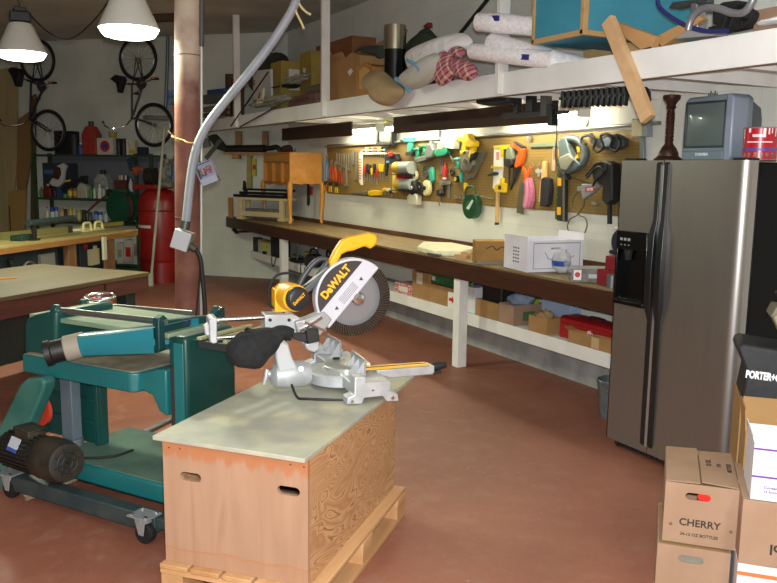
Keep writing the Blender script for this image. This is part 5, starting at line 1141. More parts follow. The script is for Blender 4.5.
# pliers and snips at the left end
for i, (u, v0, v1, m, lab) in enumerate(((327.5, 160, 179, BLUP, 'blue-handled pliers hanging at the left end of the pegboard'), (332, 165, 179, ORG, 'orange-handled snips hanging beside the blue pliers'), (335.5, 167, 181, ORG, 'orange-handled pliers, second tool right of the blue pliers'), (341, 172, 184, REDP, 'red-handled pliers hanging below the row of steel wrenches'))):
    h = Hang('pliers', lab, 'pliers', u, v0)
    h.poly('jaw', [(u-1, v0-3), (u+0.6, v0-6), (u+1.4, v0-3), (u+0.8, v0), (u-0.6, v0)], STEEL2, 0.005, 0.014, 0.001)
    for d in (-1, 1): h.poly('handle', [(u+d*0.2, v0), (u+d*0.9, v0+1), (u+d*1.7, (v0+v1)/2), (u+d*1.5, v1), (u+d*0.5, v1), (u+d*0.8, (v0+v1)/2)], m, 0.005, 0.017, 0.002)
for i, u in enumerate((326, 331, 337)):
    h = Hang('pincers', f'small dark pincers low at the left end of the pegboard, {["leftmost", "middle one", "rightmost"][i]} of three', 'pliers', u, 182+i)
    h.poly('jaw', [(u-1.5, 181+i), (u+1.5, 181+i), (u+0.8, 185+i), (u-0.8, 185+i)], DARKG, 0.005, 0.016, 0.001)
    for d, m in ((-1, YLW), (1, YLW if i else REDP)): h.poly('handle', [(u+d*0.3, 185+i), (u+d*1.0, 185+i), (u+d*1.6, 191+i), (u+d*0.7, 191+i)], m, 0.005, 0.016, 0.001)
ords = ['first', 'second', 'third', 'fourth', 'fifth', 'sixth', 'seventh', 'eighth', 'ninth', 'tenth', 'eleventh', 'twelfth', 'thirteenth', 'fourteenth', 'fifteenth', 'sixteenth']
for i in range(7):
    u = 337.5+i*2.35; ln = 10+i*1.35; v0 = 153.5
    h = Hang('combination_wrench', f'steel combination wrench on the left pegboard, {ords[i]} from the left in a row of seven', 'wrench', u, v0)
    h.rect('shank', u-0.35, v0+1.5, u+0.35, v0+ln-1.5, STEEL2, 0.005, 0.011, 0.001)
    h.ring('ring_end', u, v0+0.8, 0.9, STEEL2, 0.003, 0.008); h.poly('open_end', [(u-0.4, v0+ln-1.6), (u-1.0, v0+ln), (u-0.4, v0+ln+0.2), (u, v0+ln-0.8), (u+0.4, v0+ln+0.2), (u+1.0, v0+ln), (u+0.4, v0+ln-1.6)], STEEL2, 0.005, 0.011, 0.0)
for i, (u0, u1, v0, v1, lab) in enumerate(((353.2, 354.6, 151, 165, 'short steel bar hanging right of the wrench row'), (356, 357.8, 151, 180, 'long steel bar hanging between the short bar and the striped rule'), (346, 347.6, 165, 186, 'steel T-handle key hanging under the wrench row'))):
    h = Hang('steel_bar', lab, 'tool', u0, v0); h.rect('bar', u0, v0, u1, v1, STEEL2, 0.005, 0.015, 0.001); h.rect('head', u0-0.6, v1-2, u1+0.6, v1, STEEL2, 0.005, 0.02, 0.001)
h = Hang('striped_rule', 'white and red striped rule hanging vertically on the left pegboard', 'ruler', 361.5, 151); h.poly('rule', [(360.0, 158), (361, 151), (363.2, 151), (363.4, 185), (361.5, 185), (360.0, 182)], PALE, 0.004, 0.010, 0.0)
for k in range(8): h.rect('red_stripe', 360.0, 159+k*2.7, 361.8, 160.3+k*2.7, REDP, 0.010, 0.0108, 0.0)
h = Hang('tool_rail', 'white rail holding a row of small screwdrivers at the top of the left pegboard', 'rack', 375, 152); h.rect('rail', 364, 152.5, 387, 154.5, PALE, 0.0, 0.03, 0.002); h.rect('lip', 364, 149.6, 387, 150.4, PALE, 0.026, 0.03, 0.001)
for i in range(11):
    u = 365+i*2.05; m = (REDP, PALE, YLW, DARKG, BLUP, ORG)[i % 6]; nm = ('red', 'white', 'yellow', 'black', 'blue', 'orange')[i % 6]
    h = Hang('screwdriver', f'tiny {nm}-handled screwdriver standing in the white rail, {ords[i]} from the left', 'screwdriver', u, 150); h.rect('handle', u-0.6, 147.6, u+0.6, 151.6, m, 0.010, 0.022, 0.002); h.rect('shaft', u-0.2, 154.6, u+0.2, 158, STEEL2, 0.014, 0.018, 0.0)
for i, (u, m, nm, v0, v1) in enumerate(((366, REDP, 'red', 166, 174), (368.5, DARKG, 'black', 164, 173), (371, DARKG, 'black', 165, 174), (373.2, YLW, 'yellow', 168, 175), (375.5, DARKG, 'black', 164, 173), (378, REDP, 'red', 170, 177), (381.5, YLW, 'yellow', 164, 172), (384, YLW, 'yellow', 164.5, 172))):
    h = Hang('screwdriver', f'{nm}-handled screwdriver in the middle row of the left pegboard, {ords[i]} from the left', 'screwdriver', u, v0); h.poly('handle', [(u-0.9, v0), (u+0.9, v0), (u+1.0, v0+3), (u+0.6, v1), (u-0.6, v1), (u-1.0, v0+3)], m, 0.006, 0.026, 0.003); h.rect('shaft', u-0.3, v1, u+0.3, v1+8, STEEL2, 0.012, 0.018, 0.0)
h = Hang('tin_snips', 'black-handled long tool hanging left of the black and red gadget', 'tool', 387.5, 155); h.poly('handle', [(386.4, 154), (388.6, 154), (389, 166), (388, 176), (386.6, 176), (386.2, 166)], DARKG, 0.006, 0.022, 0.003); h.rect('blade', 387, 176, 388.4, 181, STEEL2, 0.008, 0.014, 0.001)
h = Hang('adjustable_wrench', 'steel wrench hung horizontally along the bottom of the left pegboard', 'wrench', 360, 192.5); h.poly('shank', [(352, 192), (363, 192.2), (363, 193.8), (352, 193.4)], STEEL2, 0.005, 0.014, 0.001); h.poly('jaw', [(363, 191.6), (366.5, 190.8), (367.8, 191.8), (366, 192.8), (368, 193.6), (366.2, 194.8), (363, 194.4)], STEEL2, 0.005, 0.016, 0.001)
h = Hang('caulk_gun', 'bright yellow plastic tool hung low on the left pegboard', 'tool', 377, 193); h.poly('body', [(371.2, 191.5), (375, 190.4), (383.5, 190.8), (383.5, 195.2), (374, 196), (371.2, 194.5)], YLW, 0.005, 0.05, 0.006); h.rect('tip', 369, 191, 371.2, 195, DARKG, 0.01, 0.03, 0.002)
for i, (u, v, m, nm) in enumerate(((386, 189.6, YLW, 'yellow'), (389.5, 189.8, PALE, 'pale'), (392.8, 192, DARKG, 'black'))): h = Hang('clip', f'small {nm} clip low on the pegboard left of the yellow level', 'clip', u, v); h.poly('body', cluster(u, v, 1.7), m, 0.004, 0.03, 0.003); h.poly('tail', [(u-0.6, v+1.5), (u+0.6, v+1.5), (u+1, v+5), (u, v+5)], STEEL2, 0.008, 0.02, 0.001)
h = Hang('spirit_level', 'yellow spirit level hanging upright beside the two yellow and grey cans', 'level', 396.5, 164); h.rect('body', 395, 163.5, 398.2, 192.5, YLW, 0.005, 0.035, 0.003); h.rect('vial', 395.8, 176, 397.6, 179, M('#c8e08a', 0.2), 0.035, 0.038, 0.001); h.rect('end_cap', 394.9, 163, 398.3, 164.2, DARKG, 0.004, 0.036, 0.001)
# little shelf with a work light at the top
h = Hang('work_light', 'square black-framed work light with a grey lens hung from the top of the pegboard', 'lamp', 389, 133); h.rect('lens', 383, 127, 395, 142, M('#6d6a58', 0.4), 0.02, 0.05, 0.003)
h.rect('frame', 381, 125, 382.8, 145, DARKG, 0.005, 0.07, 0.002).rect('frame', 395.2, 125, 397, 145, DARKG, 0.005, 0.07, 0.002).rect('frame', 382.8, 125, 395.2, 126.6, DARKG, 0.005, 0.07, 0.002).rect('frame', 382.8, 142.6, 397.5, 145, DARKG, 0.005, 0.07, 0.002); h.rect('yellow_cap', 382.5, 120, 393, 124.8, M('#c6c31e', 0.5), 0.01, 0.07, 0.006)
h = Hang('small_lamp', 'small white lamp body fixed left of the square work light', 'lamp', 361, 121); h.poly('body', [(356, 122), (358, 119.5), (364, 119.5), (365.5, 122), (364, 125), (363, 129), (361.5, 126), (358, 125)], M('#a9b0c4', 0.4), 0.01, 0.05, 0.004)
h = Hang('battery_charger', 'black and red gadget hung right of the long-handled black tool', 'charger', 396, 158); h.poly('body', [(389.5, 157), (392, 153), (400, 153.5), (402, 160), (400, 164), (392, 163)], DARKG, 0.004, 0.06, 0.006); h.rect('red_part', 394, 152.6, 398, 156.5, REDP, 0.06, 0.075, 0.003); h.rect('blue_part', 391, 161, 394, 163, BLUP, 0.06, 0.066, 0.002)
# cordless drills
def board_drill(lab, u, v, s, m, bat=BLKM, flip=1, name='cordless_drill'):
    h = Hang(name, lab, 'drill', u, v); f = flip
    h.poly('motor_body', [(u-5*s*f, v-1.6*s), (u-3.5*s*f, v-2.8*s), (u+4*s*f, v-2.8*s), (u+5*s*f, v-1.5*s), (u+5*s*f, v+1.8*s), (u-4*s*f, v+2*s)], m, 0.008, 0.06, 0.010)
    h.poly('grip', [(u-0.5*s*f, v+1.8*s), (u+3.6*s*f, v+1.8*s), (u+3*s*f, v+11*s), (u-1*s*f, v+11*s)], m, 0.018, 0.05, 0.007)
    h.rect('battery', u-2*s, v+11*s, u+4*s, v+14.5*s, bat, 0.01, 0.06, 0.004)
    h.poly('chuck', [(u-5*s*f, v-1.2*s), (u-8*s*f, v-0.7*s), (u-8*s*f, v+0.9*s), (u-5*s*f, v+1.4*s)], BLKM, 0.02, 0.05, 0.004); h.rect('bit', u-11.5*s*f, v-0.15, u-8*s*f, v+0.45, STEEL2, 0.032, 0.036, 0.0)
    return h
board_drill('large green cordless drill hung below the left end of the long dark board', 412, 140.5, 1.05, TEALG)
board_drill('green cordless driver hung right of the large green drill', 420, 149.5, 0.62, GRN, M('#175a44', 0.5))
board_drill('small green driver, rightmost of the three hung green drills', 427, 146.5, 0.62, GRN, M('#175a44', 0.5))
h = Hang('angle_grinder', 'silver and dark grey grinder hung diagonally under the grey tubing', 'grinder', 435, 152); h.poly('body', [(431, 153), (433, 145), (437, 143.5), (439.5, 150), (438, 157), (432, 159)], STEEL2, 0.006, 0.08, 0.008); h.poly('barrel', [(420, 158.5), (431, 155.5), (432.5, 160), (422, 163.5)], M('#5c6058', 0.5), 0.02, 0.075, 0.008); h.rect('hook', 434.5, 125, 440, 143, M('#8e9090', 0.4, 0.4), 0.004, 0.016, 0.001)
h = Hang('disc_grinder', 'green grinder with a pale round disc hung left of the white box', 'grinder', 447, 148); h.poly('body', [(439, 153), (443, 148), (452, 147), (454, 152), (450, 156), (442, 157)], GRN, 0.008, 0.07, 0.008); 
h.poly('disc', [(443, 149), (443.5, 144), (447, 140), (451, 138.8), (452.4, 141), (451, 146), (447, 149.5)], M('#9a9684', 0.6), 0.06, 0.072, 0.001); h.tube('handle', [(452, 152), (455, 158), (457, 162)], STEEL2, 0.006, 0.04)
h = Hang('white_box', 'small white upright box hung under the long dark board', 'box', 456.5, 141); h.poly('body', [(453, 134), (461.4, 134.5), (460.2, 149), (452, 148.2)], M('#f0efe6', 0.5), 0.01, 0.08, 0.004); h.rect('hanger', 456, 130, 458.5, 134.2, M('#c9bfa0', 0.5), 0.02, 0.03, 0.001)
h = board_drill('bright yellow cordless drill, left of the pair above the circular saw', 467, 140, 1.0, YLW, YLW, 1)
h = Hang('cordless_drill', 'bright yellow cordless drill, right of the pair above the circular saw', 'drill', 475, 145); h.poly('motor_body', [(470, 141), (472, 134), (476, 133.5), (478, 139), (482.5, 141.5), (482, 147), (477, 148), (471, 146)], YLW, 0.03, 0.10, 0.010); h.poly('grip', [(476.5, 147), (481, 147), (478.5, 159), (475, 158)], YLW, 0.04, 0.08, 0.006); h.rect('chuck', 470.5, 137, 472.5, 141, BLKM, 0.05, 0.08, 0.003)
h = Hang('circular_saw', 'grey circular saw with a tilted base plate hung below the yellow drills', 'saw', 472, 162)
h.poly('guard', [(464.5, 162), (466, 154), (470, 150), (474.5, 151), (477.5, 157), (478, 165), (474, 171), (468, 171.5), (465, 168)], M('#7d786a', 0.4, 0.4), 0.01, 0.06, 0.006)
h.disc('blade', 471.5, 161.5, 7.4, M('#a09a8a', 0.35, 0.6), 0.06, 0.064); h.disc('hub', 471.5, 161.5, 2.6, M('#6a6458', 0.4, 0.5), 0.064, 0.08, sub=True)
h.poly('base_plate', [(479, 152), (487, 151), (488, 153), (476, 178), (466, 180), (465, 177.5), (474, 174)], M('#6f6c60', 0.4, 0.4), 0.012, 0.03, 0.002); h.poly('rear_handle', [(477, 154), (482, 152), (480, 157), (476, 163)], DARKG, 0.03, 0.08, 0.006)
# cans, rolls and discs
for (v0, v1, lab) in ((161.5, 174, 'upper of the two yellow and grey cans lying on the pegboard bracket'), (178.5, 190, 'lower of the two yellow and grey cans lying on the pegboard bracket')):
    h = Hang('paper_roll_can', lab, 'can', 410, (v0+v1)/2); r_ = (v1-v0)/2*h.k(410, v0)
    xa, xm, xb = h.L(402, v0)[0], h.L(408.5, v0)[0], h.L(418, v0)[0]
    MB().cyl((xm, -r_-0.006, 0), (xb, -r_-0.006, 0), r_, n=24).build('barrel', M('#9aa09c', 0.45), h.t); MB().cyl((xa, -r_-0.006, 0), (xm, -r_-0.006, 0), r_*0.96, n=24).build('yellow_band', M('#cfae3c', 0.5), h.t)
    MB().box(xa-0.01, xb+0.01, -2*r_-0.006, 0, -r_-0.012, -r_-0.004).build('bracket', DARKG, h.t)
h = Hang('tape_gun', 'red tool between the two yellow and grey cans', 'tool', 404, 176); h.poly('body', [(400, 174.5), (408, 175), (408, 178), (404, 182), (400, 182)], REDP, 0.006, 0.05, 0.004)
h = Hang('sanding_disc', 'cream round sanding disc hung above the stack of polishing pads', 'disc', 418, 175); h.disc('disc', 418, 175.3, 4.6, M('#d6cda8', 0.6), 0.02, 0.04); h.disc('hub', 418, 175.3, 1.5, DARKG, 0.04, 0.043, sub=True)
for i, (u, v, r) in enumerate(((427, 172, 6.0), (431.5, 171, 5.4))): h = Hang('sanding_disc', f'dark grey sanding disc hung right of the cream disc, {["left", "right"][i]} one of two', 'disc', u, v); h.disc('disc', u, v, r, M('#4d4f48', 0.7), 0.006+i*0.0, 0.02+0.01*i); h.disc('hub', u, v, 1.3, STEEL2, 0.02+0.01*i, 0.026+0.01*i, sub=True)
for i, (u, r, m, lab) in enumerate(((418.5, 7.3, M('#1c1c1c', 0.5), 'black polishing pad, left of the three pads side by side'), (425, 7.2, M('#2a2622', 0.5), 'dark brown polishing pad, middle of the three pads side by side'), (429.5, 7.6, M('#e3d79a', 0.6), 'cream polishing pad, right of the three pads side by side'))):
    h = Hang('polishing_pad', lab, 'pad', u, 188); z0 = h.L(u, 188)[1]; rr_ = r*h.k(u, 188); MB().lathe([(rr_*0.85, -0.012), (rr_, -0.004), (rr_, 0.03), (rr_*0.85, 0.04)], (0, -0.018-0.03*(2-i)*0.5, z0), (0, -1, 0), n=28).build('pad', m, h.t)
    MB().lathe([(rr_*0.3, 0), (rr_*0.25, 0.01)], (0, -0.058-0.03*(2-i)*0.5, z0), (0, -1, 0), n=16).build('hub', DARKG if i else STEEL2, h.t)
h = Hang('plastic_jug', 'translucent white plastic jug hung below the polishing pads', 'jug', 418, 197); h.poly('body', [(413, 197), (415.5, 193.5), (421, 193.5), (423.2, 197), (422.8, 205.4), (413.6, 204.8)], M('#cfcbb4', 0.4), 0.01, 0.08, 0.010); h.rect('neck', 416.5, 191, 420, 193.6, M('#dcd8c6', 0.4), 0.03, 0.06, 0.003)
h = Hang('hand_plane', 'teal-handled tool hung upright left of the steel pry bar', 'tool', 434, 178); h.poly('handle', [(432.3, 168), (435, 167.2), (436.2, 180), (434.6, 183), (432.6, 181)], TEALG, 0.006, 0.04, 0.006); h.poly('blade', [(433.2, 183), (434.8, 183), (435, 191), (433.6, 191.5)], DARKG, 0.012, 0.02, 0.001)
h = Hang('pry_bar', 'flat steel pry bar hung left of the red air tool', 'tool', 442, 166); h.poly('bar', [(441, 159.5), (443.6, 159.5), (443.4, 171), (445, 173.5), (440, 174), (441.4, 171)], STEEL2, 0.005, 0.014, 0.001)
h = Hang('air_tool', 'red cylindrical tool with a silver tip hung in the middle of the pegboard', 'tool', 447.5, 171); x, z = h.L(447.5, 171); k_ = h.k(447.5, 171)
MB().lathe([(0.8*k_, 8.5*k_), (1.0*k_, 4.5*k_), (2.5*k_, 4.4*k_), (2.7*k_, -6*k_), (2.2*k_, -6.5*k_)], (0, -0.03, 0), n=18).build('body', REDP, h.t); MB().lathe([(2.4*k_, -8.3*k_), (2.4*k_, -6.4*k_)], (0, -0.03, 0), n=18).build('collar', PALE, h.t)
h = Hang('hand_riveter', 'grey hand tool with a cross grip hung below the red cylindrical tool', 'tool', 447, 183); h.poly('body', [(442, 181.2), (452, 180.6), (452.4, 184.6), (443, 185.2)], STEEL2, 0.006, 0.04, 0.004); h.poly('arm', [(444.8, 185), (446.6, 185), (445.6, 196), (444.4, 196)], DARKG, 0.01, 0.025, 0.002).poly('arm', [(449, 185), (451, 185), (450.8, 198), (449.4, 198)], STEEL2, 0.01, 0.022, 0.002)
h = Hang('hand_drill', 'small dark hand drill with a thin bit hung lowest in the middle of the pegboard', 'drill', 442.5, 193); h.poly('body', [(439.6, 190), (444, 188.8), (446, 193), (443, 196.5), (440, 195.6)], DARKG, 0.006, 0.04, 0.005); h.poly('bit', [(441, 196), (442.2, 196), (441.2, 206), (440.6, 206)], STEEL2, 0.016, 0.022, 0.0); h.disc('gear', 444, 192, 1.5, STEEL2, 0.04, 0.05)
board_drill('small teal drill hung left of the circular saw blade', 461, 159.5, 0.62, TEALG, TEALG, 1)
h = Hang('tape_measure', 'round yellow tape measure hung low between the red tool and circular saw', 'tape measure', 458.5, 179); h.disc('case', 458.5, 179, 3.4, DARKG, 0.006, 0.04); h.disc('yellow_face', 458.7, 179, 2.1, YLW, 0.04, 0.043, hole=0.8)
h = Hang('wire_roll', 'dark coil of wire hung above the yellow tape measure', 'coil', 454, 172); h.ring('coil', 454, 172, 3.2, DARKG, 0.008, 0.02).ring('coil', 454.6, 172.6, 2.7, DARKG, 0.007, 0.034)
for i, (u, v0, v1, m, lab) in enumerate(((463, 172, 182, TEALG, 'teal-handled long screwdriver hung under the small teal drill'), (467.3, 183, 191, YLW, 'yellow-handled screwdriver hung left of the green reel'))):
    h = Hang('screwdriver', lab, 'screwdriver', u, v0); h.poly('handle', [(u-1.1, v0), (u+1.1, v0), (u+1.2, v0+4), (u+0.7, v1), (u-0.7, v1), (u-1.2, v0+4)], m, 0.006, 0.032, 0.004); h.rect('shaft', u-0.3, v1, u+0.3, v1+8, STEEL2, 0.014, 0.02, 0.0)
h = Hang('bracket_set', 'pair of small steel brackets hung at the bottom edge right of the hand drill', 'bracket', 458, 197); h.poly('body', [(455, 198.5), (456, 195), (457, 197.5), (460, 197), (461, 194.5), (462, 198.5)], STEEL2, 0.005, 0.02, 0.001)
h = Hang('cable_reel', 'dark green round cable reel with a handle hanging low left of the white saw guide', 'reel', 476, 204); h.disc('reel', 476.2, 206.5, 12.2, M('#14442c', 0.5), 0.012, 0.08); h.disc('hub', 476.2, 206.5, 5.2, M('#1d5a3b', 0.5), 0.08, 0.092)
h.tube('handle', [(469.5, 203), (470, 190), (474, 186.5), (479, 189), (481, 203)], M('#14442c', 0.5), 0.010, 0.05); h.tube('bolt', [(484, 196.2), (496, 198.8)], STEEL2, 0.006, 0.04); h.poly('crank', [(474.6, 208), (480.5, 199.5), (481.8, 201), (477, 209.6)], M('#d5d9d2', 0.5), 0.092, 0.098, 0.001)
# right half
h = Hang('saw_guide', 'white and yellow saw guide with a wooden stick hanging on the pegboard', 'saw guide', 500, 165)
h.poly('guard', [(496.5, 148), (498.5, 146), (504.8, 146.3), (503.6, 190.5), (498.5, 191.5), (495.4, 188)], M('#e8e6dc', 0.5), 0.006, 0.03, 0.003); h.rect('red_print', 499, 152, 502, 160, M('#c98a84', 0.5), 0.030, 0.031, 0, sub=True)
h.poly('top_bracket', [(497, 146), (505, 145.2), (512, 145), (512, 149), (506.5, 149.5), (505.6, 157), (504.2, 157), (504, 148.6), (497, 148.4)], YLW, 0.022, 0.042, 0.002); h.poly('middle_bracket', [(495, 166), (505, 166.4), (505, 168.6), (495, 168.2)], YLW, 0.03, 0.046, 0.001)
h.poly('lower_bracket', [(499.5, 186), (502, 184.6), (504.6, 184), (506, 178), (507.4, 178), (507.4, 183), (510.3, 183.6), (509.8, 192.4), (500, 192)], YLW, 0.03, 0.06, 0.002); h.rect('bracket_hole', 503.6, 185.6, 506.6, 189.6, DARKG, 0.06, 0.0605, 0, sub=True)
h.poly('knob', [(493.2, 174), (500, 171.8), (502, 173), (501, 175), (494, 176)], DARKG, 0.03, 0.07, 0.004); h.poly('stick', [(498.6, 192), (501, 192), (499.8, 222.5), (497.4, 222.5)], WD, 0.008, 0.03, 0.001); h.poly('stick_end', [(497.4, 222.5), (499.8, 222.5), (499.7, 224.8), (497.2, 224.8)], DARKG, 0.008, 0.03, 0.001)
h = Hang('glue_gun', 'grey and black pistol-shaped tool hung between the saw guide and the orange saw', 'tool', 513, 155); h.poly('body', [(510, 151), (512, 147), (515.8, 148.5), (517, 158), (515.5, 162), (510.6, 160)], M('#6d7466', 0.5), 0.008, 0.05, 0.006); h.poly('head', [(508.6, 158.5), (516.6, 159), (517.4, 164), (514.6, 168), (509, 166)], BLKM, 0.008, 0.06, 0.006)
h.poly('rod', [(516, 168), (519.4, 168), (518, 174), (516.6, 180), (513, 190), (512.2, 190), (514.4, 180)], DARKG, 0.012, 0.03, 0.002); h.rect('strap', 509.5, 160, 510.6, 186, DARKG, 0.006, 0.01, 0.0)
h = Hang('hacksaw', 'orange-handled saw hung upside down beside the grey pistol tool', 'saw', 522, 155); h.poly('handle', [(516, 146), (517.5, 142.5), (521, 144.5), (527.8, 149), (526.4, 158), (524, 166), (520.6, 167.5), (518, 166.6), (520, 158), (522.5, 153.8), (522, 151), (518.6, 149.6)], ORG, 0.006, 0.045, 0.006); h.poly('grip_cap', [(517, 142), (518.8, 141.6), (527, 146.4), (526.6, 148.8), (521, 145.4)], DARKG, 0.01, 0.05, 0.003); h.poly('blade', [(519, 167), (523, 167), (519.2, 176), (516.4, 182), (515.4, 181.6)], M('#47443a', 0.5, 0.4), 0.012, 0.016, 0.0)
h = Hang('straightedge', 'grey-green metal straightedge hung horizontally at the top right of the pegboard', 'straightedge', 545, 145); h.poly('rule', [(531, 143), (560, 142.6), (560, 146.6), (531, 147.2)], M('#687260', 0.5, 0.3), 0.008, 0.020, 0.001); h.disc('peg_hole', 546, 145, 0.8, DARKG, 0.020, 0.0205)
h = Hang('file', 'long flat grey file hung left of the pink rag', 'file', 522, 182); h.poly('blade', [(521, 181), (526, 181.4), (524.2, 214.4), (517.6, 212.6)], M('#6a6756', 0.5, 0.4), 0.006, 0.014, 0.001)
h = Hang('rag', 'pink rag hanging on the pegboard left of the hand brush', 'cloth', 531, 180); h.poly('fold', [(528.6, 182), (531, 177.6), (533.6, 178), (535.8, 188), (536.2, 200), (533.4, 208.8), (527.4, 208.6), (526.6, 204), (528.4, 194)], M('#c97a98', 0.9, c2='#b76686', scale=30, bump=0.4), 0.006, 0.05, 0.010); h.poly('fold', [(530.4, 180), (532.4, 179), (533.6, 194), (531.6, 207), (529.6, 207), (530.8, 193)], M('#d38aa5', 0.9), 0.048, 0.06, 0.005)
h = Hang('scissors', 'orange-handled scissors hung over the pink rag', 'scissors', 529, 170); h.poly('handle', [(525.6, 168), (527, 166.4), (529.2, 170), (530.6, 174), (533.5, 166), (534.4, 168), (532, 178), (528, 183), (526.6, 183), (528.6, 176)], ORG, 0.03, 0.045, 0.002); h.tube('ring', [(531.5, 165), (534, 163.4), (535.4, 165.6), (533.6, 167.2)], STEEL2, 0.003, 0.02)
h = Hang('key_bunch', 'small bunch of pale keys hung left of the hand brush', 'keys', 540, 168); h.ring('ring', 540, 164.5, 1.6, STEEL2, 0.0025, 0.014); h.poly('key', [(536.6, 170), (538.8, 168.6), (541, 170), (543.8, 169), (543.2, 173), (541, 172.6), (540.4, 176.6), (539, 176.4), (539, 172.6), (537, 173)], M('#cfd3d4', 0.35, 0.5), 0.006, 0.016, 0.001)
h = Hang('hand_brush', 'wooden-backed hand brush with black bristles hanging on the pegboard', 'brush', 547, 175); h.poly('back', [(545, 162), (546.8, 160.8), (548.4, 162), (548, 177), (548.6, 200), (546, 204), (541.4, 202), (541.6, 196), (543.6, 178)], WD, 0.006, 0.03, 0.004); h.poly('bristles', [(546.4, 178.4), (550, 177), (554.6, 179), (555, 190), (553.6, 204), (550.4, 206.8), (545, 206), (545.6, 190)], M('#17161a', 0.9, c2='#26242a', scale=80, bump=0.6), 0.01, 0.06, 0.008)
h = Hang('bevel_gauge', 'pale pink narrow rule hung left of the green rule', 'ruler', 555, 157); h.poly('rule', [(554.4, 144), (557.8, 144.4), (555.8, 171), (552.6, 170.4)], M('#b79a86', 0.5), 0.006, 0.014, 0.001); h.rect('slot', 554.8, 148, 555.6, 160, DARKG, 0.014, 0.0145, 0)
h = Hang('green_rule', 'dark green marked rule hung upright left of the yellow and black level', 'ruler', 560, 180); h.poly('rule', [(559.4, 146), (563.2, 146), (560.8, 220), (556.6, 219)], M('#4b5a30', 0.5), 0.006, 0.018, 0.001)
for k in range(14): v = 149+k*5; u = 559.4-(v-146)*0.036; h.rect('mark', u+0.6, v, u+2.4, v+1.6, M('#2a331c', 0.5), 0.018, 0.0186, 0)
h = Hang('spirit_level', 'black spirit level with yellow windows hung upright on the right half of the pegboard', 'level', 566, 186); h.poly('body', [(563.6, 148), (569, 149), (568.4, 221.6), (561, 220.4)], M('#23241f', 0.5), 0.006, 0.045, 0.002); h.poly('steel_edge', [(567.4, 149), (569.2, 149), (568.6, 221.6), (566.8, 221.4)], M('#7c7b72', 0.4, 0.6), 0.04, 0.047, 0.001)
for v0 in (149, 178, 207): h.rect('yellow_vial', 562.6-(v0-149)*0.02, v0, 566.4-(v0-149)*0.02, v0+8, M('#e8a91c', 0.4), 0.045, 0.048, 0.001)
h = Hang('jigsaw', 'large blue-grey jigsaw hung on the right half of the pegboard', 'jigsaw', 577, 155)
h.poly('housing', [(564.6, 141), (569, 136.6), (573, 137.6), (575, 147), (578, 155), (582.6, 160), (588, 165), (581, 171), (574, 174.4), (569, 171), (565.4, 160)], M('#4d5a5f', 0.45), 0.008, 0.075, 0.012)
h.tube('handle', [(570.5, 139.6), (577, 138.6), (583.5, 141.4), (588.4, 147.5), (590, 156), (587.5, 164)], M('#46535a', 0.45), 0.030, 0.042, 12)
h.poly('silver_head', [(567, 158), (577, 153.4), (582, 160), (575, 170.4), (569, 169)], M('#a8a696', 0.35, 0.6), 0.07, 0.092, 0.005)
h.poly('yellow_switch', [(584.4, 146.6), (586.6, 148), (587.4, 152.6), (585.2, 151.6)], YLW, 0.07, 0.082, 0.002).poly('yellow_badge', [(581.6, 157), (584, 154.6), (584.6, 157.6), (582.2, 160)], YLW, 0.06, 0.070, 0.001)
h.tube('power_cord', [(565, 108), (565.4, 135), (564, 155), (567, 168), (573, 176), (576, 180)], RUBBER, 0.006, 0.09)
h = Hang('extension_cable', 'thin black cord drooping from the jigsaw to the black saw', 'cord', 585, 183); h.tube('cord', [(573, 176), (580, 178.6), (590, 182), (597, 184)], RUBBER, 0.005, 0.05); h.tube('plug', [(573, 174), (574.6, 179)], RUBBER, 0.012, 0.05)
h = Hang('belt_sander', 'dark grey power tool wrapped in its black cord, top right of the pegboard', 'sander', 612, 143); h.poly('body', [(596, 141), (602, 138), (610, 136), (622, 134), (630, 139), (630, 147), (622, 150), (606, 149), (600, 146)], M('#3a3f42', 0.5), 0.008, 0.07, 0.010); h.poly('lens', [(609, 140), (617, 137), (620, 143), (616, 147), (610, 146)], M('#7b8a94', 0.3), 0.07, 0.085, 0.004)
h.tube('cord', [(594, 145), (589.8, 143), (591, 137.4), (598, 136), (604, 140), (602, 149), (607, 152), (612, 146), (609, 137), (615, 134), (621, 138), (619, 148), (625, 151), (629, 143), (625, 135)], RUBBER, 0.010, 0.085)
h = Hang('circular_saw', 'black circular saw with cord loops, partly hidden behind the refrigerator edge', 'saw', 610, 180); h.poly('body', [(600, 170), (606, 163), (616, 161), (622, 164), (622, 200), (616, 205), (611, 200), (612, 186), (603, 180)], BLKM, 0.01, 0.10, 0.012); h.tube('cord', [(596, 176), (601, 170), (606, 164), (613, 163), (617, 168), (612, 176), (606, 180), (603, 186)], RUBBER, 0.010, 0.10).tube('cord', [(599, 178), (605, 171), (611, 167), (616, 172)], RUBBER, 0.008, 0.12); h.rect('clamp', 612, 203, 614.4, 224, DARKG, 0.02, 0.05, 0.002)
h = Hang('dust_bag', 'grey dust bag with a red logo patch hung in front of the black saw', 'bag', 598, 190); h.poly('bag', [(590, 184), (606, 183.4), (608, 186), (600, 194), (591, 200), (589.6, 192)], M('#7d7f80', 0.8), 0.05, 0.09, 0.008); h.poly('logo_patch', [(594.4, 187.4), (602.4, 186.4), (604.6, 188.2), (602.8, 191), (594, 192.2)], M('#b02a2a', 0.6), 0.09, 0.0912, 0)
a_, b_ = h.L(594.6, 191.2), h.L(603.4, 189.4)
o_ = MB().text('RYOBI', Matrix.Translation(((a_[0]+b_[0])/2, -0.0918, (a_[1]+b_[1])/2+0.006)) @ Matrix.Rotation(R(90), 4, 'X') @ Matrix.Rotation(R(6), 4, 'Z'), 0.030, 0.0004, 0.0006, wid=0.8).build('lettering', M('#e8e6e6', 0.5), h.t, smooth=False)
h.disc('clip', 604.4, 186, 2.0, STEEL2, 0.07, 0.10)
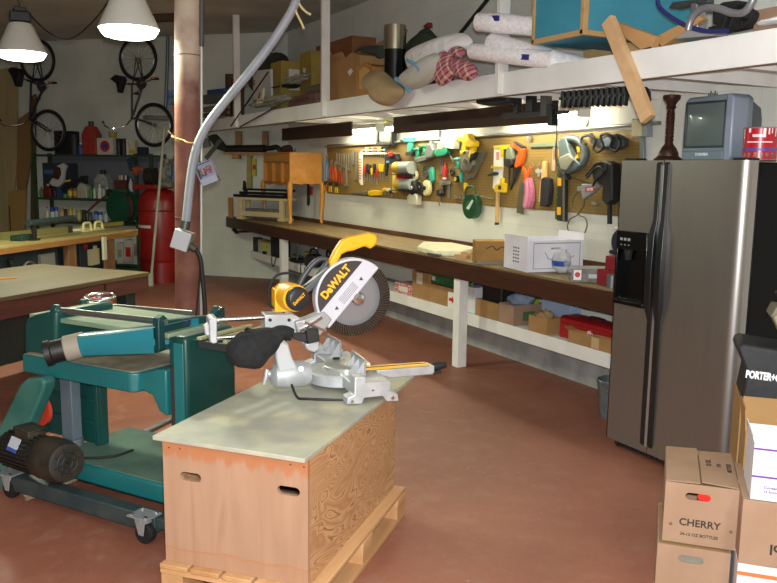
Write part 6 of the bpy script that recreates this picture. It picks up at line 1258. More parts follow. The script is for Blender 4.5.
h = Hang('caliper', 'steel hoop callipers in a figure eight hung below the jigsaw', 'callipers', 580, 205); h.tube('loop', [(583, 190), (577, 197), (575.4, 207), (580.6, 214.4), (573, 219), (570.4, 228), (575, 235), (581, 236.4), (587, 233.6), (590, 225), (588, 218), (581.6, 214.2), (586.6, 205), (586.4, 196), (583, 190)], M('#6c6a50', 0.35, 0.7), 0.005, 0.03); h.poly('pivot', [(581, 186.6), (584.6, 186), (586, 189), (583.4, 191.6), (580.6, 190)], STEEL2, 0.02, 0.04, 0.002)
h = Hang('hook', 'small steel hook on the pegboard under the grey dust bag', 'hook', 597, 203); h.poly('body', [(594.4, 201.6), (599, 202), (600.6, 204), (596, 205.2), (594, 203.6)], STEEL2, 0.004, 0.03, 0.002)
# on the conduit and the wall above
h = Hang('wire_clip', 'grey metal clip standing on the wall conduit above the straightedge', 'clip', 583, 122, X=4.41); h.poly('body', [(576, 126), (577, 124), (584, 124.6), (588, 118), (589.4, 118.6), (588, 124), (586, 127)], M('#8f928c', 0.4, 0.5), -0.01, 0.01, 0.001)
h = Hang('junction_box', 'square grey electrical box with a pale cover on the wall conduit beside the refrigerator', 'electrical box', 644, 128, X=4.43); h.rect('box', 638, 119, 653, 137, M('#8d9596', 0.5), 0.0, 0.06, 0.003); h.rect('cover', 638, 120.4, 648.4, 136.4, M('#c9c59a', 0.5), 0.06, 0.064, 0.001); h.rect('drop_pipe', 642, 137, 646, 160, M('#7f8788', 0.4, 0.4), 0.0, 0.025, 0.004)
# spring clamps hanging in a row from the loft edge
clx = 3.30
ci = 0
BLC = M('#14191b', 0.45)
for i in range(12):
    u = 566+i*5.6; v = 91.5-i*0.45
    h = Hang('spring_clamp', f'black spring clamp hanging under the loft beam, {ords[i]} from the left in the row', 'clamp', u, v, 'spring clamps under the loft', X=3.46)
    ln = 17+i*0.25
    for d, yy in ((-1.2, 0.0), (1.2, 0.03)): h.poly('jaw', [(u+d, v), (u+d+2.4, v), (u+d+3.0, v+ln*0.5), (u+d+1.6, v+ln), (u+d-0.6, v+ln*0.9), (u+d-0.6, v+ln*0.4)], BLC, yy, yy+0.022, 0.004)
    h.disc('spring', u+1, v+ln*0.45, 1.6, M('#2a2e30', 0.4, 0.5), -0.004, 0.058)
h = Hang('spring_clamp', 'black spring clamp hanging alone right of the wooden brace', 'clamp', 646, 90, X=3.46); h.poly('jaw', [(642, 88), (648, 86.6), (651.6, 92), (652, 101), (648.6, 108), (643.6, 107), (641, 98)], BLC, 0, 0.05, 0.008); h.disc('spring', 646.6, 97, 2.4, STEEL2, -0.004, 0.056)
h = Hang('bar_clamp', 'black bar clamp hung level in front of the long dark board', 'clamp', 530, 112, X=3.62); h.poly('bar', [(505, 113), (570, 110.4), (570, 113.8), (505, 119)], BLC, 0.0, 0.03, 0.002); h.rect('jaw', 553, 104, 557, 126, BLC, -0.01, 0.05, 0.004).rect('jaw', 546, 96, 551, 116, M('#4c4e48', 0.5), -0.01, 0.05, 0.003).rect('jaw', 518, 96, 521, 114, BLC, -0.01, 0.04, 0.003).rect('jaw', 530, 96, 536, 112, BLC, -0.01, 0.04, 0.003)
h = Hang('coiled_hose', 'black coiled bundle tucked under the loft beam left of the bar clamp', 'hose', 503, 102, X=3.60); h.poly('coil', [(485, 101), (492, 98), (506, 96.6), (518, 96.4), (519, 102), (512, 106), (498, 106.4), (487, 104.6)], M('#1d2326', 0.6), 0, 0.10, 0.02)
# hanging strip and red strip under the pegboard behind the desk
h = Hang('strap', 'black strap hanging on the white wall right of the miniature desk', 'strap', 309, 195, X=4.44); h.poly('strap', [(307.6, 184), (309.6, 184), (309.8, 203), (309, 206), (307.6, 205)], DARKG, 0.0, 0.012, 0.001)
h = Hang('red_tool', 'small red-handled tool hanging right of the black strap', 'tool', 311.5, 190, X=4.44); h.rect('handle', 310.6, 187, 312.6, 195, REDP, 0.0, 0.02, 0.002)
# ================================================================== things stored on the loft
DZ = LZ1-0.0075
class Loft:
    """a thing on the loft deck: outlines follow the sight lines onto an upright plane 'off' metres behind the beam face"""
    def __init__(s, name, label, cat, u, v, off, group=None, z=None):
        q_ = LF.onv(u, v, off); s.off = off; s.P = LF.w(q_.x, off, DZ if z is None else z); s.t = thing(name, label, cat, s.P, -90, group); s.x0 = q_.x; s.last = None
    def L(s, u, v): q_ = LF.onv(u, v, s.off); return (q_.x-s.x0, q_.z-s.P.z)
    def poly(s, part, pts, mat, a=0.0, b=0.2, bev=0.004, sub=False, floor=False):
        p = [s.L(u, v) for u, v in pts]
        if floor: zm = min(z for x, z in p); p = [(x, z if z > zm+0.03 else 0.001) for x, z in p]
        o = MB().prism(p, a, b).build(part, mat, s.last if sub else s.t, bev)
        if not sub: s.last = o
        return s
    def k(s, u, v): return abs(s.L(u, v+1)[1]-s.L(u, v)[1])
# crumpled black refuse bag
def lump(l, part, u0, u1, v0, v1, dep, mat, seed, amp=0.16, nu=26, nv=18):
    a, b = l.L(u0, v1), l.L(u1, v0); f = crumple((b[0]-a[0])/2, dep/2, (b[1]-a[1])/2, seed, amp, nu, nv)
    f.v = [Vector((p.x+(a[0]+b[0])/2, p.y+dep/2, p.z+a[1])) for p in f.v]; return f.build(part, mat, l.t)
l = Loft('refuse_bag', 'dark grey crumpled plastic refuse bag on the loft behind the second white post', 'bag', 262, 94, 0.40)
lump(l, 'bag', 242, 282, 47, 97, 0.22, M('#26292c', 0.22, c2='#34373a', scale=25, bump=0.5), 5); l.poly('knot', [(256, 50), (261, 44), (266, 49)], M('#26292c', 0.3), 0.07, 0.13, 0.008)
l = Loft('foam_board', 'plain white upright panel on the loft under the refuse bag', 'panel', 262, 95, 0.18); l.poly('panel', [(253, 71), (270.5, 69), (271, 98), (253, 100)], M('#cfd1cf', 0.5), 0, 0.03, 0.002); l.poly('slot', [(253.6, 80), (254.6, 80), (254.6, 86), (253.6, 86)], DARKG, -0.001, 0.0, 0)
def loft_box(lab, u, vb, off, pts_left, pts_front, h_v, w, d, mat, name='cardboard_box', **kw): ...
def lbox(lab, u0, u1, vt, off, d, mat, z=0.0, name='cardboard_box', cat='box', **kw):
    a, b = LF.onv(u0, vt, off), LF.onv(u1, vt, off); h_ = LF.onv((u0+u1)/2, vt, off).z-DZ-z
    t = thing(name, lab, cat, LF.w(a.x, off, DZ+z), -90); carton_parts(t, b.x-a.x, d, h_, mat, **kw); t['w'] = b.x-a.x; t['h'] = h_; t['d'] = d; return t
YCARD = M('#a08a3a', 0.7, c2='#94803a', scale=8)
t = lbox('yellowish carton with a white side label on the loft right of the white panel', 270.5, 281, 62, 0.22, 0.50, YCARD, open_=False); MB().box(t['w'], t['w']+0.001, 0.10, 0.24, t['h']*0.45, t['h']*0.85).build('label', M('#d6d2c8', 0.5), t)
t = lbox('olive carton with a torn plastic label on the loft left of the third white post', 300, 311, 52, 0.36, 0.45, YCARD, open_=False); MB().cbox((t['w']*0.4, -0.003, t['h']*0.7), (0.07, 0.004, 0.05), (0, 15, 0)).build('label', M('#d8dcd0', 0.2), t)
t = lbox('reddish brown carton at the back of the loft behind the third white post', 316, 352, 41, 0.62, 0.30, M('#8a5a34', 0.7, c2='#7a4e2c', scale=6), open_=False)
PNK = M('#7d5c56', 0.6, c2='#6d4e48', scale=8)
for i, (u0, u1, v0, v1, lab) in enumerate(((288, 317, 86, 100, 'lower of the two flat pinkish packages at the loft edge'), (287, 314, 79.5, 92, 'upper of the two flat pinkish packages at the loft edge'))):
    l = Loft('flat_package', lab, 'package', u0, 100, 0.12); z0 = 0.0 if i == 0 else 0.075
    a, b = l.L(u0, 95), l.L(u1, 95); MB().box(a[0], b[0], 0.02*i, 0.35, z0, z0+0.072).build('wrap', PNK, l.t, 0.012); MB().box(a[0]+0.2, a[0]+0.6, 0.02*i-0.001, 0.02*i, z0+0.02, z0+0.03).build('stripe', M('#2a2020', 0.5), l.t)
l = Loft('cardboard_tube', 'dull brown rolled sheet on the pinkish packages on the loft', 'roll', 300, 82, 0.16); a, b = l.L(299, 80), l.L(317, 80); MB().cyl((a[0], 0.12, 0.205), (b[0], 0.12, 0.205), 0.055).build('roll', M('#7a6a5c', 0.6), l.t)
l = Loft('plastic_sheet', 'crumpled clear plastic sheet on the loft edge right of the second white post', 'plastic', 272, 100, 0.05); lump(l, 'sheet', 246, 284, 92, 108, 0.2, M('#b9bda8', 0.15, alpha=0.6, c2='#e4e6da', scale=14, bump=0.6), 11, 0.4)
l = Loft('plastic_sheet', 'crumpled clear plastic wrap lying over the carton with the white label', 'plastic', 290, 80, 0.22, z=DZ+0.24); lump(l, 'sheet', 276, 302, 72, 86, 0.16, M('#b9bda8', 0.15, alpha=0.6, c2='#e4e6da', scale=14, bump=0.6), 14, 0.4)
l = Loft('paper_pad', 'yellow and white leaning card on the loft edge between the clear plastic heaps', 'card', 260, 106, 0.04); l.poly('card', [(256, 104.5), (259, 90), (263, 88), (261, 103)], M('#d6d6b8', 0.5), 0, 0.03, 0.002); l.poly('red_patch', [(257.6, 99), (259.4, 93), (260.8, 92.4), (259.8, 98)], M('#9a4a2c', 0.5), -0.001, 0, 0)
l = Loft('dark_bundle', 'black crumpled bundle on the loft left of the pinkish packages', 'bundle', 272, 88, 0.2); lump(l, 'cloth', 262, 288, 82, 92, 0.25, M('#1a1b1d', 0.6), 21, 0.2); MB().box(-0.12, 0.5, 0.0, 0.24, 0.0, 0.03).build('board', M('#8d9aa2', 0.5), l.t)
for (pa_, pb_, lab) in (((231, 126), (268, 72), 'thin dark stick leaning steeply on the loft beside the second white post'), ((240, 127), (276, 107), 'thin dark stick lying slantwise along the loft beam face')):
    A, B = LF.onv(pa_[0], pa_[1], -0.055), LF.onv(pb_[0], pb_[1], -0.02)
    s_ = MB().tube([Vector((0, 0, 0)), Vector((B.x-A.x, B.y-A.y, B.z-A.z))], 0.009, 8)
    single('stick', lab, 'stick', s_, M('#3a2a1e', 0.6), tuple(LF.w(A.x, A.y, A.z)), -90)
# big open carton with a raised flap, olive bundle, birdhouse
a = LF.onv(326, 60, 0.12); b = LF.onv(345, 60, 0.12); hb_ = LF.onv(335, 60, 0.12).z-DZ
bc = thing('cardboard_box', 'large open carton with raised flaps on the loft right of the third white post', 'box', LF.w(a.x, 0.12, DZ), -90)
bw = b.x-a.x; carton_parts(bc, bw, 0.62, hb_, CARD2, open_=True, flaps=(('f', 0.06, 60),))
MB().add([(bw, 0.0, hb_), (bw+0.004, 0.6, hb_), (bw+0.15, 0.62, hb_+0.30), (bw+0.10, 0.04, hb_+0.02), (bw, 0.004, hb_), (bw+0.004, 0.604, hb_), (bw+0.15, 0.624, hb_+0.30), (bw+0.10, 0.044, hb_+0.02)], [(0, 1, 2, 3), (7, 6, 5, 4), (0, 4, 5, 1), (1, 5, 6, 2), (2, 6, 7, 3), (3, 7, 4, 0)]).build('flap', M('#8f7050', 0.75), bc)
l = Loft('cardboard_box', 'second tan carton on the loft left of the small wooden house', 'box', 350, 90, 0.10); l.poly('body', [(343, 93), (343, 60), (352, 52), (360, 55), (360, 92)], CARD2, 0.0, 0.35, 0.002, floor=True); l.poly('plastic_label', [(347.6, 72), (351, 68), (353, 71), (350, 76)], M('#dfe2d6', 0.2), -0.002, 0.0, 0.0)
l = Loft('birdhouse', 'small pale wooden house-shaped box on the loft left of the chrome cylinder', 'birdhouse', 366, 90, 0.07); PLN = WOOD('#a9733c', '#c08c50', 'z', 3, 10, 0.6); l.poly('front', [(356, 91), (356, 68), (365, 62.4), (373, 66), (373, 89)], PLN, 0.0, 0.02, 0.001, floor=True); l.poly('body', [(356.5, 91), (356.5, 68.6), (365, 63.4), (372.5, 66.6), (372.5, 89)], PLN, 0.021, 0.22, 0.001, floor=True); l.poly('door', [(359.6, 89), (359.6, 71), (365, 66.6), (369.4, 69.6), (369.4, 88)], M('#cfa668', 0.6), -0.006, 0.0, 0.001)
l = Loft('olive_bundle', 'olive green rolled bundle on the loft over the small wooden house', 'bundle', 365, 62, 0.30, z=DZ+0.21); A, B = l.L(352, 63), l.L(382, 52); MB().tube([(A[0], 0, A[1]), ((A[0]+B[0])/2-0.1, 0.01, (A[1]+B[1])/2+0.05), (B[0], 0, B[1])], [0.05, 0.07, 0.06], 12, 4).build('roll', M('#3c4434', 0.8), l.t)
l = Loft('metal_cylinder', 'tall chrome and black cylinder standing on the loft', 'cylinder', 385, 92, 0.10); a, b = l.L(376.5, 60), l.L(394, 60); zt3, zm3 = l.L(385, 24.5)[1], l.L(385, 49)[1]; rr = (b[0]-a[0])*0.30; xc = (a[0]+b[0])/2
MB().lathe([(rr*0.96, 0.001), (rr*0.96, zm3)], (xc, rr, 0), n=28).build('black_body', M('#0e0f10', 0.15), l.t); MB().lathe([(rr, zm3), (rr, zt3), (rr*0.94, zt3), (rr*0.94, zt3-0.02), (0, zt3-0.02)], (xc, rr, 0), n=28, close=False).build('chrome_sleeve', M('#b8b09c', 0.2, 0.95), l.t)
l = Loft('cloth_bundle', 'dark green cloth bundle on the loft behind the white quilt', 'cloth', 405, 60, 0.35); lump(l, 'cloth', 392, 424, 26, 90, 0.35, M('#2a3329', 0.85, c2='#353f33', scale=12), 31, 0.2); l.poly('red_end', [(413, 25), (418, 21), (418.6, 26), (415, 27)], M('#7a2420', 0.6), 0.1, 0.15, 0.004)
def pillow(l, part, pts, dep, mat, y0=-0.06, lev=2, seed=1, amp=0.008):
    """soft body: outline filled with a puffed grid"""
    p = [Vector((l.L(u, v)[0], 0, l.L(u, v)[1])) for u, v in pts]; n = len(p); c = sum(p, Vector())/n; b = MB(); vs, fs = [], []
    m = 6; rn = random.Random(seed)
    for side in (1, -1):
        o_ = len(vs)
        for j in range(m+1):
            t_ = j/m; th__ = math.sqrt(max(0, 1-t_*t_))
            for i in range(n): q_ = c+(p[i]-c)*t_; vs.append((q_.x+rn.uniform(-amp, amp)*(1-t_), y0+dep/2-side*dep/2*th__+rn.uniform(-amp, amp)*(1-t_), q_.z+rn.uniform(-amp, amp)*(1-t_)))
        for j in range(m):
            for i in range(n): f = (o_+j*n+i, o_+j*n+(i+1) % n, o_+(j+1)*n+(i+1) % n, o_+(j+1)*n+i); fs.append(f if side > 0 else f[::-1])
    b.add(vs, fs); o = b.build(part, mat, l.t); sm = o.modifiers.new('soft', 'SUBSURF'); sm.levels = sm.render_levels = lev; return o
l = Loft('cushion', 'tan cushion slumped over the edge of the loft beam', 'cushion', 396, 95, 0.0); pillow(l, 'cover', [(372, 84), (376, 74), (386, 70), (395, 71), (404, 82), (417, 89), (413, 98), (404, 107), (396, 107), (386, 104), (384, 97), (380, 92)], 0.20, M('#a18a66', 0.75, c2='#94805e', scale=9), -0.205, seed=2)
l = Loft('quilt', 'rolled white quilt lying on the loft behind the tan cushion', 'quilt', 428, 80, -0.02); A, B = l.L(402, 68), l.L(452, 40)
def quilt_mat():
    m, nt, b = nodes('mat_quilt'); b.inputs['Roughness'].default_value = 0.85; tc_ = N(nt, 'ShaderNodeTexCoord'); vr = N(nt, 'ShaderNodeTexVoronoi', Scale=14.0); nt.links.new(tc_.outputs['Object'], vr.inputs['Vector'])
    b.inputs['Base Color'].default_value = rgb('#f0eeea'); bp = N(nt, 'ShaderNodeBump', Strength=0.5, Distance=0.02); nt.links.new(vr.outputs['Distance'], bp.inputs['Height']); nt.links.new(bp.outputs['Normal'], b.inputs['Normal']); return m
pillow(l, 'roll', [(393.5, 55), (400, 48), (415, 41), (432, 34), (446, 30.5), (456, 33), (462, 41), (458, 48), (440, 58), (422, 68), (410, 78), (404, 80), (398, 70)], 0.26, quilt_mat(), -0.02, seed=3)
l = Loft('pillow', 'grey pillow with a light blue edge in front of the white quilt on the loft', 'pillow', 430, 88, -0.02); pillow(l, 'cover', [(409, 80), (420, 72), (432, 62), (446, 52), (453, 56), (452, 68), (444, 80), (434, 88), (424, 91.5), (416, 88)], 0.20, M('#b4b2a8', 0.8), -0.205, seed=4)
A = [l.L(u, v) for u, v in ((409, 80), (416, 84), (423, 91))]; MB().tube([(x, -0.12, z) for x, z in A], 0.020, 8, 4).build('blue_edge', M('#6fa6c8', 0.7), l.t); A = [l.L(u, v) for u, v in ((428, 62), (436, 66), (441, 72))]; MB().tube([(x, -0.19, z) for x, z in A], 0.014, 8, 4).build('blue_trim', M('#6fa6c8', 0.7), l.t)
def plaid():
    m, nt, b = nodes('mat_plaid'); b.inputs['Roughness'].default_value = 0.9; tc_ = N(nt, 'ShaderNodeTexCoord'); cols = []
    for ang, sc2 in ((25, 9.0), (115, 9.0)):
        mp = N(nt, 'ShaderNodeMapping'); mp.inputs['Rotation'].default_value = (0, R(ang), 0); wv = N(nt, 'ShaderNodeTexWave', Scale=sc2*0.5); nt.links.new(tc_.outputs['Object'], mp.inputs['Vector']); nt.links.new(mp.outputs['Vector'], wv.inputs['Vector']); cols.append(wv)
    r1 = ramp(nt, [(0.2, '#8a1f3a'), (0.45, '#a83a58'), (0.6, '#2c2540'), (0.8, '#b04a5a'), (0.95, '#c9b8a0')]); r2 = ramp(nt, [(0.2, '#d8909c'), (0.5, '#5a2540'), (0.75, '#b03048'), (0.95, '#d8c8b0')])
    nt.links.new(cols[0].outputs['Fac'], r1.inputs['Fac']); nt.links.new(cols[1].outputs['Fac'], r2.inputs['Fac']); mx = N(nt, 'ShaderNodeMix', data_type='RGBA'); mx.inputs[0].default_value = 0.5
    nt.links.new(r1.outputs['Color'], mx.inputs[6]); nt.links.new(r2.outputs['Color'], mx.inputs[7]); nt.links.new(mx.outputs[2], b.inputs['Base Color']); return m
l = Loft('plaid_blanket', 'red plaid cloth tied in a bow-like bundle hanging over the loft beam', 'blanket', 462, 80, 0.0); PL = plaid()
pillow(l, 'fold', [(441, 62), (446, 54), (454, 50), (462, 58), (470, 66), (464, 76), (456, 86), (447, 88), (443, 78)], 0.12, PL, -0.14, seed=6)
pillow(l, 'fold', [(458, 62), (466, 58), (476, 60), (487, 66), (488, 78), (480, 83), (470, 80), (462, 72)], 0.12, PL, -0.15, seed=7); pillow(l, 'fold', [(452, 52), (458, 46), (466, 46), (470, 54), (464, 60), (456, 60)], 0.10, PL, -0.08, seed=8)
BUB = M('#e2e0e2', 0.25, c2='#f6f5f5', scale=45, bump=0.35, coat=0.4)
bzz = LF.onv(583.5, 34, -0.06).z
for i, (ua, va, ub, vb, r, off, lab) in enumerate(((478, 22, 516, 24, 9.8, -0.14, 'uppermost of the three rolls of clear bubble wrap on the loft'), (490, 43, 580, 48, 10.5, -0.10, 'middle of the three rolls of clear bubble wrap on the loft'), (472, 51, 530, 58, 8.6, -0.15, 'lowest and leftmost of the three rolls of clear bubble wrap on the loft'))):
    l = Loft('bubble_wrap_roll', lab, 'roll', ua, va, off, 'bubble wrap rolls on the loft'); A, B = l.L(ua, va), list(l.L(ub, vb)); k_ = l.k(ua, va)*r
    if i == 1:      # this roll slopes down under the blue box that rests above it
        xm = l.L(531, 44)[0]; zm = bzz-l.P.z-k_-0.02; B[1] = A[1]+(zm-A[1])*(B[0]-A[0])/(xm-A[0])
    ln = Vector((B[0]-A[0], 0.18 if i != 1 else 0.34, B[1]-A[1])); ax = ln.normalized(); L0 = ln.length
    o = MB().lathe([(k_*0.25, 0.006), (k_*0.9, 0.0), (k_, 0.012), (k_*1.02, L0*0.4), (k_*0.98, L0*0.8), (k_, L0), (k_*0.3, L0)], (A[0], 0, A[1]), tuple(ax), n=30, close=False).build('roll', BUB, l.t)
    MB().lathe([(k_*0.3, -0.003), (k_*0.3, 0.05), (k_*0.22, 0.05), (k_*0.22, -0.003)], (A[0], 0, A[1]), tuple(ax), n=20, close=False).build('core', M('#6d5a44', 0.8), l.t)
    if i != 1:
        T_ = Matrix.Translation(Vector((A[0], 0, A[1]))+ax*L0*(0.42 if i == 0 else 0.75))
        MB(T_).cbox((0, -k_*0.995, 0.0 if i else 0.03), (0.09, 0.012, 0.035), (0, 8, 0)).build('blue_label', M('#2c2f7a', 0.5), l.t)
l = Loft('black_rod', 'thin black rod leaning up from the loft behind the bubble wrap rolls', 'rod', 470, 30, 0.5); A, B = l.L(458, 36), l.L(492, -6); MB().tube([(A[0], 0, A[1]), (B[0], 0, B[1])], 0.016, 10).tube([(A[0], 0, A[1]), (A[0]-0.1, 0, 0.0)], 0.016, 10).build('rod', RUBBER, l.t)
# blue framed box
PB = M('#3f93ab', 0.6, c2='#3a8aa2', scale=5); PINEL = WOOD('#b3905c', '#c7a672', 'x', 3, 10, 0.6)
c0_ = LF.onv(583.5, 34, -0.06)
bz = c0_.z
bb = thing('blue_box', 'large blue box with raw wood edge trim on the loft above the pegboard', 'box', LF.w(c0_.x, -0.06, bz), -90)
# local: x along the beam, y into the loft; the end face at x = 0 looks towards the camera
wl = c0_.x-LF.onv(532.5, 44, -0.06).x
hbx, dbx = 0.62, 1.0
MB().box(-wl, 0.0, 0.0, dbx, 0.0, hbx).build('body', PB, bb, 0.002)
for (x0, x1, y0, y1, z0, z1) in ((-0.026, 0.005, -0.008, 0.03, 0.0, hbx), (-wl-0.004, -wl+0.02, -0.008, 0.02, 0.0, hbx), (-wl, 0.0, -0.008, 0.02, -0.004, 0.028), (-0.02, 0.006, 0.0, dbx, -0.004, 0.026), (-0.02, 0.006, dbx-0.03, dbx+0.004, 0.0, hbx)): MB().box(x0, x1, y0, y1, z0, z1).build('trim', PINEL, bb, 0.002)
for x in (0.03-wl, -0.10): single('timber_block', ('left' if x < -0.15 else 'right')+' timber block holding the blue box up off the loft deck', 'wood block', MB().box(-0.02, 0.05, 0.0, 0.5, 0, bz-DZ-0.006), PINEL, tuple(LF.w(c0_.x+x, 0.36, DZ)), -90)
# timber trestle lying beside the brace
TW = WOOD('#b58a58', '#c9a06c', 'x', 3, 10, 0.6)
l = Loft('timber_trestle', 'raw wood triangular trestle lying on the loft behind the wooden brace', 'trestle', 640, 40, 0.03); l.poly('arm', [(610, 26), (612, 20.5), (655, 36), (651, 50), (640, 49), (628, 40)], TW, 0.0, 0.05, 0.002); l.poly('leg', [(648, 36), (690, 14), (696, 18), (654, 46)], TW, 0.055, 0.10, 0.002); l.poly('foot', [(620, 54), (652, 46), (654, 50), (626, 56)], TW, 0.0, 0.10, 0.002)
# compressor hoses and fittings at the right
l = Loft('air_pump', 'grey metal pump with fittings on the loft above the television', 'pump', 694, 34, 0.10); l.poly('barrel', [(689, 34), (690, 2), (697, 1), (698, 33)], M('#8f9296', 0.35, 0.7), 0.0, 0.07, 0.01); l.poly('base', [(663, 40), (672, 32), (700, 28), (716, 30), (714, 36), (690, 38)], M('#9c9a98', 0.5), -0.01, 0.10, 0.004, floor=False); l.poly('head', [(668, 8), (672, 2), (690, 0), (708, -2), (708, 3), (690, 5), (676, 9)], M('#3a3d40', 0.4), 0.0, 0.05, 0.006); l.poly('motor', [(712, 24), (712, 8), (722, 2), (738, 0), (740, 18), (728, 28)], BLKM, 0.0, 0.10, 0.008); l.poly('motor_foot', [(708, 33), (742, 26), (742, 20), (708, 27)], BLKM, 0.0, 0.12, 0.003)
l = Loft('air_hose', 'blue air hose drooping along the loft edge over the television', 'hose', 690, 32, -0.02); MB().tube([(l.L(u, v)[0], 0, l.L(u, v)[1]) for u, v in ((658, -4), (659, 6), (668, 15), (685, 25), (705, 31), (728, 31))], 0.012, 10, 6).build('hose', M('#232a6a', 0.4), l.t)
l = Loft('flex_hose', 'grey flexible hose arching along the loft edge over the television', 'hose', 715, 15, -0.045); MB().tube([(l.L(u, v)[0], 0, l.L(u, v)[1]) for u, v in ((688, 30), (692, 18), (702, 9), (716, 8), (732, 13), (744, 12), (752, 2), (754, -8))], 0.018, 12, 6).build('hose', M('#8d9096', 0.35, 0.5), l.t)
l = Loft('black_cables', 'loops of thin black cable on the loft behind the grey flexible hose', 'cable', 735, 20, 0.06); 
for i in range(3): MB().tube([(l.L(u, v)[0], 0.02*i, l.L(u, v)[1]) for u, v in ((722, 30), (730-3*i, 12), (744, 4+3*i), (752, 14), (744, 26), (730, 28), (738, 10))], 0.009, 8, 6).build('loop', RUBBER, l.t)
lt_ = lbox('brown carton at the right end of the loft above the paint can', 755, 800, 6, 0.12, 0.4, CARD, open_=False)
l = Loft('wrapping_paper', 'crumpled white paper on the loft edge at the right side of the photo', 'paper', 765, 24, 0.0); pillow(l, 'sheet', [(748, 24), (756, 19), (768, 17), (782, 13), (782, 19), (766, 23), (754, 26)], 0.10, M('#e2e2e4', 0.7), 0.0, seed=9)
# far left end of the loft seen past the iron column
l = Loft('chair', 'dark red-brown wooden chair frame on the loft behind the iron column', 'chair', 207, 88, 0.30); l.poly('arm', [(200, 74), (216, 69.4), (216.4, 72), (200, 76.6)], M('#4a211c', 0.5), 0, 0.04, 0.004); l.poly('post', [(209, 73), (213, 72), (212, 80), (208, 80)], M('#4a211c', 0.5), 0, 0.04, 0.003); l.poly('seat', [(198, 79), (210, 78), (210, 92), (198, 95)], M('#5a3a2a', 0.6), 0, 0.3, 0.004)
l = Loft('blue_tarp', 'folded blue sheet on the loft behind the iron column', 'sheet', 215, 94, 0.045); l.poly('sheet', [(207, 90), (224, 88), (224.5, 93), (207, 95.5)], M('#2a5a94', 0.6), 0, 0.05, 0.006); l.poly('lining', [(203, 95), (225, 93), (225, 101), (203, 104)], M('#6d757a', 0.6), 0, 0.10, 0.004)
l = Loft('lumber_stack', 'low stack of grey-brown boards on the loft behind the iron column', 'boards', 214, 120, 0.043)
for i, (v0, m) in enumerate(((106, '#8a8478'), (112, '#6b5848'), (118, '#9c968a'))): l.poly('board', [(201, v0+1.5), (226, v0-2), (226, v0+2.4), (201, v0+6)], M(m, 0.7), 0.01*i, 0.06, 0.003)
l = Loft('brown_boards', 'bundle of upright brown boards on the loft left of the second white post', 'boards', 228, 118, 0.16)
for i in range(3): l.poly('board', [(225+i*2, 120-i), (225.2+i*2, 74+i*2), (226.8+i*2, 73.6+i*2), (226.8+i*2, 119-i)], M(('#4a3424', '#6a4a30', '#57402c')[i], 0.6), 0.01*i, 0.2, 0.002)

# ================================================================== under the far end of the loft
def Far(name, label, cat, u, v, off, group=None):
    q_ = FARW.onv(u, v, off); h = Loft.__new__(Loft); h.off = off; h.P = FARW.w(q_.x, off, q_.z); h.t = thing(name, label, cat, h.P, -45, group); h.last = None; h.x0 = q_.x; h.z0 = q_.z
    def L(u2, v2): p = FARW.onv(u2, v2, off); return (p.x-h.x0, p.z-h.z0)
    h.L = L; return h
STUD = WOOD('#8a6a48', '#a58258', 'z', 3, 10, 0.6)
for (u0, u1, vb, lab) in ((235, 241, 147, 'left wooden hanger under the far end of the loft'), (262, 267.5, 147, 'right wooden hanger under the far end of the loft')):
    h = Far('hanger', lab, 'hanger', u0, vb, -0.12); h.poly('stud', [(u0, vb), (u1, vb), (u1, 131), (u0, 131)], STUD, 0, 0.05, 0.002)
h = Far('black_tube', 'long black tube with an elbow resting on wooden hangers under the loft', 'tube', 226, 149, -0.2); A, B = h.L(226, 149.4), h.L(265, 149); 
MB().cyl((A[0], 0, A[1]), (B[0], 0, B[1]), 0.062, n=20).build('tube', M('#121416', 0.5), h.t); E_ = [h.L(u, v) for u, v in ((263, 148.6), (271, 148), (276, 147), (279.4, 149), (280, 153))]; MB().tube([(x, 0, z) for x, z in E_], 0.036, 12, 5).build('elbow', M('#121416', 0.5), h.t); h.poly('cradle', [(225, 152), (282, 152.4), (282, 155), (225, 154.6)], STUD, -0.05, 0.07, 0.002); h.poly('cradle_block', [(233, 154.6), (240, 154.6), (240, 159), (233, 159)], STUD, -0.04, 0.05, 0.002)
h = Far('work_lamp', 'black angular lamp head hanging beside the far end of the loft', 'lamp', 216, 142, -0.3); h.poly('head', [(207, 136), (214, 134), (226, 148), (225, 152), (216, 149)], BLKM, 0, 0.10, 0.004); h.poly('arm', [(205, 157), (220, 139), (223, 141), (208, 160)], M('#4a5a50', 0.5), -0.03, 0.0, 0.003); h.poly('socket', [(202, 140), (208, 138), (210, 146), (203, 148)], M('#6f7a6c', 0.5), -0.02, 0.05, 0.004)
h = Far('wall_post', 'pale wooden upright fixed to the far wall above the workbench end', 'post', 249, 187, -0.06); h.poly('post', [(246.4, 188), (246.8, 155.5), (251.4, 155.5), (251.2, 188)], M('#a89a58', 0.6, c2='#94884c', scale=8), 0, 0.05, 0.002)
h = Far('spirit_level', 'short yellow level with a red centre hanging beside the pale upright', 'level', 254, 167, -0.06); h.poly('body', [(252, 158.5), (255.6, 158.5), (255.6, 176), (252, 176)], M('#c2b04a', 0.5), 0, 0.04, 0.002); h.poly('red_centre', [(253, 165), (255.8, 165), (255.8, 169.4), (253, 169.4)], REDP, -0.004, 0.0, 0.001)
h = Far('cap', 'dark maroon bundle on the shelf rail above the miniature desk', 'bundle', 286, 149, -0.10); h.poly('bundle', [(282, 152), (284, 146.4), (289, 145), (293, 147), (294, 152)], M('#4a1f22', 0.8), -0.1, 0.1, 0.02)
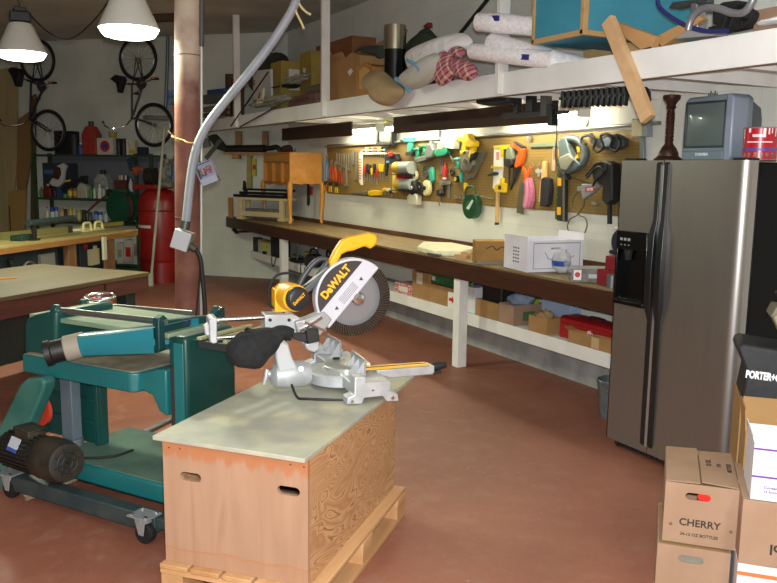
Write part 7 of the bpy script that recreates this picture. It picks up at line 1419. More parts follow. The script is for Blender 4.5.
h = Far('tool_tray', 'brown tray of small dark tools above the right end of the miniature desk', 'tray', 303, 150, -0.10); h.poly('tray', [(296, 152), (298, 148), (306, 145.6), (312, 147), (318, 148), (318, 152)], M('#5a4030', 0.7, c2='#2c2a28', scale=40), -0.1, 0.1, 0.008); h.poly('rail', [(281, 152.2), (320, 152.4), (320, 154), (281, 154)], STUD, -0.12, 0.12, 0.002)
# ================================================================== iron column with conduit, boxes and cable
PD = 5.8
pc0 = ond(188, 240, PD); pxw, pyw = pc0.x, pc0.y
col = thing('iron_column', 'rusty red-brown round iron column rising to the ceiling left of the workbench', 'column', (pxw, pyw, 0), 0)
def rust_mat():
    m, nt, b = nodes('mat_rusty_column_lit_top'); b.inputs['Roughness'].default_value = 0.72; tc_ = N(nt, 'ShaderNodeTexCoord'); n1 = N(nt, 'ShaderNodeTexNoise', Scale=5.0, Detail=6.0); sp = N(nt, 'ShaderNodeSeparateXYZ')
    nt.links.new(tc_.outputs['Object'], n1.inputs['Vector']); nt.links.new(tc_.outputs['Object'], sp.inputs[0]); r1 = ramp(nt, [(0.3, '#64392f'), (0.55, '#78493c'), (0.75, '#8c6150')]); nt.links.new(n1.outputs['Fac'], r1.inputs['Fac'])
    k = N(nt, 'ShaderNodeMath', operation='MULTIPLY_ADD'); k.inputs[1].default_value = 1.0; nt.links.new(n1.outputs['Fac'], k.inputs[0]); nt.links.new(sp.outputs['Z'], k.inputs[2])
    r2 = ramp(nt, [(0.0, (0, 0, 0, 1)), (1.0, (1, 1, 1, 1))]); mr_ = N(nt, 'ShaderNodeMapRange'); mr_.inputs[1].default_value = 2.55; mr_.inputs[2].default_value = 3.1; nt.links.new(k.outputs[0], mr_.inputs[0])
    mx = N(nt, 'ShaderNodeMix', data_type='RGBA'); nt.links.new(mr_.outputs[0], mx.inputs[0]); nt.links.new(r1.outputs['Color'], mx.inputs[6]); mx.inputs[7].default_value = rgb('#b9a894'); nt.links.new(mx.outputs[2], b.inputs['Base Color']); return m  # paler upper end: lamp light put into the colour along with worn white
rdir = Vector((RT.x, RT.y, 0)).normalized(); LEAN = rdir*0.024
def cz_(z): return tuple(LEAN*(z-1.3)+Vector((0, 0, z)))
MB().cyl(cz_(0.0), cz_(CEIL), 0.088, n=32).build('shaft', rust_mat(), col)
bq = LEAN*-1.3
MB().box(bq.x-0.14, bq.x+0.14, bq.y-0.14, bq.y+0.14, 0.0, 0.015).build('base_plate', M('#5a3a36', 0.6), col)
MB().torus(cz_(2.44), 0.0885, 0.003).torus(cz_(1.32), 0.0885, 0.003).build('seam', M('#5c3f3a', 0.6), col)
rdir = Vector((RT.x, RT.y, 0)).normalized(); fdir = Vector((FW.x, FW.y, 0)).normalized()
e = rdir*0.098
MB().cyl(tuple(e+Vector(cz_(0.4))), tuple(e+Vector(cz_(CEIL-0.01))), 0.011, n=12).build('side_conduit', M('#b8b8ae', 0.4, 0.3), col)
MB().cyl(tuple(e+Vector(cz_(2.5))), tuple(e+Vector(cz_(2.85))), 0.02, n=12).build('side_fitting', M('#4a4844', 0.5), col)
CP = Frame(pxw, pyw, math.degrees(math.atan2(rdir.y, rdir.x)))
def cpt(u, v, off): return CP.onv(u, v, off)
yo = -0.16
cpath = [(300, -14), (294, 6), (284, 24), (268, 48), (248, 74), (228, 98), (210, 121), (200, 139), (194.5, 156), (191, 176), (188.5, 198), (186, 222)]
pts_ = [cpt(u, v, -0.16-0.0*(i)) for i, (u, v) in enumerate(cpath)]
o0 = pts_[-1]
fc = thing('flexible_conduit', 'thick grey-white flexible conduit curving down from the ceiling beside the iron column', 'conduit', CP.w(o0.x, o0.y, o0.z), CP.deg)
MB().tube([tuple(p-o0) for p in pts_], 0.030, 14, 6).build('conduit', M('#a2a5ac', 0.45, c2='#949aa4', scale=6), fc)
MB().cyl((0, 0, 0.01), (-0.012, 0, -0.05), 0.036, n=16).build('fitting', M('#6c6a66', 0.35, 0.7), fc)
for i, w_ in enumerate((((294, 6), (297, 14), (301, 22), (304, 29)), ((298, 2), (302, 8), (307, 12.5), (311, 14.5)))):
    MB().tube([tuple(cpt(u, v, -0.17)-o0) for u, v in w_], 0.008, 8, 4).build('wire', M('#d8c890', 0.5), fc)
def ebox(label, u, v, off, tilt, w_, h_, open_):
    p = cpt(u, v, off); t = thing('electrical_box', label, 'electrical box', CP.w(p.x, p.y, p.z), CP.deg)
    T_ = Matrix.Rotation(R(tilt), 4, 'Y'); GB = M('#9c9fb2', 0.5); 
    if open_:
        MB(T_).box(-w_/2, w_/2, 0.05, 0.056, -h_/2, h_/2).box(-w_/2, -w_/2+0.005, -0.03, 0.05, -h_/2, h_/2).box(w_/2-0.005, w_/2, -0.03, 0.05, -h_/2, h_/2).box(-w_/2, w_/2, -0.03, 0.05, -h_/2, -h_/2+0.05).box(-w_/2, w_/2, -0.03, 0.05, h_/2-0.005, h_/2).build('case', GB, t, 0.002)
        MB(T_).cbox((-0.025, 0.0, 0.015), (0.035, 0.05, 0.05)).cbox((0.02, 0.01, 0.03), (0.03, 0.04, 0.03)).build('terminal', M('#5a4a42', 0.5, c2='#9a8a80', scale=60), t, 0.003); MB(T_).tube([(-0.04, 0, 0.04), (0, -0.02, 0.02), (0.03, -0.01, -0.005), (0.04, 0, 0.04)], 0.005, 6, 4).build('wire', M('#c03a5a', 0.5), t); MB(T_).cyl((-0.03, 0.01, h_/2), (-0.04, 0.01, h_/2+0.06), 0.02, n=14).build('connector', M('#7a776e', 0.4, 0.6), t)
    else:
        MB(T_).box(-w_/2, w_/2, -0.04, 0.05, -h_/2, h_/2).build('case', M('#c3c6cc', 0.4, 0.2), t, 0.004); MB(T_).box(w_/2, w_/2+0.006, -0.045, 0.055, -h_/2-0.004, h_/2+0.004).build('cover', M('#8d8c84', 0.35, 0.6), t, 0.002)
        MB(T_).cyl((w_/2+0.004, 0, -0.02), (w_/2+0.05, 0, -0.035), 0.027, n=16).build('cable_gland', M('#4a4136', 0.5), t)
    return t
ebox('open grey electrical box hanging beside the iron column', 207, 173, -0.13, -22, 0.125, 0.155, True)
ebox('closed grey electrical box fixed low on the iron column', 182, 240, -0.16, 18, 0.12, 0.135, False)
q0 = cpt(190, 249, -0.17)
single('power_cable', 'thick black cable hanging from the closed electrical box down the iron column', 'cable', MB().tube([tuple(cpt(u, v, -0.16+0.0*i)-q0) for i, (u, v) in enumerate(((189, 246.5), (197, 251), (201, 262), (202.6, 280), (204.5, 300), (206, 330)))], 0.016, 10, 6).tube([tuple(cpt(u, v, -0.13)-q0) for u, v in ((201, 262), (199, 285), (197, 305), (195, 330))], 0.007, 8, 4), M('#1e1b18', 0.6), tuple(CP.w(q0.x, q0.y, q0.z)), CP.deg)
sA = CP.onv(175, 136, -0.09); sp_ = thing('tie_string', 'yellow string tied round the iron column and the conduit', 'string', CP.w(0, 0, sA.z), CP.deg)
MB().tube([(-0.092, -0.02, 0.0), (-0.05, -0.085, -0.012), (0.02, -0.13, -0.03), (0.055, -0.19, -0.045), (0.095, -0.17, -0.05), (0.105, -0.05, -0.04), (0.07, 0.07, -0.02), (-0.02, 0.095, 0.0), (-0.085, 0.04, 0.003)], 0.005, 6, 5, closed=True).tube([(-0.05, -0.085, -0.012), (-0.10, -0.09, 0.035)], 0.004, 6).build('string', M('#b79a4e', 0.8), sp_)

# ================================================================== tables on the left
fr_ = onz(149, 272, 0.85); fl2 = onz(0, 297.5, 0.85); dd_ = fr_-fl2
NT = Frame(fl2.x, fl2.y, math.degrees(math.atan2(dd_.y, dd_.x))); wn = dd_.length
bk_ = NT.onz(52, 266.5, 0.85)
nd = 1.15
at_ = thing('assembly_table', 'large low-edged wooden assembly table with a thick dark red apron at the left', 'table', NT.o, NT.deg)
MB().box(-1.1, wn, 0, nd, 0.82, 0.85).build('tabletop', WOOD('#45381f', '#5c4c2c', 'x', 1.6, 8, 0.65), at_, 0.003)
MB().box(-1.1, wn-0.004, 0.004, nd-0.004, 0.705, 0.8195).build('apron', WOOD('#3f1c17', '#572820', 'x', 2, 16, 0.5), at_, 0.003)
MB().box(wn-0.50, wn-0.485, -0.006, 0.003, 0.71, 0.82).build('apron_joint', M('#2a1512', 0.6), at_)
for x, y in ((wn-0.16, 0.10), (-0.9, 0.10), (wn-0.16, nd-0.1), (-0.9, nd-0.1)): MB().box(x-0.05, x+0.05, y-0.05, y+0.05, 0, 0.704).build('leg', M('#1c2a28', 0.5), at_, 0.003)
MB().box(-0.9, wn-0.16, nd-0.12, nd-0.08, 0.10, 0.5).build('back_board', M('#1b2422', 0.6), at_)
e_ = NT.onz(8, 279, 0.85); single('pencil', 'thin orange stick lying on the large assembly table', 'stick', MB().bar((-0.12, 0, 0.006), (0.06, 0, 0.006), 0.012, 0.01), M('#c2762c', 0.5), tuple(NT.w(e_.x, e_.y, 0.8505)), NT.deg-30)
f1, f2 = onz(138, 228.8, 0.86), onz(0, 246.5, 0.86); d2_ = f1-f2
RT2 = Frame(f2.x, f2.y, math.degrees(math.atan2(d2_.y, d2_.x))); wr = d2_.length; rd = 0.62
ot = thing('outfeed_table', 'long pale plywood table with wooden legs in front of the green rack', 'table', RT2.o, RT2.deg)
MB().box(-1.4, wr, 0, rd, 0.835, 0.86).build('tabletop', M('#b0a068', 0.6, c2='#a09058', scale=3), ot, 0.002)
MB().box(-1.4, wr, 0.0, 0.025, 0.775, 0.8345).build('apron', WOOD('#8a5f2e', '#a5763c', 'x', 2, 14, 0.6), ot, 0.002)
for u in (71, 110): x = RT2.onv(u, 250, 0.05).x; MB().box(x-0.075, x+0.075, 0.03, 0.10, 0, 0.834).build('leg', WOOD('#6a4a2c', '#85613c', 'z', 2, 12, 0.6), ot, 0.002)
for x in (-1.25, wr-0.1): MB().box(x-0.05, x+0.05, rd-0.09, rd-0.01, 0, 0.834).build('leg', STUD, ot, 0.002)
def onTop(u, v): p = RT2.onz(u, v, 0.86); return p
def TT(name, label, cat, u, v): p = onTop(u, v); return thing(name, label, cat, RT2.w(p.x, p.y, 0.8605), RT2.deg), p
OLV = M('#8d8440', 0.6, c2='#a0964e', scale=6)
for i, ((ua, va), (ub, vb), w_, h_, m, lab) in enumerate((((2, 240), (66, 233), 0.07, 0.08, M('#7c7644', 0.6), 'olive wooden rail lying along the front of the pale plywood table'), ((30, 232.5), (92, 224), 0.06, 0.05, OLV, 'yellow-brown strip lying at the back of the pale plywood table'), ((70, 231.5), (98, 229.5), 0.05, 0.03, PALE, 'short cream strip with a dark end on the pale plywood table'))):
    A, B = onTop(ua, va), onTop(ub, vb); A.y = min(max(A.y, 0.06), rd-0.05); B.y = min(max(B.y, 0.06), rd-0.05)
    t = thing('wood_strip', lab, 'wood strip', RT2.w(A.x, A.y, 0.8605), RT2.deg); MB().bar((0, 0, h_/2), (B.x-A.x, B.y-A.y, h_/2), w_, h_).build('strip', m, t, 0.002)
    if i != 1: D_ = Vector((B.x-A.x, B.y-A.y, 0)); E0 = D_*(1.0 if i == 0 else 0.7); MB().bar((E0.x, E0.y, h_/2), (E0.x+D_.normalized().x*0.08, E0.y+D_.normalized().y*0.08, h_/2), w_*1.05, h_*1.05).build('dark_end', M('#3a3226', 0.6), t)
cl2 = thing('bar_clamp', 'dark grey bar clamp standing on the pale plywood table', 'clamp', RT2.w(onTop(22, 240).x, 0.12, 0.8605), RT2.deg)
zc = RT2.onv(22, 226, 0.12).z-0.86; MB().box(-0.05, 0.05, -0.04, 0.04, 0, 0.02).box(-0.02, 0.02, -0.02, 0.02, 0.02, zc-0.01).build('post', BLKM, cl2, 0.003); xe = RT2.onv(74, 224, 0.12).x-onTop(22, 240).x; MB().cyl((-0.09, 0, zc+0.02), (xe, 0, zc+0.035), 0.035, n=14).build('arm', M('#2c3a3c', 0.5), cl2)
gb = thing('parts_case', 'small dark green case lying on the pale plywood table under the bar clamp', 'case', RT2.w(onTop(14, 239).x-0.1, 0.16, 0.8605), RT2.deg); MB().box(-0.12, 0.12, 0, 0.15, 0, 0.06).build('body', M('#1f3a2c', 0.5), gb, 0.006)
for i, (u, lab) in enumerate(((87, 'left of the two cream plastic handles on the pale plywood table'), (98.5, 'right of the two cream plastic handles on the pale plywood table'))):
    p = onTop(u, 229); t = thing('push_block', lab, 'push block', RT2.w(RT2.onv(u, 228, 0.35).x, 0.35, 0.8605), RT2.deg)
    MB().tube([(-0.085, 0, 0.01), (-0.075, 0, 0.07), (-0.05, 0, 0.10), (0.05, 0, 0.10), (0.075, 0, 0.07), (0.085, 0, 0.01)], 0.018, 10, 4).box(-0.10, 0.10, -0.02, 0.02, 0, 0.02).build('grip', M('#d6cf92', 0.5), t)
# things under the pale table
mc2 = thing('table_saw', 'dark blue-green machine cabinet with a pale side plate under the pale plywood table', 'machine', RT2.w(RT2.onv(28, 260, 0.12).x-0.9, 0.14, 0), RT2.deg)
xa = 0.0; MB().box(0, 1.45, 0, 0.45, 0.0, 0.77).build('cabinet', M('#1c3338', 0.5, c2='#182a2e', scale=4), mc2, 0.01)
x1 = RT2.onv(46, 258, 0.12).x-RT2.onv(28, 260, 0.12).x+0.9; MB().box(x1-0.12, x1+0.12, -0.05, -0.001, 0.42, 0.70).build('side_plate', M('#7e7f78', 0.5), mc2, 0.004); MB().box(x1+0.06, x1+0.10, -0.06, -0.05, 0.5, 0.56).build('outlet', M('#c9c6a2', 0.5), mc2)
x2 = 0.9; MB().torus((x2, -0.03, 0.52), 0.12, 0.014, (0, 1, 0)).cyl((x2, -0.03, 0.52), (x2, 0.0, 0.52), 0.03).build('hand_wheel', M('#8c8f8c', 0.3, 0.7), mc2); MB().cyl((x2, -0.07, 0.41), (x2, -0.03, 0.41), 0.022).build('wheel_knob', M('#c9a48a', 0.5), mc2)
MB().tube([(x2-0.3, -0.04, 0.70), (x2-0.25, -0.05, 0.55), (x2-0.1, -0.06, 0.45), (x2+0.05, -0.05, 0.42)], 0.03, 10, 5).build('dust_hose', BLKM, mc2)
x3 = RT2.onv(80, 255, 0.2).x; m3 = thing('cabinet', 'dark blue steel cabinet with white switches behind the wooden table leg', 'cabinet', RT2.w(x3, 0.2, 0), RT2.deg); w3 = RT2.onv(104, 255, 0.2).x-x3
MB().box(0, w3, 0, 0.38, 0, 0.74).build('body', M('#1d2c34', 0.5), m3, 0.004); a3 = RT2.onv(87, 250, 0.2); MB().box(a3.x-x3, a3.x-x3+0.20, -0.04, -0.0005, 0.46, 0.66).box(a3.x-x3+0.06, a3.x-x3+0.14, -0.05, -0.04, 0.60, 0.70).build('switch_box', M('#b9b48e', 0.5), m3, 0.004); MB().cyl((0.10, -0.02, 0.70), (0.10, 0, 0.70), 0.035).build('red_button', REDP, m3)
p4 = RT2.onv(103, 255, -0.005); single('switch_plate', 'narrow cream power strip hanging on the front edge of the pale plywood table', 'power strip', MB().box(-0.035, 0.035, -0.03, 0, -0.26, 0.02), M('#c4c2aa', 0.5), tuple(RT2.w(p4.x, -0.012, 0.80)), RT2.deg, bevel=0.004)

# ================================================================== green steel rack against the far wall
RY = -0.45
def rk(u, v, off=RY): return FARW.onv(u, v, off)
gx0, gx1 = rk(34, 200).x, rk(153, 200).x
zs = [rk(85, v).z for v in (154.5, 198.5, 222, 262)]
rack = thing('storage_rack', 'dark green steel shelf rack full of bottles against the far wall', 'rack', FARW.w(gx0, RY, 0), -45)
GRK = M('#2f4630', 0.5, c2='#283c2a', scale=6); wk = gx1-gx0
for z in zs+[0.12]: MB().box(0, wk, 0, 0.40, z-0.035, z).build('shelf', GRK, rack, 0.002)
xm = rk(137, 200).x-gx0
for x, y in ((0, 0), (wk-0.05, 0), (0, 0.36), (wk-0.05, 0.36), (xm-0.03, -0.004)): MB().box(x, x+0.05, y-0.003, y+0.04, 0, zs[0]+0.02).build('post', GRK, rack, 0.002)
MB().box(0, wk, 0.402, 0.41, zs[1], zs[0]-0.04).build('back_sheet', M('#6a6a72', 0.6), rack)
SHN = ('top', 'second', 'third', 'bottom')
def ritem(shelf, u0, u1, vt, kind, mat, name, label, cat, off=0.06, cap=None, extra=None):
    y = RY+off; a, b = rk(u0, 200, y), rk(u1, 200, y); w_ = b.x-a.x; h_ = rk((u0+u1)/2, vt, y).z-zs[shelf]
    t = thing(name, label, cat, FARW.w((a.x+b.x)/2, y+{'box': min(w_, 0.2)/2, 'jug': w_*0.32}.get(kind, w_/2), zs[shelf]+0.001), -45); r_ = w_/2*0.92
    if kind == 'bottle':
        MB().lathe([(r_*0.95, 0), (r_, 0.01), (r_, h_*0.62), (r_*0.8, h_*0.74), (r_*0.38, h_*0.82), (r_*0.38, h_*0.9)], n=16).build('body', mat, t); MB().lathe([(r_*0.45, h_*0.88), (r_*0.45, h_)], n=14).build('cap', cap or WHT, t)
    elif kind == 'can':
        MB().lathe([(r_, 0), (r_, h_-0.006), (r_*0.92, h_)], n=20).build('body', mat, t); MB().lathe([(r_*1.02, h_*0.2), (r_*1.02, h_*0.7)], n=20, close=False).build('label', cap or mat, t)
    elif kind == 'box': MB().box(-w_/2, w_/2, -min(w_, 0.2)/2, min(w_, 0.2)/2, 0, h_).build('body', mat, t, 0.003)
    elif kind == 'jug':
        MB().prism([(-w_/2, 0), (w_/2, 0), (w_/2, h_*0.62), (w_*0.2, h_*0.85), (-w_*0.2, h_*0.85), (-w_/2, h_*0.62)], -w_*0.32, w_*0.32).build('body', mat, t, 0.012); MB().lathe([(w_*0.16, h_*0.85), (w_*0.16, h_)], n=14).build('cap', cap or WHT, t)
    t['w'] = w_; t['h'] = h_
    if extra: extra(t, w_, h_)
    return t
def face(part, x0, x1, z0, z1, mat): return lambda t, w_, h_: MB().box(w_*x0, w_*x1, -min(w_, 0.2)/2-0.002, -min(w_, 0.2)/2, h_*z0, h_*z1).build(part, mat, t)
# top shelf
ritem(0, 57, 74, 131, 'box', M('#141516', 0.6), 'equipment_case', 'black equipment case on the top shelf of the green rack behind the left bicycle', 'case', extra=face('latch', -0.1, 0.1, 0.6, 0.7, STEEL2))
ritem(0, 70, 78, 134, 'can', M('#23262a', 0.6), 'black_pail', 'dark pail on the top shelf right of the black equipment case', 'pail')
ritem(0, 78.5, 84, 143, 'bottle', M('#2a56a0', 0.5), 'bottle', 'squat blue bottle on the top shelf left of the red jug', 'bottle')
t = ritem(0, 84, 98, 121, 'jug', M('#8f2a22', 0.6, c2='#a2382c', scale=12), 'plastic_jug', 'tall red-orange jug on the top shelf of the green rack', 'jug', cap=M('#2a3a2a', 0.5))
ritem(0, 99, 115, 138, 'box', M('#b9b4aa', 0.6), 'detergent_box', 'white box with a red and blue emblem on the top shelf', 'box', extra=lambda t, w_, h_: (MB().cyl((0, -0.103, h_*0.5), (0, -0.1, h_*0.5), h_*0.34, n=20).build('red_emblem', REDP, t), MB().cyl((0, -0.105, h_*0.5), (0, -0.103, h_*0.5), h_*0.18, n=18).build('blue_emblem', M('#22408a', 0.5), t)))
single('yellow_tub', 'dull yellow tub on top of the white box with the emblem', 'tub', MB().lathe([(0.05, 0), (0.065, 0.09), (0.07, 0.10)], n=18), M('#9a9248', 0.6), tuple(FARW.w(rk(107, 140).x, RY+0.15, zs[0]+rk(107, 138, RY+0.06).z-zs[0]+0.002)), -45)
ritem(0, 117, 121.5, 138.5, 'can', M('#1f2022', 0.5), 'spray_can', 'black can on the top shelf, left of the pair right of the emblem box', 'can')
ritem(0, 122, 126.5, 138.5, 'can', M('#2a1f1e', 0.5), 'spray_can', 'brown-black can on the top shelf, right of the pair right of the emblem box', 'can')
ritem(0, 127, 130, 140, 'bottle', M('#c2c2b4', 0.5), 'bottle', 'slim white bottle on the top shelf right of the dark cans', 'bottle')
ritem(0, 131, 136.5, 140, 'box', M('#b8b49a', 0.6), 'carton', 'white and yellow carton on the top shelf above the mid rack post', 'carton', extra=face('yellow_band', -0.5, 0.5, 0.1, 0.35, M('#b59a28', 0.5)))
ritem(0, 139, 146, 147, 'box', M('#1c2340', 0.5), 'blue_box', 'small dark blue box at the right end of the top shelf', 'box')
# second shelf
ritem(1, 44, 71, 163, 'box', M('#2e353c', 0.5), 'tool_carton', 'grey boxed tool with blue bands at the back of the second shelf', 'box', off=0.16, extra=lambda t, w_, h_: [MB().box(-w_*0.44, w_*0.1, -0.102, -0.1, h_*z, h_*(z+0.12)).build('blue_band', M('#3a6a9c', 0.5), t) for z in (0.12, 0.68)])
ritem(1, 38.5, 42.5, 187, 'bottle', M('#4a7a34', 0.5), 'bottle', 'green bottle at the left end of the second shelf', 'bottle', cap=GRN)
ritem(1, 43, 50.5, 184, 'jug', M('#6a1f1c', 0.5), 'plastic_jug', 'dark red jug on the second shelf next to the left end', 'jug', cap=M('#b9b4a8', 0.5))
ritem(1, 52, 55.6, 187, 'bottle', M('#20262a', 0.5), 'bottle', 'black bottle on the second shelf right of the dark red jug', 'bottle', cap=BLKM)
h = Far('spray_gun', 'white spray gun standing among the bottles on the second shelf', 'spray gun', 58, 184, RY+0.02); h.poly('body', [(49, 183), (52, 178), (58, 180), (61, 174), (60, 168), (56, 166), (63, 163), (66, 165.6), (64, 172), (63, 182), (58, 187), (52, 186)], M('#b9bab2', 0.5), 0, 0.06, 0.008); h.poly('cup', [(54, 169), (59, 169), (60, 176), (56, 179), (53, 175)], M('#4a1e1c', 0.5), -0.01, 0.05, 0.006); h.poly('trigger', [(56, 187), (60, 187), (61.6, 198), (56.6, 198)], M('#22406a', 0.5), 0.0, 0.05, 0.004)
ritem(1, 62, 66, 194, 'can', M('#3a8a4a', 0.5), 'lid', 'flat green tub on the second shelf right of the spray gun', 'tub')
ritem(1, 66.5, 71, 188, 'can', M('#8a6a2a', 0.5), 'tin_can', 'left of the two amber tins on the second shelf', 'can', cap=M('#c2b03a', 0.5))
ritem(1, 71.5, 76, 188, 'can', M('#7a5426', 0.5), 'tin_can', 'right of the two amber tins on the second shelf', 'can', cap=M('#b8963a', 0.5))
ritem(1, 77, 87, 180.5, 'jug', M('#aeb09c', 0.45), 'plastic_jug', 'big off-white jug in the middle of the second shelf', 'jug', cap=BLKM, extra=face('label', -0.25, 0.15, 0.2, 0.45, M('#b09a94', 0.6)))
h = Far('grease_gun', 'long black trigger tool lying across the tins on the second shelf', 'tool', 74, 184, RY+0.0); h.poly('barrel', [(62, 189), (74, 181.5), (85, 175.4), (86, 178.6), (78, 183), (66, 190.6)], M('#17181a', 0.5), -0.03, 0.03, 0.006); h.poly('grip', [(80, 176), (88, 175.6), (87.4, 184), (85, 184), (84, 179)], M('#17181a', 0.5), -0.02, 0.02, 0.004); h.poly('yellow_tag', [(66, 180.6), (72, 179.4), (72, 181), (66.4, 182)], YLW, -0.034, -0.03, 0.0)
for i, (u0, u1, vt, m, cp, nm) in enumerate(((88.6, 91.6, 186, '#4a8a3a', GRN, 'green'), (92.4, 95.2, 186, '#c8cac0', BLKM, 'white black-capped'), (96.6, 100.6, 184.5, '#cfd0c6', WHT, 'plump white'), (101.4, 104.4, 187, '#b4b6ac', M('#23405c', 0.5), 'pale grey blue-capped'), (105, 107.8, 188, '#2f7a4a', WHT, 'dark green white-capped'))):
    ritem(1, u0, u1, vt, 'bottle', M(m, 0.5), 'bottle', f'{nm} bottle on the second shelf in the row left of the hose reel', 'bottle', cap=cp)
ritem(1, 94, 108, 170, 'jug', M('#7d7f7a', 0.4, c2='#a9aba4', scale=20), 'foil_bag', 'silvery foil pouch behind the small bottles on the second shelf', 'pouch', off=0.22, cap=BLKM)
ritem(1, 115, 126.5, 180, 'box', M('#5a2a20', 0.6), 'screwdriver_rack', 'dark red block holding a row of thin tools on the second shelf', 'rack', off=0.2, extra=lambda t, w_, h_: [MB().cyl((w_*(k-2)*0.18, 0, h_), (w_*(k-2)*0.18, 0, h_+0.07), 0.012, n=8).build('tool', (YLW, WHT, REDP, WHT, BLKM)[k], t) for k in range(5)])
ritem(1, 128, 132, 176, 'bottle', M('#b6bcc2', 0.5), 'bottle', 'tall white and blue bottle on the second shelf beside the mid post', 'bottle', off=0.16, cap=M('#2a4a8a', 0.5))
for (pts, m, nm) in ((((126, 160), (131, 157), (135, 160), (135, 164), (131, 163), (131, 168), (134, 171), (129, 171), (128, 165)), '#22344a', 'dark blue'), (((131, 168), (136, 166.6), (143, 168), (143, 170.4), (138, 170.4), (136, 176), (134, 172)), '#b04a1c', 'orange')):
    h = Far('hand_clamp', f'{nm} hand clamp hanging on the mid post of the green rack', 'clamp', pts[0][0], pts[0][1], RY-0.055); h.poly('jaw', list(pts), M(m, 0.5), 0, 0.045, 0.004); h.disc = None
# third shelf
row3 = ((43, 47, 207, '#c9c7bc', '#b03a2c', 'white red-labelled'), (48.5, 52.5, 208, '#2a4a9c', '#d8dad6', 'blue'), (53, 56.4, 207, '#3450a8', '#b8c4d0', 'blue and white'), (57.8, 61.8, 208, '#a88a52', '#c8b480', 'tan'), (62.4, 65.4, 209, '#2a2622', '#6a2a20', 'black'), (66.6, 70.6, 207, '#b89a2c', '#d8c060', 'yellow'), (71.6, 74, 208, '#c4c6ba', '#c4c6ba', 'slim white'), (75, 79, 209, '#a8983a', '#c8bc74', 'dull yellow'), (80, 84, 210, '#1c1e20', '#3a3c3e', 'matt black'), (86, 90, 212, '#3a4a44', '#5a6a60', 'grey-green'), (92, 96, 211.5, '#2c4a8c', '#8a9ab8', 'dark blue'), (96.6, 100.4, 212, '#3458a4', '#c2cad4', 'bright blue'), (101.6, 106, 212, '#c6c8bc', '#8a8c84', 'round white'))
for i, (u0, u1, vt, m, cp, nm) in enumerate(row3): ritem(2, u0, u1, vt, 'bottle' if i in (0, 6, 12) else 'can', M(m, 0.5), 'bottle' if i in (0, 6, 12) else 'tin_can', f'{nm} {"bottle" if i in (0, 6, 12) else "tin"} on the third shelf of the green rack', 'bottle' if i in (0, 6, 12) else 'can', cap=M(cp, 0.5))
for (u0, u1, vt, lab) in ((114.5, 121, 243, 'square white carton on the low shelf under the pale table end, leftmost of three'), (122, 130.5, 240, 'white carton with a red mark on the low shelf under the pale table end'), (131, 137, 235, 'tall white jug-like carton on the low shelf under the pale table end')):
    ritem(3, u0, u1, vt, 'box', M('#b4b0a2', 0.6), 'carton', lab, 'carton', off=-0.0+0.02, extra=face('print', -0.3, 0.3, 0.3, 0.7, REDP if 'red' in lab else M('#8a8474', 0.6)))
# hose reel on the rack
p = rk(121, 207, RY-0.18); hr = thing('hose_reel', 'dark green round hose reel fixed to the front of the green rack', 'reel', FARW.w(p.x, RY-0.18, p.z), -45); rr = 16.5*abs(rk(121, 208, RY-0.18).z-rk(121, 207, RY-0.18).z)
MB().lathe([(rr*0.5, -0.10), (rr, -0.10), (rr, -0.085), (rr*0.6, -0.08), (rr*0.6, 0.08), (rr, 0.085), (rr, 0.10), (rr*0.5, 0.10)], (0.03, 0, 0), (0.25, 1, 0), n=32).build('drum', M('#14452f', 0.45, c2='#175038', scale=5), hr)
MB().torus((0.03, 0, 0), rr*0.72, 0.05, (0.25, 1, 0)).build('hose', M('#4a2a22', 0.6), hr); MB().box(-rr*1.2, rr*0.2, 0.06, 0.17, rr*0.7, rr*1.05).build('bracket', M('#1d5a3a', 0.5), hr, 0.004)
A = [rk(u, v, RY-0.18)-p for u, v in ((110, 193), (98, 202), (84, 215))]; MB().tube([tuple(a) for a in A], 0.018, 8, 3).build('hose_arm', M('#5a3426', 0.5), hr); MB().ell((A[0].x, A[0].y, A[0].z), 0.05).build('hose_stop', RUBBER, hr)
# compressor tank
TO = -0.80
tp = FARW.onv(160, 230, TO); ct = thing('air_compressor', 'tall red air compressor tank with a pump on top, behind the iron column', 'compressor', FARW.w(tp.x, TO, 0), -45)
tr = (FARW.onv(178, 230, TO).x-FARW.onv(142, 230, TO).x)/2; z1 = FARW.onv(160, 188, TO).z; z0 = FARW.onv(160, 268, TO).z; RT_ = M('#8e1a18', 0.35, c2='#7d1614', scale=5)
MB().lathe([(0, z0), (tr*0.6, z0+0.02), (tr*0.9, z0+0.08), (tr, z0+0.16), (tr, z1-0.2), (tr*0.9, z1-0.1), (tr*0.6, z1-0.03), (0, z1)], n=40, close=False).build('tank', RT_, ct)
MB().lathe([(tr*0.93, 0.0), (tr*0.93, z0+0.14), (tr*0.88, z0+0.14), (tr*0.88, 0.0)], n=32, close=False).build('skirt', RT_, ct); MB().torus((0, 0, z1-0.32), tr*1.005, 0.012).build('weld_band', M('#7a1614', 0.4), ct)
lz = FARW.onv(150, 227, TO-tr).z; wrap(MB(), -52, 8, lz-0.02, lz+0.02, tr+0.003).build('white_label', M('#c9c4bc', 0.5), ct)
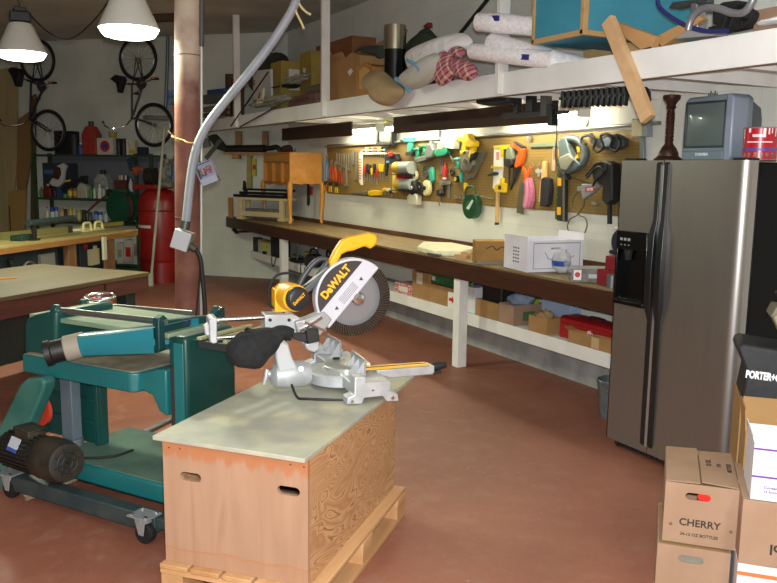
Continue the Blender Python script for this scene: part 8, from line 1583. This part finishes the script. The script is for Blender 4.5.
MB().box(-tr*0.9, tr*0.9, -0.16, 0.16, z1+0.0, z1+0.02).build('platform', RT_, ct); MB().cyl((-tr*0.55, -0.02, z1+0.16), (-tr*0.05, -0.02, z1+0.16), 0.13, n=20).build('motor', BLKM, ct); MB().box(0.06, 0.26, -0.1, 0.1, z1+0.02, z1+0.36).cyl((0.16, 0, z1+0.36), (0.16, 0, z1+0.42), 0.10).build('pump', M('#8d8f86', 0.5, c2='#4a4c48', scale=18), ct, 0.006); MB().cyl((0.30, -0.1, z1+0.1), (0.34, -0.1, z1+0.45), 0.025).build('blue_pipe', M('#3a6a9c', 0.5), ct); MB().box(-tr-0.02, tr*0.2, -0.18, -0.02, z1-0.02, z1+0.05).build('belt_frame', RT_, ct, 0.01)
# thin pipes, hook arm and picture by the column
p = FARW.onv(164, 110, -0.10); cz = [(150, 13), (158, 14), (164, 17), (167.6, 24), (167.4, 60), (165.4, 112)]
single('wall_conduit', 'grey conduit bending down from the ceiling beside the right bicycle', 'pipe', MB().tube([tuple(FARW.onv(u, v, -0.10)-p) for u, v in cz], 0.026, 10, 4), M('#6d7a86', 0.4, 0.5), tuple(FARW.w(p.x, p.y, p.z)), -45)
p = FARW.onv(150, 268, -1.30); q_ = FARW.onv(164.5, 128, -1.15)
single('pale_pole', 'long pale thin pole leaning in front of the red tank', 'pole', MB().tube([(0, 0, -p.z+0.02), tuple(q_-p)], 0.020, 10).cyl((0, 0, -p.z+0.0), (0, 0, -p.z+0.18), 0.045), M('#a5a890', 0.5), tuple(FARW.w(p.x, p.y, p.z)), -45)
p = FARW.onv(160, 117, -0.3); hk = thing('bike_hook', 'silver hook arm reaching out over the lower wheel of the right bicycle', 'hook', FARW.w(p.x, -0.3, p.z), -45); a_ = FARW.onv(144, 117.5, -0.3)-p; b_ = FARW.onv(173, 118.5, -0.3)-p; MB().cyl(tuple(a_), tuple(b_), 0.035, n=14).build('arm', M('#b4b6ae', 0.3, 0.6), hk); MB().cyl(tuple(b_), (b_.x, 0.295, b_.z), 0.03, n=12).build('bracket', M('#8d8f88', 0.3, 0.6), hk)
pp_ = FARW.onv(171, 112, -0.03); po = thing('calendar', 'small blue picture calendar on the far wall left of the iron column', 'calendar', FARW.w(FARW.onv(165.5, 112, -0.03).x, -0.012, pp_.z), -45); w5 = FARW.onv(176, 112, -0.03).x-FARW.onv(165.5, 112, -0.03).x; zz = FARW.onv(171, 90, -0.03).z-pp_.z; zy = FARW.onv(171, 105, -0.03).z-pp_.z
MB().box(0, w5, 0, 0.008, zy, zz).build('picture', M('#2a6aa8', 0.4, c2='#a8c4dc', scale=7), po); MB().box(0, w5, 0, 0.008, 0, zy-0.004).build('date_sheet', M('#b8bab2', 0.6), po)
MB()
st_ = FARW.onv(170, 15, -0.6); single('ceiling_block', 'brown timber block under the ceiling between the lamp and the column', 'wood block', MB().box(-0.2, 0.2, -0.05, 0.05, -0.0, 0.09), M('#4a3a28', 0.7), tuple(FARW.w(FARW.onv(166, 15, -1.6).x, -1.6, CEIL-0.0905)), -45)
# ================================================================== bicycles hung on the far wall
BO = -0.44
def bike(label, upper, lower, ry, sx, frame_col, saddle, bb, seat, head, bar, pedals, forkpts):
    p = FARW.onv(*bb, BO); t = thing('bicycle', label, 'bicycle', FARW.w(p.x, BO, p.z), -45)
    L = lambda u, v, y=0.0: Vector((FARW.onv(u, v, BO).x-p.x, y, FARW.onv(u, v, BO).z-p.z))
    k_ = abs(L(bb[0], bb[1]+1).z); TY = M('#15151a', 0.75); RIM = M('#8f9194', 0.3, 0.8); FC = M(frame_col, 0.4)
    for (u, v) in (upper, lower):
        c = L(u, v); r_ = ry*k_; w = MB().torus(tuple(c), r_*0.95, 0.024, (0, 1, 0), 40, 10).build('wheel', TY, t)
        MB().torus(tuple(c), r_*0.86, 0.009, (0, 1, 0), 40, 6).build('rim', RIM, w); b = MB()
        for i in range(20): a = 2*PI*i/20; b.tube([(c.x, (-0.02 if i % 2 else 0.02), c.z), (c.x+r_*0.86*math.cos(a), 0, c.z+r_*0.86*math.sin(a))], 0.0022, 4)
        b.build('spoke', RIM, w); MB().cyl((c.x, -0.05, c.z), (c.x, 0.05, c.z), 0.022, n=12).build('hub', STEEL2, w)
    U, D_, B, ST, H = L(*upper), L(*lower), L(*bb), L(*seat), L(*head)
    b = MB().tube([B, ST], 0.017, 8).tube([ST+(B-ST)*0.25, H], 0.017, 8).tube([B, H+(B-H)*0.08], 0.019, 8)
    for y in (-0.05, 0.05): b.tube([B, U+Vector((0, y, 0))], 0.010, 8).tube([ST+(B-ST)*0.3, U+Vector((0, y, 0))], 0.009, 8)
    b.build('frame', FC, t)
    F1 = MB()
    for y in (-0.05, 0.05): F1.tube([H+Vector((0, y*0.6, 0)), (H+D_)/2+Vector((0, y, 0.01)), D_+Vector((0, y, 0))], 0.013, 8, 4)
    F1.build('fork', FC, t)
    MB().cyl(ST, ST+(ST-B)*0.30, 0.013, n=10).build('seat_post', CHROME, t); sd = [L(u, v) for u, v in saddle]; MB().prism([(q.x, q.z) for q in sd], -0.06, 0.06).build('saddle', M('#131215', 0.6), t, 0.015)
    hb = [L(u, v) for u, v in bar]; MB().tube([(q.x, (-0.25 if i < len(hb)/2 else -0.05)*(0.0 if i == 0 else 1)*0.6, q.z) for i, q in enumerate(hb)], 0.012, 8, 4).build('handlebar', CHROME, t); MB().tube([(hb[0].x, 0, hb[0].z), ((hb[0].x*0.6+hb[1].x*0.4), -0.06, (hb[0].z*0.6+hb[1].z*0.4))], 0.018, 8).build('grip', RUBBER, t)
    cr_ = MB().lathe([(0.02, 0), (0.085, 0), (0.085, 0.006), (0.02, 0.006)], (B.x, -0.06, B.z), (0, 1, 0), n=24).build('chainring', M('#4a4a4c', 0.4, 0.6), t)
    for i, (u, v) in enumerate(pedals):
        q = L(u, v, -0.12 if i == 0 else 0.12); MB().tube([(B.x, q.y*0.7, B.z), tuple(q)], 0.011, 8).build('crank', STEEL2, t); pe = MB().cbox(tuple(q), (0.09, 0.09, 0.03)).build('pedal', BLKM, t, 0.004); MB().cbox((q.x, q.y-0.047, q.z), (0.05, 0.006, 0.018)).build('reflector', M('#d8862a', 0.3), pe)
    return t
bike('dark grey bicycle hung rear wheel up on the far wall under the right-hand lamp', (138, 58.8), (153.9, 125), 22, 1, '#4a4842', [(112, 79), (117, 75), (124, 76.4), (125, 80), (121, 93), (119.6, 93), (118, 84)], (143.5, 84), (128, 84), (132, 118), [(103, 122), (111, 126), (118, 129), (126, 126), (132, 120), (138, 117)], [(159.5, 79.5), (130.6, 92.8)], None)
bike('black bicycle hung rear wheel up on the far wall under the left-hand lamp', (37.5, 60.5), (48.5, 130.5), 21, 1, '#1c2230', [(9.6, 70), (14, 67.6), (21, 69), (22.4, 74), (20, 86.5), (17.6, 87), (14, 77)], (44, 86.5), (26.8, 80), (30, 119), [(0, 119.5), (8, 124), (16, 126.5), (24, 124), (30, 119.5), (36, 124)], [(58, 83.5), (31, 98)], None)
# boards leaning at the left
for i, (pts, m, dpt, lab) in enumerate(((((-4, 262), (-4, 70), (16, 66), (17, 160), (9, 226), (6, 262)), '#9a9068', 0.05, 'wide pale plank leaning on the far wall at the left edge of the photo'), (((16, 262), (17, 120), (28, 112), (30, 160), (25, 190), (23, 262)), '#8a6a3e', 0.05, 'brown plank leaning on the far wall behind the left bicycle'), (((7, 262), (8.4, 191), (25, 190), (22, 262)), '#a0814a', 0.06, 'short honey-coloured board standing in front of the leaning planks'), (((30, 262), (31, 96), (35, 94), (34, 262)), '#5a4a30', 0.04, 'narrow dark board leaning on the far wall beside the green rack'))):
    off = -0.07-0.075*i if i != 3 else -0.07
    q_ = FARW.onv(pts[0][0], pts[0][1], off); t = thing('leaning_board', lab, 'board', FARW.w(q_.x, off, 0), -45); P_ = [(FARW.onv(u, v, off).x-q_.x, max(0.0, FARW.onv(u, v, off).z)) for u, v in pts]; P_ = [(x, 0.0 if v > 255 else z) for (x, z), (u, v) in zip(P_, pts)]
    MB().prism(P_, 0, dpt).build('plank', WOOD(m, '#b8a070' if i == 0 else m, 'z', 3, 10, 0.65), t, 0.003)
    if i == 2: MB().box(0.10, 0.12, -0.004, 0.0, 0.5, 1.0).build('dark_slot', M('#3a2c1a', 0.6), t)
# ================================================================== hanging lamps
def bay(name_label, u, v, depth, cord_dir, ballast):
    P = ond(u, v, depth)      # centre of the rim
    l = thing('pendant_lamp', name_label, 'lamp', P, 0)
    rr = 0.205
    MB().lathe([(rr, 0.0), (rr-0.002, 0.012), (rr-0.03, 0.075), (rr-0.075, 0.17), (rr-0.10, 0.23), (rr-0.115, 0.25), (0.0, 0.255)], n=40, close=False).build('shade', M('#c9c9c0', 0.45), l)
    MB().lathe([(rr-0.004, 0.004), (rr-0.012, -0.018), (rr-0.035, -0.05), (rr-0.07, -0.06), (0.0, -0.065)], n=40, close=False).build('lens', EM('#fffdf0', 9.0), l)
    MB().box(-0.085, 0.085, -0.06, 0.06, 0.262, 0.345).box(-0.05, 0.05, -0.05, 0.05, 0.345, 0.385).cyl((0, 0, 0.24), (0, 0, 0.27), 0.05).build('ballast', M('#1c1c1d', 0.5), l, 0.008)
    b = MB().torus((0, 0, 0.41), 0.022, 0.006, (1, 0, 0))
    n = max(2, int((CEIL-P.z-0.43)/0.036))
    for k in range(n): b.torus((0, 0, 0.45+k*0.036), 0.018, 0.004, (1, 0, 0) if k % 2 else (0, 1, 0), n=12, m=6)
    b.build('chain', M('#6a6a68', 0.4, 0.8), l)
    lamp('pendant_light', 'AREA', P+Vector((0, 0, -0.075)), HIGHBAY_W, WARM, shape='DISK', size=0.34)
    return P
PA = bay('round white high-bay lamp hanging over the left bicycle', 22, 53, 7.1, 1, True)
PB = bay('round white high-bay lamp hanging over the right bicycle', 129, 29, 5.6, 1, True)
A = PA+Vector((0.06, 0, 0.36)); B = PB+Vector((-0.05, 0, 0.30))
mid = [A.lerp(B, t)+Vector((0, 0, -0.30*math.sin(PI*t))) for t in (0.15, 0.35, 0.55, 0.8)]
single('lamp_cord', 'thin dark cord looping between the two hanging lamps', 'cord', MB().tube([A]+mid+[B], 0.006, 6, 6), RUBBER)
# two unseen overhead lamps added near the photographer to light the room
for (x, y) in ((1.2, -0.6), (-2.6, 0.6)):
    l = lamp('pendant_light', 'AREA', (x, y, 2.9), HIGHBAY_W*0.8, WARM, shape='DISK', size=0.34)
